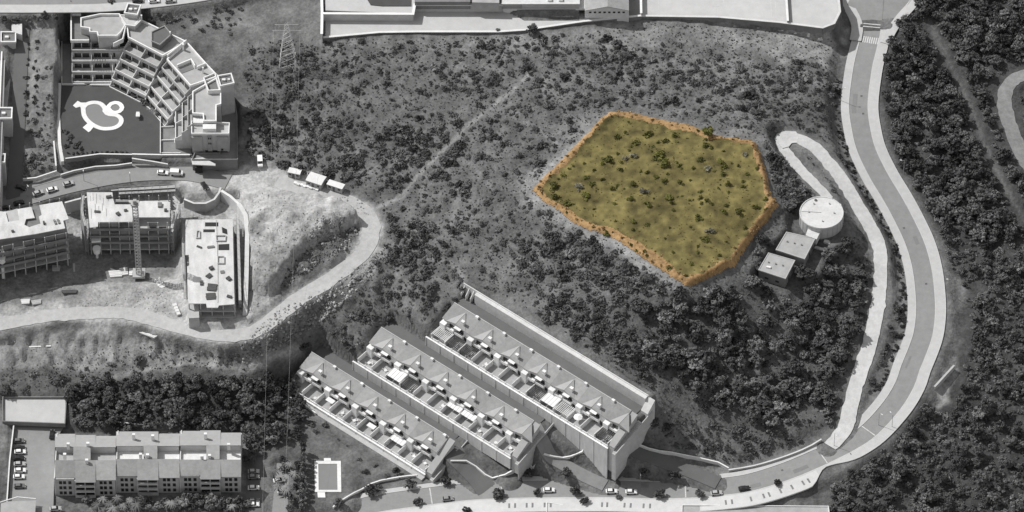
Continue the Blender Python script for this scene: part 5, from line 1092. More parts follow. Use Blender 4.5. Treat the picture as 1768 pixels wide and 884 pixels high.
for (P, h, lab) in (([(1395,394),(1416,401),(1410,413),(1391,406)], 31.9, 'pale square slab between the tank and the middle pump house'), ([(1425,411),(1436,415),(1433,421),(1422,417)], 28.4, 'small bright slab beside the middle pump house'), ([(1408,424),(1428,430),(1423,433),(1406,427)], 27.6, 'narrow pale step slab below the small bright slab'), ([(1372,462),(1386,467),(1383,471),(1371,466)], 27.3, 'pale slab beside the lowest pump house')):
    e = thing('concrete_slab', at(*P[0], h-1), lab, 'slab'); MB().prism(pp(P, h), h-3, h).build('slab_top', 'concrete_pale', e)
# ------------------------------------------------------------ apartment block with red-tile style roofs, lower corner
AP = thing('apartment_block', at(250, 850, 2.4), 'long three part apartment block with sloping tiled roofs and light roof terraces', 'apartments')
EV, RG, TZ = 11.6, 14.0, 10.6
units = [(95, 200, 794.5, 829, 749, 772, 'a'), (200.5, 310, 792.5, 824, 745, 770, 'b'), (310.5, 416, 793.5, 823.5, 744, 769, 'c')]
def sslab(P4, th, name, m, parent):                          # roof plane from four photo points with heights
    q = [at(*p) for p in P4]; return MB().hexa([(x, y, z-th) for x, y, z in q], q).build(name, m, parent)
for (u0, u1, vt, ve, vr, vr2, tg) in units:
    n = 3; w = (u1-u0)/n; jog = {'a': (-4, 4, 0), 'b': (-2, 5, 1), 'c': (-3, 4, 0)}[tg]; jr = {'a': (0, 2, 4), 'b': (0, 0, 4), 'c': (0, -1, 3)}[tg]
    # body
    body = pp([(u0+1, ve-2+.0), (u1-1, ve-2), (u1-1, vt-8), (u0+1, vt-8)], EV); y0 = at(0, ve-1, EV)[1]; y1 = at(0, vr, EV-.4)[1]; xa = at(u0+.6, 800, EV)[0]; xb = at(u1-.6, 800, EV)[0]
    MB().prism([(xa, y0+.6), (xb, y0+.6), (xb, y1-.4), (xa, y1-.4)], 1.5, TZ-.1).build('wall', 'render', AP)
    MB().prism([(xa+.1, y0+6), (xb-.1, y0+6), (xb-.1, y1-5.5), (xa+.1, y1-5.5)], TZ-.1, TZ+.02).build('roof_terrace', {'a': 'deck', 'b': 'offwhite', 'c': 'offwhite'}[tg], AP)
    for k in range(n):
        a, b = u0+k*w, u0+(k+1)*w
        sslab([(a, ve+jog[k], EV+.01*k), (b, ve+jog[k], EV+.01*k), (b, vt, RG+.01*k), (a, vt, RG+.01*k)], .22, 'roof', 'tile', AP)
        sslab([(a, vr2+.0, RG-.3+.01*k), (b, vr2, RG-.3+.01*k), (b, vr+jr[k], EV-.4+.01*k), (a, vr+jr[k], EV-.4+.01*k)], .22, 'roof', 'tile_pale_lit', AP)  # rear slope turned to the sun, its extra light painted by the paler tile
        # facade with windows or deep balconies
        ya = min(at(0, ve+jog[k]-1.5, EV)[1], y0-.15); x0 = at(a, 830, 8)[0]; x1 = at(b, 830, 8)[0]
        if k != 1:
            MB().prism([(x0+.1, ya+.5), (x1-.1, ya+.5), (x1-.1, y0+3), (x0+.1, y0+3)], 1.5, EV-.15).build('facade', 'render', AP)
            for fz in (3.1, 5.9, 8.7):
                for t in (.22, .42, .68):
                    xx = x0+(x1-x0)*t; MB().prism([(xx, ya+.44), (xx+1.1, ya+.44), (xx+1.1, ya+.56), (xx, ya+.56)], fz, fz+1.6).build('window', 'glass', AP)
        else:
            for fz in (2.6, 5.4, 8.2):
                MB().prism([(x0+.05, ya+.3), (x1-.05, ya+.3), (x1-.05, y0+3), (x0+.05, y0+3)], fz-.25, fz).build('balcony_slab', 'offwhite', AP)
                MB().prism([(x0+.05, ya+.3), (x1-.05, ya+.3), (x1-.05, ya+.45), (x0+.05, ya+.45)], fz, fz+.85).build('balcony_front', 'render', AP)
                for t in (.06, .53): xx = x0+(x1-x0)*t; MB().prism([(xx, y0+.55), (xx+(x1-x0)*.4, y0+.55), (xx+(x1-x0)*.4, y0+.7), (xx, y0+.7)], fz, fz+2.2).build('window', 'dark', AP)
            for t in (0.02, .5, .98): xx = x0+(x1-x0)*t; MB().box((xx, ya+.6, 6.5), (.3, .5, 10)).build('pier', 'render', AP)
    # cross roof joining the two slopes
    c0, c1 = (u0+w*.9, u0+w*1.75) if tg == 'a' else (u0+w*1.3, u0+w*1.95)
    sslab([(c0, vt-.5, RG+.08), (c1, vt-.5, RG+.08), (c1, vr2-1, RG-.1), (c0, vr2-1, RG-.1)], 3.0, 'roof', 'tile', AP)
    for (cu, cv) in ({'a': ((112, 789), (152, 770), (150, 799), (118, 771)), 'b': ((231, 755), (264, 757), (243, 789), (255, 790)), 'c': ((355, 754), (362, 791), (395, 772), (349, 792))}[tg]):
        p = at(cu, cv, RG-.3); cz = RG-1.2; MB().box((p[0], p[1], cz+1.2), (1.1, .9, 3.0)).build('chimney', 'white', AP); 
    for z in (RG-.3,):
        a0 = at(u0+1, vt, RG)[:2]; a1 = at(u1-1, vt, RG)[:2]; MB().wall([a0, a1], .25, TZ, RG-.25).build('terrace_wall', 'offwhite', AP)
        a0 = at(u0+1, vr2, RG-.3)[:2]; a1 = at(u1-1, vr2, RG-.3)[:2]; MB().wall([a0, a1], .25, TZ, RG-.55).build('terrace_wall', 'render', AP)
    MB().wall([(xa-.02, y0+.3), (xa-.02, y1)], .3, 1.6, [EV+.3, EV+.1]).build('party_wall', 'offwhite', AP)
e = thing('white_wall', at(12, 690, 5.6), 'thin dark topped wall round the pale yard beside the pines', 'wall'); MB().wall(PADS[2][0], .35, 4.6, 6.6, True).build('panel', 'concrete_dark', e)
e = thing('carport', at(30, 860, 3.5), 'pale sloping canopy roof over the corner of the car park', 'canopy'); MB().hexa([at(2,866,6), at(62,864,6), at(60,900,6), at(0,900,6)], [at(2,866,6.3), at(62,864,6.3), at(60,900,6.3), at(0,900,6.3)]).build('roof', 'deck', e)
MB().wall(pp([(0,868),(30,859),(62,862)], 6.3), .3, 6.3, 6.7).build('roof_edge', 'offwhite', e)
for (u, v) in ((6,872),(58,870),(57,896),(6,896)): p = at(u, v, 6); MB().box((p[0], p[1], 4.7), (.25, .25, 2.6)).build('post', 'metal', e)
hwall('car_park_wall', [(24,740,3.6),(17,800,3.6),(12,875,3.5)], -1, 1.6, .35, 'long wall between the shaded parked cars and the planted strip', 'concrete_dark', 'offwhite')
hwall('garden_wall', [(118,700,5),(150,712,5),(190,730,4.5),(270,738,4)], -.6, .8, .3, 'thin pale wall behind the dark pine hedge above the tiled roofs', 'concrete', 'offwhite')
# ---- rectangular pool
P2 = thing('swimming_pool', at(567, 826, .9), 'rectangular pool with broad white coping on the garden lawn', 'pool')
def rect(u0, v0, u1, v1, h): return pp([(u0,v0),(u1,v0),(u1+.8,v1),(u0+.8,v1)], h)
inn = rect(549.5,801,582,846,1.0); MB().prism(inn, .2, .93).build('water', 'water', P2)
out = rect(543,796,588.5,849.5,1.0)
for k in range(4):
    j = (k+1) % 4; MB().prism([inn[k], inn[j], out[j], out[k]], .4, 1.08+.003*k).build('coping', 'white', P2)
MB().prism(rect(559,791,571,795.8,1.0), .4, 1.07).build('pool_step', 'white', P2); MB().prism(rect(548,850,561,859,1.0), .4, 1.06).build('shower_base', 'white', P2)
# ------------------------------------------------------------ school along the top edge
def swall(name, P, z0, z1, th, label, m='render', cap='white'):
    a = pp([(u, v) for u, v, h in P], P[0][2]); e = thing(name, (*a[0], z0), label, 'wall'); a = [at(*p)[:2] for p in P]
    n = 0
    for i in range(len(a)-1):
        L_ = hypot(a[i+1][0]-a[i][0], a[i+1][1]-a[i][1]); k = max(1, int(L_/6))
        for j in range(k):
            p = np.array(a[i])*(1-j/k)+np.array(a[i+1])*j/k; q = np.array(a[i])*(1-(j+1)/k)+np.array(a[i+1])*(j+1)/k; MB().wall([p, q], th, z0, z1).build('panel', m, e)
    MB().wall(a, th+.5, z1, z1+.2).build('coping', cap, e); return e
swall('terrace_wall', [(557,23,43),(713,24,43),(716,8,43),(868,8,43)], 38.5, 42.9, .5, 'pale topped retaining wall stepping between the two school yards')
swall('boundary_wall', [(555.5,64,41),(556,22,43),(555,-20,44)], 37.5, 42.5, .5, 'tall white topped wall closing the west side of the school yards', 'white')
swall('yard_wall', [(558,66,39.3),(655,57,39.3),(720,56,39.3),(860,56,39.3),(905,53,39.3),(1008,38,39.3),(1108,29,39.1)], 35.5, 39.7, .4, 'long low retaining wall below the school yard above the dry grass', 'concrete_dark', 'offwhite')
swall('court_wall', [(1108,29,38.8),(1240,31,38.8),(1345,40,38.8),(1420,49.5,38.8),(1440,42,38.8),(1450,22,38.8),(1447,-5,38.8),(1425,-40,38.8)], 34.5, 39.3, .4, 'low wall curving round the sports ground beside the road', 'concrete_dark', 'concrete_pale')
swall('court_wall', [(1356,-20,39),(1360,41,39)], 37.5, 40.4, .35, 'dark dividing wall across the sports ground', 'concrete_dark', 'offwhite'); swall('court_wall', [(1106,-20,39.5),(1107,28,39.5)], 37.5, 41, .35, 'white wall between the gabled hall and the sports ground', 'offwhite')
S1 = thing('school_building', at(950, 22, 39), 'flat roofed pale school building above the yard with row of small windows', 'school'); po = pp([(866,7),(1001,7),(1001,-60),(866,-60)], 44.2)
MB().prism(pp([(901,7.5),(999,7.5),(999,-50),(901,-50)], 44), 38, 43.9).build('wall', 'deck', S1); MB().prism(pp([(866,6),(901,6),(901,-50),(866,-50)], 43.9), 38, 43.8).build('wall', 'deck', S1); MB().prism(po, 43.95, 44.2).build('roof', 'concrete_pale', S1); MB().wall(po[:2], .4, 44.15, 44.6).build('roof_edge', 'white', S1)
fy = at(950, 7.5, 44)[1]
def swin(u, z0, z1, w, name, m='glass'): x = at(u, 15, 41)[0]; MB().prism([(x-w/2, fy-.06), (x+w/2, fy-.06), (x+w/2, fy+.02), (x-w/2, fy+.02)], z0, z1).build(name, m, S1)
swin(942, 39.3, 41.4, .9, 'door', 'dark'); [swin(u, 40.6, 41.3, 1.3, 'window', 'concrete_dark') for u in (951, 961, 974, 988)]
for u in (949, 968): p = at(u, 1, 44.2); MB().box((p[0], p[1], 44.6), (1.6, 1.2, .8)).build('roof_unit', 'white', S1)
MB().prism(pp([(868,13),(900,13),(898,20),(880,22),(868,20)], 39.5), 39, 40.6).build('stair_block', 'offwhite', S1)
S2 = thing('sports_hall', at(1050, 33, 39), 'gabled pale school hall with a row of small dark windows', 'school')
a_, b_, c_ = at(1010,18,44), at(1086,18.5,44), at(1049,10,46.2); yb = a_[1]+40
MB().add([(a_[0], a_[1], 37.5), (b_[0], a_[1], 37.5), (b_[0], a_[1], 44), (c_[0], a_[1], 46.2), (a_[0], a_[1], 44), (a_[0], yb, 37.5), (b_[0], yb, 37.5), (b_[0], yb, 44), (c_[0], yb, 46.2), (a_[0], yb, 44)], [(0, 1, 2, 3, 4), (9, 8, 7, 6, 5), (1, 6, 7, 2), (5, 0, 4, 9)]).build('wall', 'offwhite', S2)
for (p, q, zz, zw) in ((a_, c_, 44, 46.2), (c_, b_, 46.2, 44)):
    MB().hexa([(p[0], a_[1]-.3, zz), (q[0], a_[1]-.3, zw), (q[0], yb, zw), (p[0], yb, zz)], [(p[0], a_[1]-.3, zz+.2), (q[0], a_[1]-.3, zw+.2), (q[0], yb, zw+.2), (p[0], yb, zz+.2)]).build('roof', 'tile', S2)
for k in range(8):
    x = a_[0]+2+k*(b_[0]-a_[0]-4)/7; MB().prism([(x-.45, a_[1]-.07), (x+.45, a_[1]-.07), (x+.45, a_[1]+.02), (x-.45, a_[1]+.02)], 42.6, 43.4).build('window', 'dark', S2)
S3 = thing('school_wing', at(760, -10, 42), 'dark roofed school wing cut by the picture top with pale walls', 'school'); MB().prism(pp([(716,3),(812,3),(812,-40),(716,-40)], 45), 41, 45).build('wall', 'concrete_dark', S3); MB().prism(pp([(634,-2),(640,8),(660,10),(710,10),(710,-40),(634,-40)], 42.4), 41.8, 42.3).build('garden_bed', 'lawn', S3); MB().prism(pp([(815,4),(862,5),(862,-40),(815,-40)], 45.5), 41, 45.5).build('wall', 'deck', S3)
# court lines
CT = thing('court_lines', at(1240, 20, 38.66), 'white painted lines of the school sports court', 'court markings')
for (p, q) in (((1137,0),(1138,29)), ((1235,-20),(1237,31)), ((1337,-20),(1340,31)), ((1137,29),(1340,31)), ((1330,-20),(1332,30))): MB().wall([at(*p, 38.66)[:2], at(*q, 38.66)[:2]], .16, 38.62, 38.67).build('line', 'paint', CT)
cq = at(1236, 2, 38.66); MB().wall([(cq[0]+3*cos(t), cq[1]+3*sin(t)) for t in np.linspace(0, 2*pi, 25)[:-1]], .14, 38.62, 38.672, True).build('line', 'paint', CT)
# ------------------------------------------------------------ buildings cut by the bottom edge, culvert
FB = thing('flat_roof_building', at(1300, 890, 3), 'grey flat roof at the picture bottom below the paved promenade', 'building'); po = pp([(1178,873),(1430,875),(1438,930),(1176,930)], 5.0); MB().prism(po, -3, 4.8).build('wall', 'render', FB); deck(po, 5.0, 'deck', FB, 'roof'); parapet(po, 5.0, .4, .3, m='offwhite', parent=FB)
FB2 = thing('flat_roof_building', at(960, 890, 1), 'lower grey roof at the picture bottom beside the paved promenade', 'building'); po = pp([(944,868),(1003,878),(1100,879),(1176,877),(1176,930),(944,930)], 2.2); MB().prism(po, -4, 2.0).build('wall', 'render', FB2); deck(po, 2.2, 'deck', FB2, 'roof'); parapet(po, 2.2, .35, .3, m='offwhite', parent=FB2)
CU = thing('culvert_wall', G(1627, 655), 'straight concrete headwall on the grassy track outside the road bend', 'wall'); a = G(1613,672); b = G(1647,637); MB().wall([a, b], .6, min(a[2], b[2])-2.5, max(a[2], b[2])+1.2).build('panel', 'concrete', CU); MB().wall([a, b], .75, max(a[2], b[2])+1.2, max(a[2], b[2])+1.4).build('coping', 'concrete', CU)
# ------------------------------------------------------------ cars
def make_car(paint):
    e = bpy.data.objects.new('parked_car', None); COL.objects.link(e)
    prof = [(-2.1, .35), (-2.12, .75), (-1.95, .95), (-1.0, 1.0), (.85, .98), (1.85, .82), (2.1, .65), (2.12, .35)]
    mb = MB(); n = len(prof); w = .86
    vs = [(x, -w, z) for x, z in prof]+[(x, w, z) for x, z in prof]; mb.add(vs, [tuple(range(n)), tuple(range(2*n-1, n-1, -1))]+[(i, n+i, n+(i+1) % n, (i+1) % n) for i in range(n)]); mb.build('body', paint, e)
    mb = MB(); mb.hexa([(-1.75, -.8, .97), (1.0, -.8, .97), (1.0, .8, .97), (-1.75, .8, .97)], [(-1.35, -.64, 1.42), (.25, -.64, 1.42), (.25, .64, 1.42), (-1.35, .64, 1.42)]); mb.build('windscreen', 'glass', e)
    mb = MB(); mb.hexa([(-1.38, -.66, 1.41), (.28, -.66, 1.41), (.28, .66, 1.41), (-1.38, .66, 1.41)], [(-1.25, -.58, 1.49), (.15, -.58, 1.49), (.15, .58, 1.49), (-1.25, .58, 1.49)]); mb.build('roof_panel', paint, e)
    for sx in (-1.3, 1.3):
        for sy in (-.78, .78): mb = MB(); mb.tube((sx, sy-.1, .32), (sx, sy+.1, .32), .32, n=10); mb.build('wheel', 'tyre', e)
    for sy in (-.6, .6): mb = MB(); mb.box((2.06, sy, .68), (.12, .34, .14)); mb.build('headlight', 'fabric', e)
    return register(e)
def make_van(paint):
    e = bpy.data.objects.new('parked_van', None); COL.objects.link(e); prof = [(-2.4, .35), (-2.4, 2.1), (.9, 2.15), (1.5, 1.35), (2.35, 1.1), (2.45, .4)]
    mb = MB(); n = len(prof); w = .95; vs = [(x, -w, z) for x, z in prof]+[(x, w, z) for x, z in prof]; mb.add(vs, [tuple(range(n)), tuple(range(2*n-1, n-1, -1))]+[(i, n+i, n+(i+1) % n, (i+1) % n) for i in range(n)]); mb.build('body', paint, e)
    mb = MB(); mb.hexa([(.95, -.85, 2.1), (1.5, -.85, 1.36), (1.5, .85, 1.36), (.95, .85, 2.1)], [(1.0, -.85, 2.14), (1.56, -.85, 1.39), (1.56, .85, 1.39), (1.0, .85, 2.14)]); mb.build('windscreen', 'glass', e)
    for sx in (-1.5, 1.5):
        for sy in (-.85, .85): mb = MB(); mb.tube((sx, sy-.11, .34), (sx, sy+.11, .34), .34, n=10); mb.build('wheel', 'tyre', e)
    return register(e)
CARP = {c: make_car('car_'+c) for c in ('white', 'silver', 'black', 'grey', 'mid')}; VANP = {'white': make_van('car_white'), 'mid': make_van('car_mid')}
USED = set()
def car(u, v, ang, colr, label, z=None, van=False, group='parked cars', f=None):
    p = G(u, v); src = (VANP if van else CARP)[colr]
    zz = p[2] if z is None else z
    if z is not None: p = at(u, v, z)
    loc = (p[0], p[1], zz+.02)
    if src.name not in USED: USED.add(src.name); src.location = loc; src.rotation_euler = (0, 0, ang); tag(src, label, 'van' if van else 'car', group); return src
    return dup(src, loc, ang, label, 'van' if van else 'car', group)
def roadz(P, u, v, off=.0): U, V = proj(P[:, 0], P[:, 1], P[:, 2]); return float(P[int(np.argmin(np.hypot(U-u, V-v))), 2])+off
sz = lambda u, v: roadz(STREET, u, v); mz = lambda u, v: roadz(ROAD, u, v)
for (u, v, a, c, lab) in ((118,319,.35,'silver','silver grey car under the street lamp on the curved street'), (90,329,.35,'white','white car parked between the silver car and the small pale car'), (66,335,.4,'silver','small pale car parked nearest the planted corner plot'), (33,352,.35,'black','black car parked above the white roof patches'), (10,361,.35,'black','dark car second from the picture edge on the curved street'), (0,365,.4,'silver','pale car at the picture edge on the curved street'), (36,326,-.3,'black','black car turning at the corner of the dark side street'), (281,300,-.1,'white','small white car behind the white van by the ramp wall')): car(u, v, a, c, lab, sz(u, v)+.02)
car(305, 301, -.08, 'white', 'white van parked by the ramp wall on the curved street', sz(305, 301)+.02, True); car(353, 323, -1.15, 'black', 'dark car parked on the turning head above the long slab', 25.75); car(449, 282, -1.5, 'white', 'white van standing in the tower shadow at the edge of the scrub', None, True)
for (u, v, c, a, lab) in ((1056,850,'white',.03,'white car waiting beside the middle speed hump'), (1090,851,'white',.0,'second white car just past the middle speed hump'), (948,848,'white',.02,'white saloon parked by the trees on the bottom street'), (1237,853,'silver',.12,'silver car parked before the black car at the promenade'), (1285,845,'black',.16,'black car with bright roof parked beside the promenade'), (773,863,'mid',.12,'grey pickup parked at the promenade start')): car(u, v, a, c, lab, mz(u, v)+.05)
car(916, 789, -.1, 'silver', 'pale car on the shaded driveway below the middle row')
for k, (v, c, lab) in enumerate(((763,'grey','grey car at the yard end of the shaded bay row'), (775,'black','black car second from the pale yard in the bay row'), (782,'white','bright white car in the upper bays of the car park'), (793,'black','dark car between two white cars in the bay row'), (803,'silver','silver car in the middle of the bay row'), (814,'white','white car in the middle of the bay row'), (825,'white','white car in the lower bays of the car park'), (841,'grey','grey car nearest the sloping canopy'))): car(33+(k % 3), v, .05, c, lab, 3.55)
car(90, 752, 1.5, 'black', 'black car in front of the tiled block gable', 3.55); car(96, 880, .1, 'silver', 'pale motorbike bay car at the foot of the tiled block', 3.55)
for (v, c, lab) in ((816,'silver','silver car in the deep shade east of the tiled block'), (825,'mid','grey car in the deep shade east of the tiled block'), (844,'white','single pale car in the shaded strip by the palms'), (866,'grey','grey car low in the shaded strip by the palms'), (873,'white','white car lowest in the shaded strip by the palms')): car(438, v, 0.05, c, lab, 1.9)
car(482, 831, .2, 'white', 'white car at the head of the narrow car park by the hedge', 1.1); car(489, 850, .1, 'white', 'second white car in the narrow car park by the hedge', 1.1)
for (u, c, lab) in ((238,'black','dark car first in line on the upper street'), (266,'white','white car second in line on the upper street'), (294,'silver','silver car third in line on the upper street')): car(u, 3, .15, c, lab, roadz(TOPST, u, 3)+.1)
for o in list(CARP.values())+list(VANP.values()):
    if o.name not in USED:
        for ch in KIDS[o.name]: bpy.data.objects.remove(ch)
        bpy.data.objects.remove(o)
# ------------------------------------------------------------ lamps, pylon, cables
def make_lamp():
    e = bpy.data.objects.new('street_lamp', None); COL.objects.link(e); MB().tube((0, 0, -.3), (0, 0, 7), .11, .07).build('pole', 'metal', e); MB().tube((0, 0, 6.95), (1.2, 0, 7.2), .06).build('arm', 'metal', e); MB().box((1.3, 0, 7.2), (.8, .3, .16)).build('lamp_head', 'offwhite', e); return register(e)
LAMP = make_lamp(); first = True
for (u, v, a, lab) in ((145,313,-1.5,'street lamp standing over the silver car on the curved street'), (225,317,-1.5,'street lamp behind the scaffolded block'), (48,340,-1.2,'street lamp at the side street corner'), (1517,735,-.8,'street lamp at the upper speed hump of the bend'), (1540,738,2.2,'street lamp on the outside of the bend by the upper hump'), (1440,770,-1.2,'street lamp where the hairpin track leaves the road'), (1640,505,3.1,'street lamp beyond the outer pavement at the widest bend'), (1105,838,-1.5,'street lamp under the tall retaining wall'), (1560,300,3.0,'street lamp on the outer pavement of the upper road'), (1452,175,0.0,'street lamp on the inner pavement of the upper road')):
    p = G(u, v); o = LAMP if first else dup(LAMP, p, a); o.location = p; o.rotation_euler = (0, 0, a); tag(o, lab, 'lamp', 'street lamps'); first = False
pb = G(497, 107); PY = thing('power_pylon', pb, 'grey lattice power pylon standing in the scrub', 'pylon'); ph = 21.0
def leg(sx, sy, t): w = 3.2*(1-t)+.5*t; return (pb[0]+sx*w, pb[1]+sy*w, pb[2]-.4+ph*t)
for sx in (-1, 1):
    for sy in (-1, 1): MB().tube(leg(sx, sy, 0), leg(sx, sy, 1), .09, .06, 4).build('leg', 'offwhite', PY)
for k in range(8):
    t0, t1 = k/8, (k+1)/8; mb = MB()
    for (a, b) in (((-1,-1),(1,-1)), ((1,-1),(1,1)), ((1,1),(-1,1)), ((-1,1),(-1,-1))): mb.tube(leg(*a, t0), leg(*b, t1), .045, n=3); mb.tube(leg(*b, t0), leg(*a, t1), .045, n=3)
    mb.build('brace', 'offwhite', PY)
for z, w in ((ph-1, 4.5), (ph-4, 5.5)): MB().tube((pb[0]-w, pb[1], pb[2]+z), (pb[0]+w, pb[1], pb[2]+z), .08, n=4).build('crossarm', 'offwhite', PY)
for k, dx in enumerate((-5, 5)):
    a = np.array((pb[0]+dx, pb[1], pb[2]+ph-4)); b = np.array(at((452, 489)[k], 920, 16)); mb = MB(); n = 24; pr = None
    for i in range(n+1):
        t = i/n; p = a*(1-t)+b*t-np.array((0, 0, 26*t*(1-t))); 
        if pr is not None: mb.tube(pr, p, .022, n=3)
        pr = p
    tag(mb.build('power_cable', 'metal'), ('thin power cable hanging from the pylon across the pines', 'thin power cable hanging from the pylon towards the narrow car park')[k], 'cable', 'power cables')

g_ = G(427, 661); e = thing('storage_tank', g_, 'small white round storage tank above the pine belt', 'tank'); MB().cyl(g_[:2], 1.2, g_[2]-.3, g_[2]+1.7, 14).build('shell', 'white', e); MB().cyl(g_[:2], 1.2, g_[2]+1.7, g_[2]+2.2, 14, .5).build('lid', 'white', e)
# ------------------------------------------------------------ planting
LAND = [(495,105,'round the power pylon'),(440,200,'east of the curved complex'),(540,260,'above the site cabins'),(600,180,'midway between pylon and worn path'),(700,250,'upslope of the worn path'),(640,100,'below the school boundary wall'),(780,90,'below the west end of the school yard'),(930,80,'below the school building'),(1060,90,'below the gabled hall'),(1250,110,'below the sports ground'),(1410,130,'near the upper road verge'),(840,180,'at the upper end of the worn path'),(1000,160,'above the west shoulder of the plot'),(1150,160,'above the top rim of the plot'),(1330,190,'between plot corner and hairpin'),(870,280,'west of the plot'),(760,340,'below the worn path'),(690,420,'outside the dirt road bend'),(820,430,'on the slope southwest of the plot'),(700,510,'below the dirt road bend'),(600,580,'at the hill end of the terrace rows'),(780,490,'above the buttressed end of the bank wall'),(930,450,'below the southwest plot rim'),(1050,460,'under the lower plot rim'),(1000,560,'above the broad pale bank wall'),(1140,500,'below the lowest plot corner'),(1330,310,'between plot and hairpin track'),(1340,400,'west of the round tank'),(1440,310,'inside the hairpin'),(1500,560,'along the lower hairpin track'),(1250,780,'above the long low roadside wall'),(1130,740,'behind the top terrace corner'),(850,790,'in the triangle below the lowest row'),(955,765,'in the triangle below the middle row'),(120,650,'on the slope above the pale yard'),(1600,420,'outside the road bend'),(1530,640,'between hairpin track and road')]
TLAND = [(1110,560,'above the bank wall corner'),(1180,540,'below the lowest plot corner'),(1290,520,'below the pump houses'),(1250,600,'in the middle of the thicket'),(1350,590,'in the middle east of the thicket'),(1430,470,'south of the round tank'),(1480,560,'beside the hairpin track'),(1450,680,'near the track mouth'),(1340,690,'above the low roadside wall'),(1230,680,'behind the top terrace corner'),(1150,630,'close to the broad bank wall'),(1390,640,'in the lower east of the thicket')]
WLAND = [(1560,60,'beside the zebra crossing'),(1620,90,'left of the straight wood path'),(1700,60,'beyond the straight wood path at the picture top'),(1760,60,'in the upper picture corner'),(1570,230,'beside the upper road pavement'),(1640,220,'between road and wood path'),(1700,160,'between wood path and edge track'),(1760,330,'below the curved edge track'),(1650,340,'outside the start of the bend'),(1700,430,'deep in the wood outside the bend'),(1760,480,'at the picture edge outside the bend'),(1680,560,'behind the grassy track'),(1680,660,'next to the culvert headwall'),(1750,620,'at the picture edge behind the culvert'),(1590,740,'below the outer pavement of the bend'),(1680,780,'in the lower corner wood'),(1750,830,'in the lowest picture corner'),(1580,840,'along the picture bottom below the bend'),(1480,830,'just outside the lower speed hump'),(1440,870,'behind the promenade tip')]
PLAND = [(140,680,'beside the pale yard'),(200,670,'behind the west third of the tiled block'),(260,690,'behind the middle of the tiled block'),(330,680,'behind the upper middle of the tiled block'),(390,700,'behind the east third of the tiled block'),(440,740,'at the east gable of the tiled block'),(450,670,'under the power cables'),(500,670,'at the corner of the lowest row'),(500,730,'above the narrow car park')]
BLAND = [(450,600,'below the dirt road corner'),(530,560,'on the bank outside the dirt road'),(610,500,'on the upper bank outside the dirt road'),(650,440,'outside the dirt road bend'),(560,450,'on the cut face inside the dirt road bend'),(570,390,'on the pale mound inside the bend'),(470,400,'on the bare ground east of the long slab'),(610,350,'beside the last site cabin'),(220,520,'south of the crane'),(200,610,'on the slope below the dirt road')]
def near(u, v, L_): return min(L_, key=lambda q: (q[0]-u)**2+(q[1]-v)**2*1.8)[2]
R7 = random.Random(5)
def sized(med, sig, lo, hi): return min(hi, max(lo, med*math.exp(R7.gauss(0, sig))))
ROADX = np.concatenate([ROAD[:, :2], TRACK[:, :2], TRACK2[:, :2], DIRT[:, :2]])
ROADW = np.concatenate([np.full(len(ROAD), 8.3), np.full(len(TRACK), 3.4), np.full(len(TRACK2), 3.0), np.full(len(DIRT), 4.2)])
PLOTA = np.array([p[:2] for p in PLOT])
PATHS = [catmull([G(u, v) for u, v in P], 3.0)[:, :2] for P in ([(650,358),(690,342),(720,305),(760,265),(800,225),(835,195)], [(1605,40),(1640,110),(1670,170),(1700,250),(1740,330),(1768,380)], [(1790,125),(1745,142),(1735,170),(1750,232),(1790,300)], [(1640,480),(1655,560),(1648,620),(1630,690)])]
PATHW = [1.5, 2.6, 5.0, 4.5]
def clear(x, y, r, plot=True):
    if np.min(np.hypot(ROADX[:, 0]-x, ROADX[:, 1]-y)-ROADW) < r*.75: return False
    if plot and float(segdist(np.array([x]), np.array([y]), PLOT, True)[0])*(1 if bool(inpoly(np.array([x]), np.array([y]), PLOT)[0]) else -1) > -1.5-r*.5: return False
    for P, w in zip(PATHS, PATHW):
        if np.min(np.hypot(P[:, 0]-x, P[:, 1]-y)) < w+r*.4: return False
    return gzw(x, y) > 0.35
def gzw(x, y):
    i = int(min(max(x-X0, 0), len(gx)-1)); j = int(min(max(y-Y0, 0), len(gy)-1)); return float(WILD[j, i])
def seeds(P, n, med, sig, lo, hi, mind=0, wildonly=True, keep=None):
    out = []
    for u, v in scatter(P, n, R7, mind):
        x, y, z = G(u, v); r = sized(med, sig, lo, hi)
        if clear(x, y, r) and (keep is None or keep(u, v)): out.append((x, y, z, r, u, v))
    return out
clump = np.random.default_rng(3).random((60, 120))
def clumpy(u, v):                                            # shrubs stand in groups
    a = clump[int(v/15) % 60, int(u/15) % 120]*.6+clump[int(v/40) % 60, int(u/40+7) % 120]*.4; return R7.random() < (a*1.9)**2.2
SCRUB = [(425,75),(560,72),(720,66),(1000,75),(1150,75),(1320,100),(1450,115),(1452,230),(1330,232),(1240,215),(1060,180),(910,330),(1180,505),(1080,520),(1000,600),(880,520),(800,490),(720,520),(640,600),(520,590),(650,480),(670,390),(620,320),(480,290),(425,270)]
S_ = seeds(SCRUB, 2300, .85, .45, .4, 2.5, keep=clumpy)
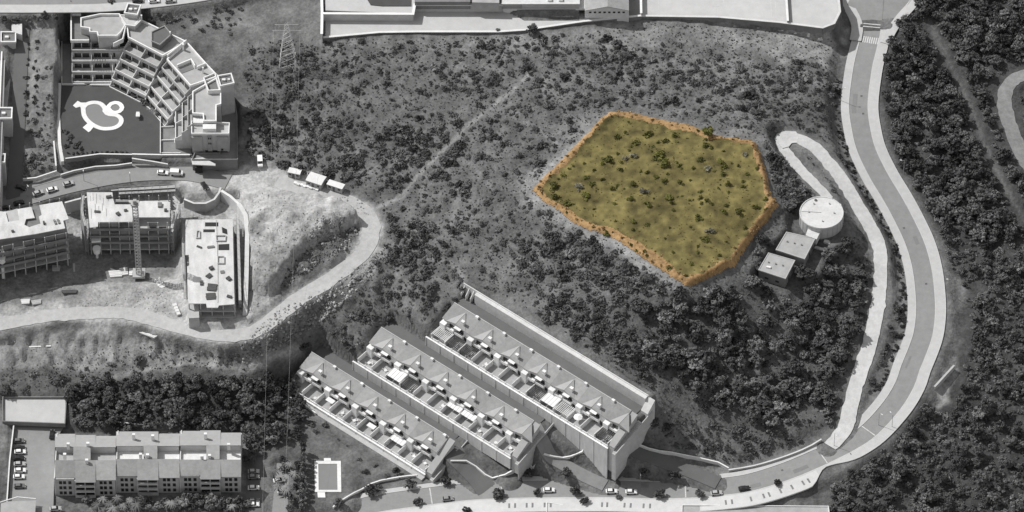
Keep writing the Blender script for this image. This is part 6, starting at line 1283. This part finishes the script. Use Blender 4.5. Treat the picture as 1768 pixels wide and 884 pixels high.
for P, n, med in (([(650,230),(720,205),(800,230),(790,300),(720,335),(650,330)], 115, 1.5), ([(640,385),(740,385),(760,455),(680,460)], 80, 1.3), ([(870,415),(1000,400),(1100,455),(1185,505),(1090,515),(900,470)], 170, 1.45), ([(1300,245),(1345,255),(1400,330),(1385,400),(1345,350)], 120, 1.5),
                  ([(430,80),(620,90),(640,190),(430,270)], 90, 1.0), ([(470,190),(640,215),(620,330),(490,290)], 110, 1.25), ([(1000,80),(1300,105),(1440,130),(1440,220),(1100,185)], 250, 1.15), ([(640,440),(860,500),(740,560),(600,560)], 90, 1.1), ([(900,490),(1080,525),(1130,670),(1010,600)], 150, 1.5), ([(820,60),(1060,60),(1060,180),(820,200)], 110, 1.05), ([(520,600),(600,575),(640,600),(520,640)], 30, 1.2),
                  ([(1560,380),(1640,400),(1645,470),(1620,480)], 30, 1.2), ([(425,190),(470,190),(470,280),(425,280)], 26, 1.2), ([(1400,250),(1450,260),(1480,330),(1440,330)], 60, 1.2), ([(1480,440),(1500,470),(1495,560),(1475,650)], 60, 1.3), ([(1545,500),(1575,540),(1560,620),(1500,700),(1490,690),(1530,590)], 110, 1.0), ([(1445,150),(1460,150),(1475,260),(1520,340),(1565,430),(1550,450),(1480,330),(1450,240)], 120, .95), ([(830,770),(880,790),(870,815),(835,805)], 26, 1.0), ([(920,752),(945,745),(1000,770),(985,780),(930,782)], 26, 1.2), ([(60,640),(240,620),(250,650),(110,690),(0,680),(0,640)], 45, 1.1), ([(250,575),(420,610),(430,640),(250,620)], 26, .6), ([(1110,720),(1330,740),(1400,760),(1260,800),(1170,775)], 120, 1.1)):
    S_ += seeds(P, n, med, .35, .5, 2.9)
for (u, v, r) in ((755,118,2.9),(1048,68,2.6),(918,50,2.4),(935,255,3.0),(1008,495,3.2),(985,432,2.6),(920,445,2.4),(735,468,2.2),(700,225,2.6),(760,300,2.8),(690,275,2.6),(640,250,2.4),(455,228,2.6),(1150,175,2.4),(1300,165,2.4),(1365,190,2.5),(1225,130,2.3),(860,110,2.2),(520,150,2.2),(600,125,2.0),(560,240,2.4),(715,420,2.6),(685,432,2.2),(800,330,2.2),(1010,440,3.0),(1045,455,3.0),(960,420,2.6),(1120,480,2.8),(900,455,2.5)):
    x, y, z = G(u, v); S_.append((x, y, z, r, u, v))
S_.sort(key=lambda q: -q[3]); THG = S_[:300]; RESTS = S_[300:]
for (x, y, z, r, u, v) in THG:
    lab = ('large' if r > 2.1 else 'mid sized')+' dark shrub '+near(u, v, LAND)
    shrub((x, y, z), r*1.0, lab, 'shrubs scattered over the scrub hillside', 'leaf_dark' if R7.random() < .5 else 'leaf')
mass('low_shrubs', [(R7.choice(SHRUB), x, y, z-.05, r*1.05, r*R7.uniform(.6, .95), R7.uniform(.6, 1.7)) for (x, y, z, r, u, v) in RESTS], .085, 'smaller dark shrubs thinly covering the grey hillside', 'undergrowth')
vg = []
for k in range(380):
    i = R7.randrange(25, 150); q = offs(ROAD[i-1:i+2], insd*(RHW[i]+RW_IN[i]+abs(R7.gauss(1.2, .9))+.2))[1]; tt = ROAD[i+1, :2]-ROAD[i, :2]; q[:2] += tt*R7.random(); r = R7.uniform(.3, 1.1)
    if RV[i] < 690 and RV[i] > 135: vg.append((R7.choice(SHRUB), q[0], q[1], gz(q[0], q[1])-.05, r, r*.9, R7.uniform(.5, 1.3)))
mass('verge_bushes', vg, .06, 'continuous dark bushes along the inner road pavement', 'undergrowth')
# thicket on the hill between terraces and road
THK = [(1090,530),(1190,515),(1290,495),(1305,440),(1300,400),(1340,410),(1350,500),(1380,480),(1430,440),(1470,420),(1500,470),(1490,560),(1465,650),(1435,730),(1330,738),(1220,712),(1130,650)]
T_ = seeds(THK, 760, 1.75, .42, .8, 3.5, 5, keep=lambda u, v: clumpy(u, v) or R7.random() < .2); T_.sort(key=lambda q: -q[3])
for (x, y, z, r, u, v) in T_[:150]:
    plant('round', 'bushy_tree', (x, y, z), r, 'dark bushy thicket tree '+near(u, v, TLAND), 'tree', 'trees of the hillside thicket', R7.choice(['leaf_dark', 'leaf_dark', 'leaf', 'leaf', 'leaf_pale']))
mass('thicket_undergrowth', [(R7.choice(ROUND if r > 1.5 else SHRUB), x, y, z-.3, r, r*R7.uniform(.7, 1.0), R7.uniform(.4, 2.2)) for (x, y, z, r, u, v) in T_[150:]], .085, 'dense dark undergrowth of the hillside thicket', 'undergrowth')
# wood beyond the road
WOOD = [(1528,75),(1548,30),(1585,0),(1620,-30),(1800,-30),(1800,910),(1415,910),(1440,850),(1480,800),(1565,745),(1640,650),(1652,600),(1648,480),(1618,390),(1565,300),(1540,230),(1530,160)]
W_ = seeds(WOOD, 1400, 2.25, .27, 1.1, 3.5, 7); W_ = [(x, y, z, r*(.62 if v > 420 and R7.random() < .75 else 1.0), u, v) for (x, y, z, r, u, v) in W_ if not (420 < v and R7.random() < .18)]; W_.sort(key=lambda q: -q[3])
for (x, y, z, r, u, v) in W_[:250]:
    up = R7.random(); plant('pine' if up < .6 else 'round', 'wood_tree', (x, y, z-.2), r, ('tall' if r > 2.6 else 'small')+' dark wood tree '+near(u, v, WLAND), 'tree', 'trees of the roadside wood', R7.choice(['leaf_dark', 'leaf_dark', 'leaf_dark', 'leaf', 'leaf', 'leaf_pale'] if v > 330 else ['leaf_dark', 'leaf_dark', 'leaf']))
mass('woodland', [(R7.choice(ROUND+PINE) if r > 1.7 else R7.choice(SHRUB), x, y, z-.3, r, r*R7.uniform(.75, 1.1), R7.uniform(.4, 2.0)) for (x, y, z, r, u, v) in W_[250:]], .078, 'dark wood and undergrowth beyond the road', 'woodland')
U_ = seeds(WOOD, 2600, 1.0, .4, .5, 1.8); mass('wood_undergrowth', [(R7.choice(SHRUB), x, y, z-.1, r, r*.9, R7.uniform(.6, 2.0)) for (x, y, z, r, u, v) in U_], .10, 'undergrowth and small bushes on the wood floor', 'undergrowth')
for (u, v, r) in ((1553,42,2.4),(1564,60,2.8),(1540,75,2.6),(1535,105,2.8),(1545,130,2.4),(1530,165,2.6),(1538,195,2.4),(1545,240,2.6),(1552,262,2.8),(1560,285,2.5)):
    plant('round', 'roadside_tree', G(u, v+4), r, 'full dark tree at the wood edge beside the upper road pavement', 'tree', 'trees lining the upper road', 'leaf_dark')
# pine belt in the lower corner
PB = [(120,668),(200,655),(300,648),(420,655),(480,650),(520,660),(530,700),(520,745),(470,760),(425,770),(420,740),(300,742),(190,738),(118,700)]
for k, (u, v) in enumerate(scatter(PB, 125, R7, 14)):
    x, y, z = G(u, v+6); r = R7.uniform(1.9, 3.1); lo = u > 425
    plant('pine' if R7.random() < .65 else 'round', 'pine_tree', (x, y, z), r, ('broad' if r > 2.5 else 'slender')+' dark pine '+near(u, v, PLAND), 'tree', 'pines of the lower belt', 'leaf_dark' if R7.random() < .55 else 'leaf')
hed = seeds([(118,695),(170,712),(300,742),(200,740),(150,742),(118,742)], 60, 1.3, .2, .9, 1.8)
mass('belt_undergrowth', [(R7.choice(SHRUB), x, y, z, r*1.1, r, R7.uniform(.6, 1.8)) for (x, y, z, r, u, v) in hed]+[(R7.choice(SHRUB), *G(u, v), R7.uniform(.9, 1.7), 1.2, R7.uniform(.5, 1.5)) for u, v in scatter(PB, 160, R7)], .085, 'dark undergrowth beneath the lower pine belt', 'undergrowth')
# palms and garden trees in front of the tiled block
def palm_mesh(seed):
    rg = np.random.default_rng(seed); V = []; Q = []; o = 0
    for k in range(22):
        a = 2*pi*k/22+rg.normal(0, .1); L_ = 2.3+rg.random()*.5; up = rg.uniform(.1, 1.0); w = .22; pts = []
        for t in np.linspace(0, 1, 5): pts.append((L_*t*cos(a)*(1-.15*up), L_*t*sin(a)*(1-.15*up), 1.3*up*t-1.5*t*t))
        for i, p in enumerate(pts): ww = w*(1-.75*abs(i/4-.35)); V += [(p[0]-sin(a)*ww, p[1]+cos(a)*ww, p[2]-.1), (p[0], p[1], p[2]+.05), (p[0]+sin(a)*ww, p[1]-cos(a)*ww, p[2]-.1)]
        for i in range(4): b = o+3*i; Q += [(b, b+1, b+4, b+3), (b+1, b+2, b+5, b+4)]
        o += 15
    ob = np_mesh('fronds', np.array(V), np.array(Q), 'leaf_pale'); me = ob.data; bpy.data.objects.remove(ob); return me
PALM = [palm_mesh(k) for k in range(3)]; mbp = MB(); mbp.tube((0, 0, -.2), (.1, 0, 4.4), .24, .17, 7); tp = mbp.build('trunk', 'bark'); PTR = tp.data; bpy.data.objects.remove(tp)
for (u, v) in ((168,873),(178,862),(190,870),(204,860),(214,872),(226,862),(236,874),(196,880),(160,880),(296,872),(402,872),(472,812),(480,838),(500,800),(508,818),(496,845)):
    e = thing('palm_tree', G(u, v+12), 'palm with pale arching fronds before the tiled block' if u < 440 else 'palm beside the narrow car park', 'palm', 'palms round the tiled block', R7.random()*6); sc = R7.uniform(.8, 1.1); e.scale = (sc, sc, sc)
    t = bpy.data.objects.new('trunk', PTR); COL.objects.link(t); t.parent = e; f = bpy.data.objects.new('fronds', R7.choice(PALM)); COL.objects.link(f); f.parent = e; f.location = (.1, 0, 4.3)
for (u, v, r) in ((150,862,2.2),(242,866,2.4),(256,862,2.0),(286,866,2.4),(336,862,2.8),(352,858,2.4),(368,864,2.6),(384,868,2.6),(398,870,2.6),(412,866,2.6),(322,858,2.4),(310,866,2.4),(318,866,2.6),(330,876,2.2),(345,868,2.0),(362,876,2.0),(376,870,2.2),(390,880,2.0),(412,876,2.4),(425,868,2.2),(305,878,1.8),(258,876,1.8),(272,872,1.6),(246,880,1.5),(432,790,3.0),(428,760,2.8),(440,775,2.4),(492,805,2.2),(505,815,2.0),(512,840,2.0),(505,862,2.2),(500,876,2.0),(488,792,1.8),(515,800,1.7)):
    plant('round', 'garden_tree', G(u, v+6), r, 'bushy tree beside the narrow car park' if 455 < u else 'leafy garden tree between palms before the tiled block' if v > 840 else 'broad dark tree at the shaded end of the tiled block', 'tree', 'garden trees of the tiled block', R7.choice(['leaf', 'leaf_dark', 'leaf_pale']))
for k in range(13):
    v = 775+k*9; plant('tall', 'hedge_tree', G(524-k*.3, v+6), 1.8, 'tall clipped conifer in the hedge beside the rectangular pool', 'hedge tree', 'tall hedge by the pool', R7.choice(['leaf', 'leaf_pale']), 1.5)
for (u, v, r) in ((614,745,1.2),(640,752,1.5),(660,772,1.2),(672,790,1.0),(650,805,1.3),(620,795,1.0),(630,815,1.6),(680,812,1.8),(690,822,1.6),(668,822,1.2),(600,770,.9),(598,730,1.5),(560,735,1.8),(545,745,1.6),(535,735,2.0),(585,760,.8),(690,795,.8)):
    o = shrub(G(u, v), r, 'dark garden shrub on the lawn between pool and lowest row', 'garden shrubs by the lower pool', 'leaf_dark'); o.name = 'garden_shrub'
# street trees
for (u, v, r, lab) in ((587,866,1.9,'dark street tree at the low end of the bottom street'),(640,846,2.2,'wide dark street tree above the low end of the bottom street'),(652,842,1.8,'second dark street tree beside the wide one'),(708,834,2.3,'dark street tree below the lowest row corner'),(722,864,1.7,'small street tree at the promenade start'),(769,829,2.0,'dark street tree at the foot of the lowest driveway'),(859,852,2.1,'round street tree beside the double white hump lines'),(911,818,1.9,'dark street tree below the middle row'),(928,847,1.6,'small street tree behind the white saloon'),(978,816,2.0,'dark street tree on the verge beside the middle driveway'),(994,847,2.0,'round street tree just past the white saloon'),(1112,817,2.1,'dark street tree nearest the tall retaining wall'),(1165,820,2.1,'dark street tree second from the tall retaining wall'),(1138,852,2.0,'round dark street tree standing on the promenade edge'),(1208,852,1.8,'oval dark street tree before the silver car'),(1342,831,1.3,'sparse street tree near the promenade tip'),(806,878,1.5,'sparse street tree low on the promenade'),(1010,862,1.5,'sparse street tree on the promenade under the hump'),(1069,855,1.0,'small street tree between two white cars')):
    p = G(u, v+7); plant('round', 'street_tree', p, r*1.22, lab, 'tree', 'street trees along the bottom street', 'leaf_dark', .95)
# planting at the curved complex and the school
for P, n, lo, hi, lab, m in (([(104,226),(118,228),(145,250),(140,260),(118,255),(106,245)], 16, .8, 1.5, 'dark shrub in the lawn corner by the long boundary wall', 'leaf_dark'), ([(42,245),(72,240),(95,255),(97,285),(78,300),(45,305)], 30, .8, 1.7, 'pale leafy shrub in the planted corner plot', 'leaf_pale'), ([(46,190),(72,200),(74,245),(46,240)], 10, .8, 1.6, 'mid grey shrub beside the dark side street', 'leaf'), ([(58,60),(66,60),(66,200),(58,200)], 22, .6, 1.1, 'dark shrub in the row along the garden strip', 'leaf_dark'), ([(40,55),(50,55),(48,210),(42,210)], 18, .6, 1.2, 'dark shrub at the kerb of the dark side street', 'leaf_dark'),
                             ([(215,145),(245,150),(280,195),(270,200),(240,170),(212,158)], 22, .8, 1.6, 'dark shrub in the garden terraces below the balconies', 'leaf_dark'), ([(282,185),(312,200),(312,215),(285,215)], 10, .7, 1.3, 'dark shrub in the small garden cells', 'leaf_dark'), ([(0,30),(50,28),(120,22),(120,34),(50,42),(0,42)], 22, .8, 1.6, 'dark bush along the upper street verge', 'leaf_dark'), ([(122,18),(215,16),(213,24),(125,26)], 18, .8, 1.7, 'dark bush behind the curved complex', 'leaf_dark'), ([(245,20),(330,8),(420,10),(420,60),(330,55)], 40, .7, 1.6, 'dark bush on the slope behind the curved complex', 'leaf'), ([(66,100),(90,110),(90,260),(76,240),(70,200)], 26, .5, 1.1, 'low bush in the pale garden strip', 'leaf')):
    for u, v in scatter(P, n, R7):
        o = shrub(G(u, v), R7.uniform(lo, hi), lab, 'bushes round the curved complex', m); o.name = 'garden_shrub'
for k in range(13):
    u = 118+k*8.3; o = shrub(G(u, 266-k*.25), .95, 'clipped dark hedge plant along the lower lawn edge', 'hedge along the lawn', 'leaf_dark'); o.name = 'hedge_plant'; o.scale = (1.0, .6, .9)
plant('round', 'yard_tree', G(918, 57), 2.4, 'spreading grey tree in front of the school yard wall', 'tree', None, 'leaf'); plant('round', 'yard_tree', G(860, 55), 1.1, 'small sapling before the school yard wall', 'tree', None, 'leaf')
def gzf_(x, y): return gz(float(x), float(y))
GLAND = [(950,330,'in the west corner of the coloured plot'),(1000,290,'along the west edge of the coloured plot'),(1060,220,'at the top left of the coloured plot'),(1130,230,'under the upper rim of the coloured plot'),(1215,245,'below the rim tree of the coloured plot'),(1290,270,'in the east shoulder of the coloured plot'),(1060,300,'left of the middle of the coloured plot'),(1140,280,'in the upper middle of the coloured plot'),(1230,300,'right of the middle of the coloured plot'),(1310,340,'at the east tip of the coloured plot'),(1040,370,'along the lower left edge of the coloured plot'),(1120,345,'in the centre of the coloured plot'),(1210,370,'in the lower right of the coloured plot'),(1270,400,'along the lower east edge of the coloured plot'),(1110,400,'in the lower middle of the coloured plot'),(1170,450,'near the bottom tip of the coloured plot')]
# the coloured plot: green bushes, grey bushes, tufts
PZS = ((520,165,1.5),(655,155,2.0),(600,190,1.6),(770,155,1.4),(730,185,1.3),(700,190,.9),(480,265,2.0),(450,280,1.2),(705,245,2.1),(720,280,1.9),(690,265,1.3),(530,310,1.3),(885,265,1.4),(970,270,1.4),(905,200,1.5),(935,210,1.0),(795,290,1.2),(850,300,1.0),(985,295,1.3),(980,325,1.4),(385,340,1.1),(410,370,1.4),(590,370,1.6),(725,360,1.3),(790,360,1.1),(740,325,.8),(655,320,1.1),(690,340,.9),(500,390,1.2),(455,350,.9),(380,425,1.7),(300,455,1.6),(240,385,1.9),(250,430,1.8),(285,335,1.5),(575,435,1.4),(655,455,1.6),(740,430,1.7),(760,450,1.2),(765,482,.8),(590,532,1.2),(650,547,.9),(590,570,.9),(475,590,1.2),(875,517,1.4),(905,612,1.3),(1000,370,1.3),(1070,380,1.0),(1070,357,.8),(960,390,.9),(880,400,1.0),(910,440,1.0),(1000,465,1.2),(1045,485,1.3),(980,490,1.1),(930,455,.9),(880,430,1.1),(1120,470,1.1),(745,735,1.0),(640,662,.9),(1130,300,1.0),(1085,325,.9),(1075,560,1.1),(535,278,.9),(310,305,.9),(1000,405,.8),(820,770,.9),(965,680,.9),(1040,170,.9),(560,145,.9),(1165,435,1.0),(780,185,.8))
PZS = list(PZS)
for u, v in scatter(PLOT_PX, 70, R7):
    PZS.append(((u-860)*2.526, (v-170)*2.526, R7.uniform(.4, .85)))
for (a, b, r) in PZS:
    q_ = near(860+a/2.526, 170+b/2.526, GLAND); o = shrub(G(860+a/2.526, 170+b/2.526+2), r*1.18, ('large' if r > 1.45 else 'small' if r < .9 else 'mid sized')+' green bush '+q_, 'green bushes on the plot', 'leaf_green'); o.name = 'green_bush'
for (a, b, r) in ((590,245,2.0),(920,305,1.8),(350,385,1.7),(640,400,1.7),(920,570,2.0),(555,255,1.3),(1080,240,1.2)):
    o = shrub(G(860+a/2.526, 170+b/2.526+2), r*1.1, 'bare grey purple bush on the coloured grass plot', 'grey bushes on the plot', 'leaf_grey'); o.name = 'grey_bush'
plant('round', 'plot_tree', G(1221, 232), 2.4, 'dark green tree on the upper rim of the coloured plot', 'tree', None, 'leaf_green')
dbr = np.random.default_rng(21)
for k in range(len(PLOT)):
    for _ in range(3):
        t = dbr.random(); a = np.array(PLOT[k][:2])*(1-t)+np.array(PLOT[(k+1) % len(PLOT)][:2])*t; cc_ = np.mean(np.array([p[:2] for p in PLOT]), 0); a = a+(cc_-a)/np.linalg.norm(cc_-a)*dbr.uniform(.6, 3.2)
        bu, bv = proj(a[0], a[1], gzf_(a[0], a[1])); o = shrub((a[0], a[1], gzf_(a[0], a[1])), dbr.uniform(.35, .9), 'dry brown bush on the bank '+near(bu, bv, GLAND), 'dry bushes on the plot bank', 'leaf_drybush'); o.name = 'dry_bush'
def world_scatter(n, ok, rng):
    x = rng.uniform(X0+2, X1-2, n); y = rng.uniform(Y0+2, Y1-2, n); i = (x-X0).astype(int); j = (y-Y0).astype(int); z = H[j, i]; u, v = proj(x, y, z); m = (u > -10) & (u < 1778) & (v > -10) & (v < 894) & ok(u, v, i, j); return x[m], y[m], u[m], v[m], i[m], j[m]
def gzf(x, y): return gz(float(x), float(y))
x, y, u, v, i, j = world_scatter(22000, lambda u, v, i, j: (sd[j, i] > .6), RNG)
rw = 3.0+1.6*smooth01((v-360)/60)*smooth01((1190-u)/60); br = (sd[j, i] < rw+RNG.normal(0, .9, len(x)))
gn = vnoise(H.shape, 9, np.random.default_rng(12))[j, i]
mass('plot_tufts', [(R7.choice(TUFT), x[q], y[q], gzf(x[q], y[q])-.02, R7.uniform(.2, .5), R7.uniform(.12, .4), R7.uniform(.6, 1.4)*(1+1.0*gn[q])) for q in np.where(~br)[0]], .125, 'dry grass tufts covering the coloured plot', 'grass', 'leaf_olive')
mass('bank_tufts', [(R7.choice(TUFT), x[q], y[q], gzf(x[q], y[q]), R7.uniform(.25, .7), R7.uniform(.2, .6), R7.uniform(.5, 1.5)) for q in np.where(br)[0]], .23, 'dry brown tufts on the bank round the coloured plot', 'grass', 'leaf_brown')
# grass and herb tufts of the scrub, stones of the building site
inside = inpoly(*proj(GX, GY, H), [(425,75),(560,68),(1000,62),(1110,40),(1450,60),(1460,240),(1520,380),(1540,520),(1480,720),(1400,770),(1240,800),(1110,760),(1120,680),(800,500),(760,520),(640,590),(520,590),(380,640),(240,640),(0,690),(0,640),(250,600),(420,610),(560,540),(660,420),(620,320),(480,290),(425,270)])
TG = TONE[nb:nb+H.shape[0], nl:nl+H.shape[1]]
x, y, u, v, i, j = world_scatter(52000, lambda u, v, i, j: inside[j, i] & (WILD[j, i] > .6) & (sd[j, i] < -1) & (R7_np.random(len(u)) < .9), RNG) if False else world_scatter(52000, lambda u, v, i, j: inside[j, i] & (WILD[j, i] > .6) & (sd[j, i] < -1), RNG)
dr = np.array([float(np.min(np.hypot(ROADX[:, 0]-a, ROADX[:, 1]-b)-ROADW)) for a, b in zip(x, y)]); k = dr > -.3
mass('scrub_tufts', [(R7.choice(TUFT), a, b, gzf(a, b)-.03, R7.uniform(.2, .62), R7.uniform(.15, .55), R7.uniform(.45, 1.35)*(.55+4.0*TG[q, p])) for a, b, p, q in zip(x[k], y[k], i[k], j[k])], .092, 'herbs and dry tufts covering the hillside', 'ground cover')
def rock_vq(rng):
    th = np.linspace(0, 2*pi, 6)[:-1]; V = [(cos(t)*rng.uniform(.7, 1.1), sin(t)*rng.uniform(.7, 1.1), rng.uniform(-.2, .1)) for t in th]+[(cos(t+.5)*rng.uniform(.4, .7), sin(t+.5)*rng.uniform(.4, .7), rng.uniform(.4, .8)) for t in th]
    Q = [(a, (a+1) % 5, 5+(a+1) % 5, 5+a) for a in range(5)]+[(5, 6, 7, 8), (8, 9, 5, 5)]
    return np.array(V), np.array(Q[:6]+[(5, 8, 9, 9)])
ROCK = []
for _ in range(6):
    V, Q = rock_vq(VR); ROCK.append((V, Q[:6]))
SITE1 = [(470,540),(560,500),(640,445),(668,420),(655,465),(600,520),(540,565),(480,600),(420,628),(400,612)]; SITE2 = [(480,505),(530,470),(600,432),(622,395),(612,390),(540,425),(500,455)]; SITE3 = [(430,330),(500,340),(600,375),(560,430),(480,470),(440,540),(425,470)]
rk = []; RKT = {}
for P, n, lo, hi in ((SITE1, 900, .2, .75), (SITE2, 420, .2, .7), (SITE3, 600, .12, .4), ([(545,375),(600,372),(590,410),(530,418)], 260, .2, .6), ([(585,340),(625,345),(640,372),(600,365)], 70, .2, .6), ([(130,500),(300,500),(300,545),(140,535)], 220, .12, .35), ([(0,585),(420,610),(400,640),(0,640)], 260, .12, .45)):
    for u, v in scatter(P, n, R7): p = G(u, v); r = R7.uniform(lo, hi)*R7.uniform(.6, 1.0); rk.append((p, r)); RKT[p] = .5 if P is SITE2 else 1.0
rk.sort(key=lambda q: -q[1]); RM = []
for V, Q in ROCK: RM.append(vmesh('boulder', (V, Q), 'rock'))
for (p, r) in rk[:160]:
    o = bpy.data.objects.new('boulder', R7.choice(RM)); COL.objects.link(o); o.location = (p[0], p[1], p[2]-.05); o.rotation_euler = (0, 0, R7.random()*6); o.scale = (r*1.5, r*1.2, r*1.2); bu, bv = proj(*p); tag(o, ('large' if r > .55 else 'small')+' angular grey boulder '+near(bu, bv, BLAND), 'boulder', 'boulders on the building site')
mass('rubble', [(R7.choice(ROCK), p[0], p[1], p[2]-.03, r*1.2, r, R7.uniform(.4, 1.5)*RKT[p]) for p, r in rk[160:]], .26, 'loose stones and rubble of the building site', 'rubble')
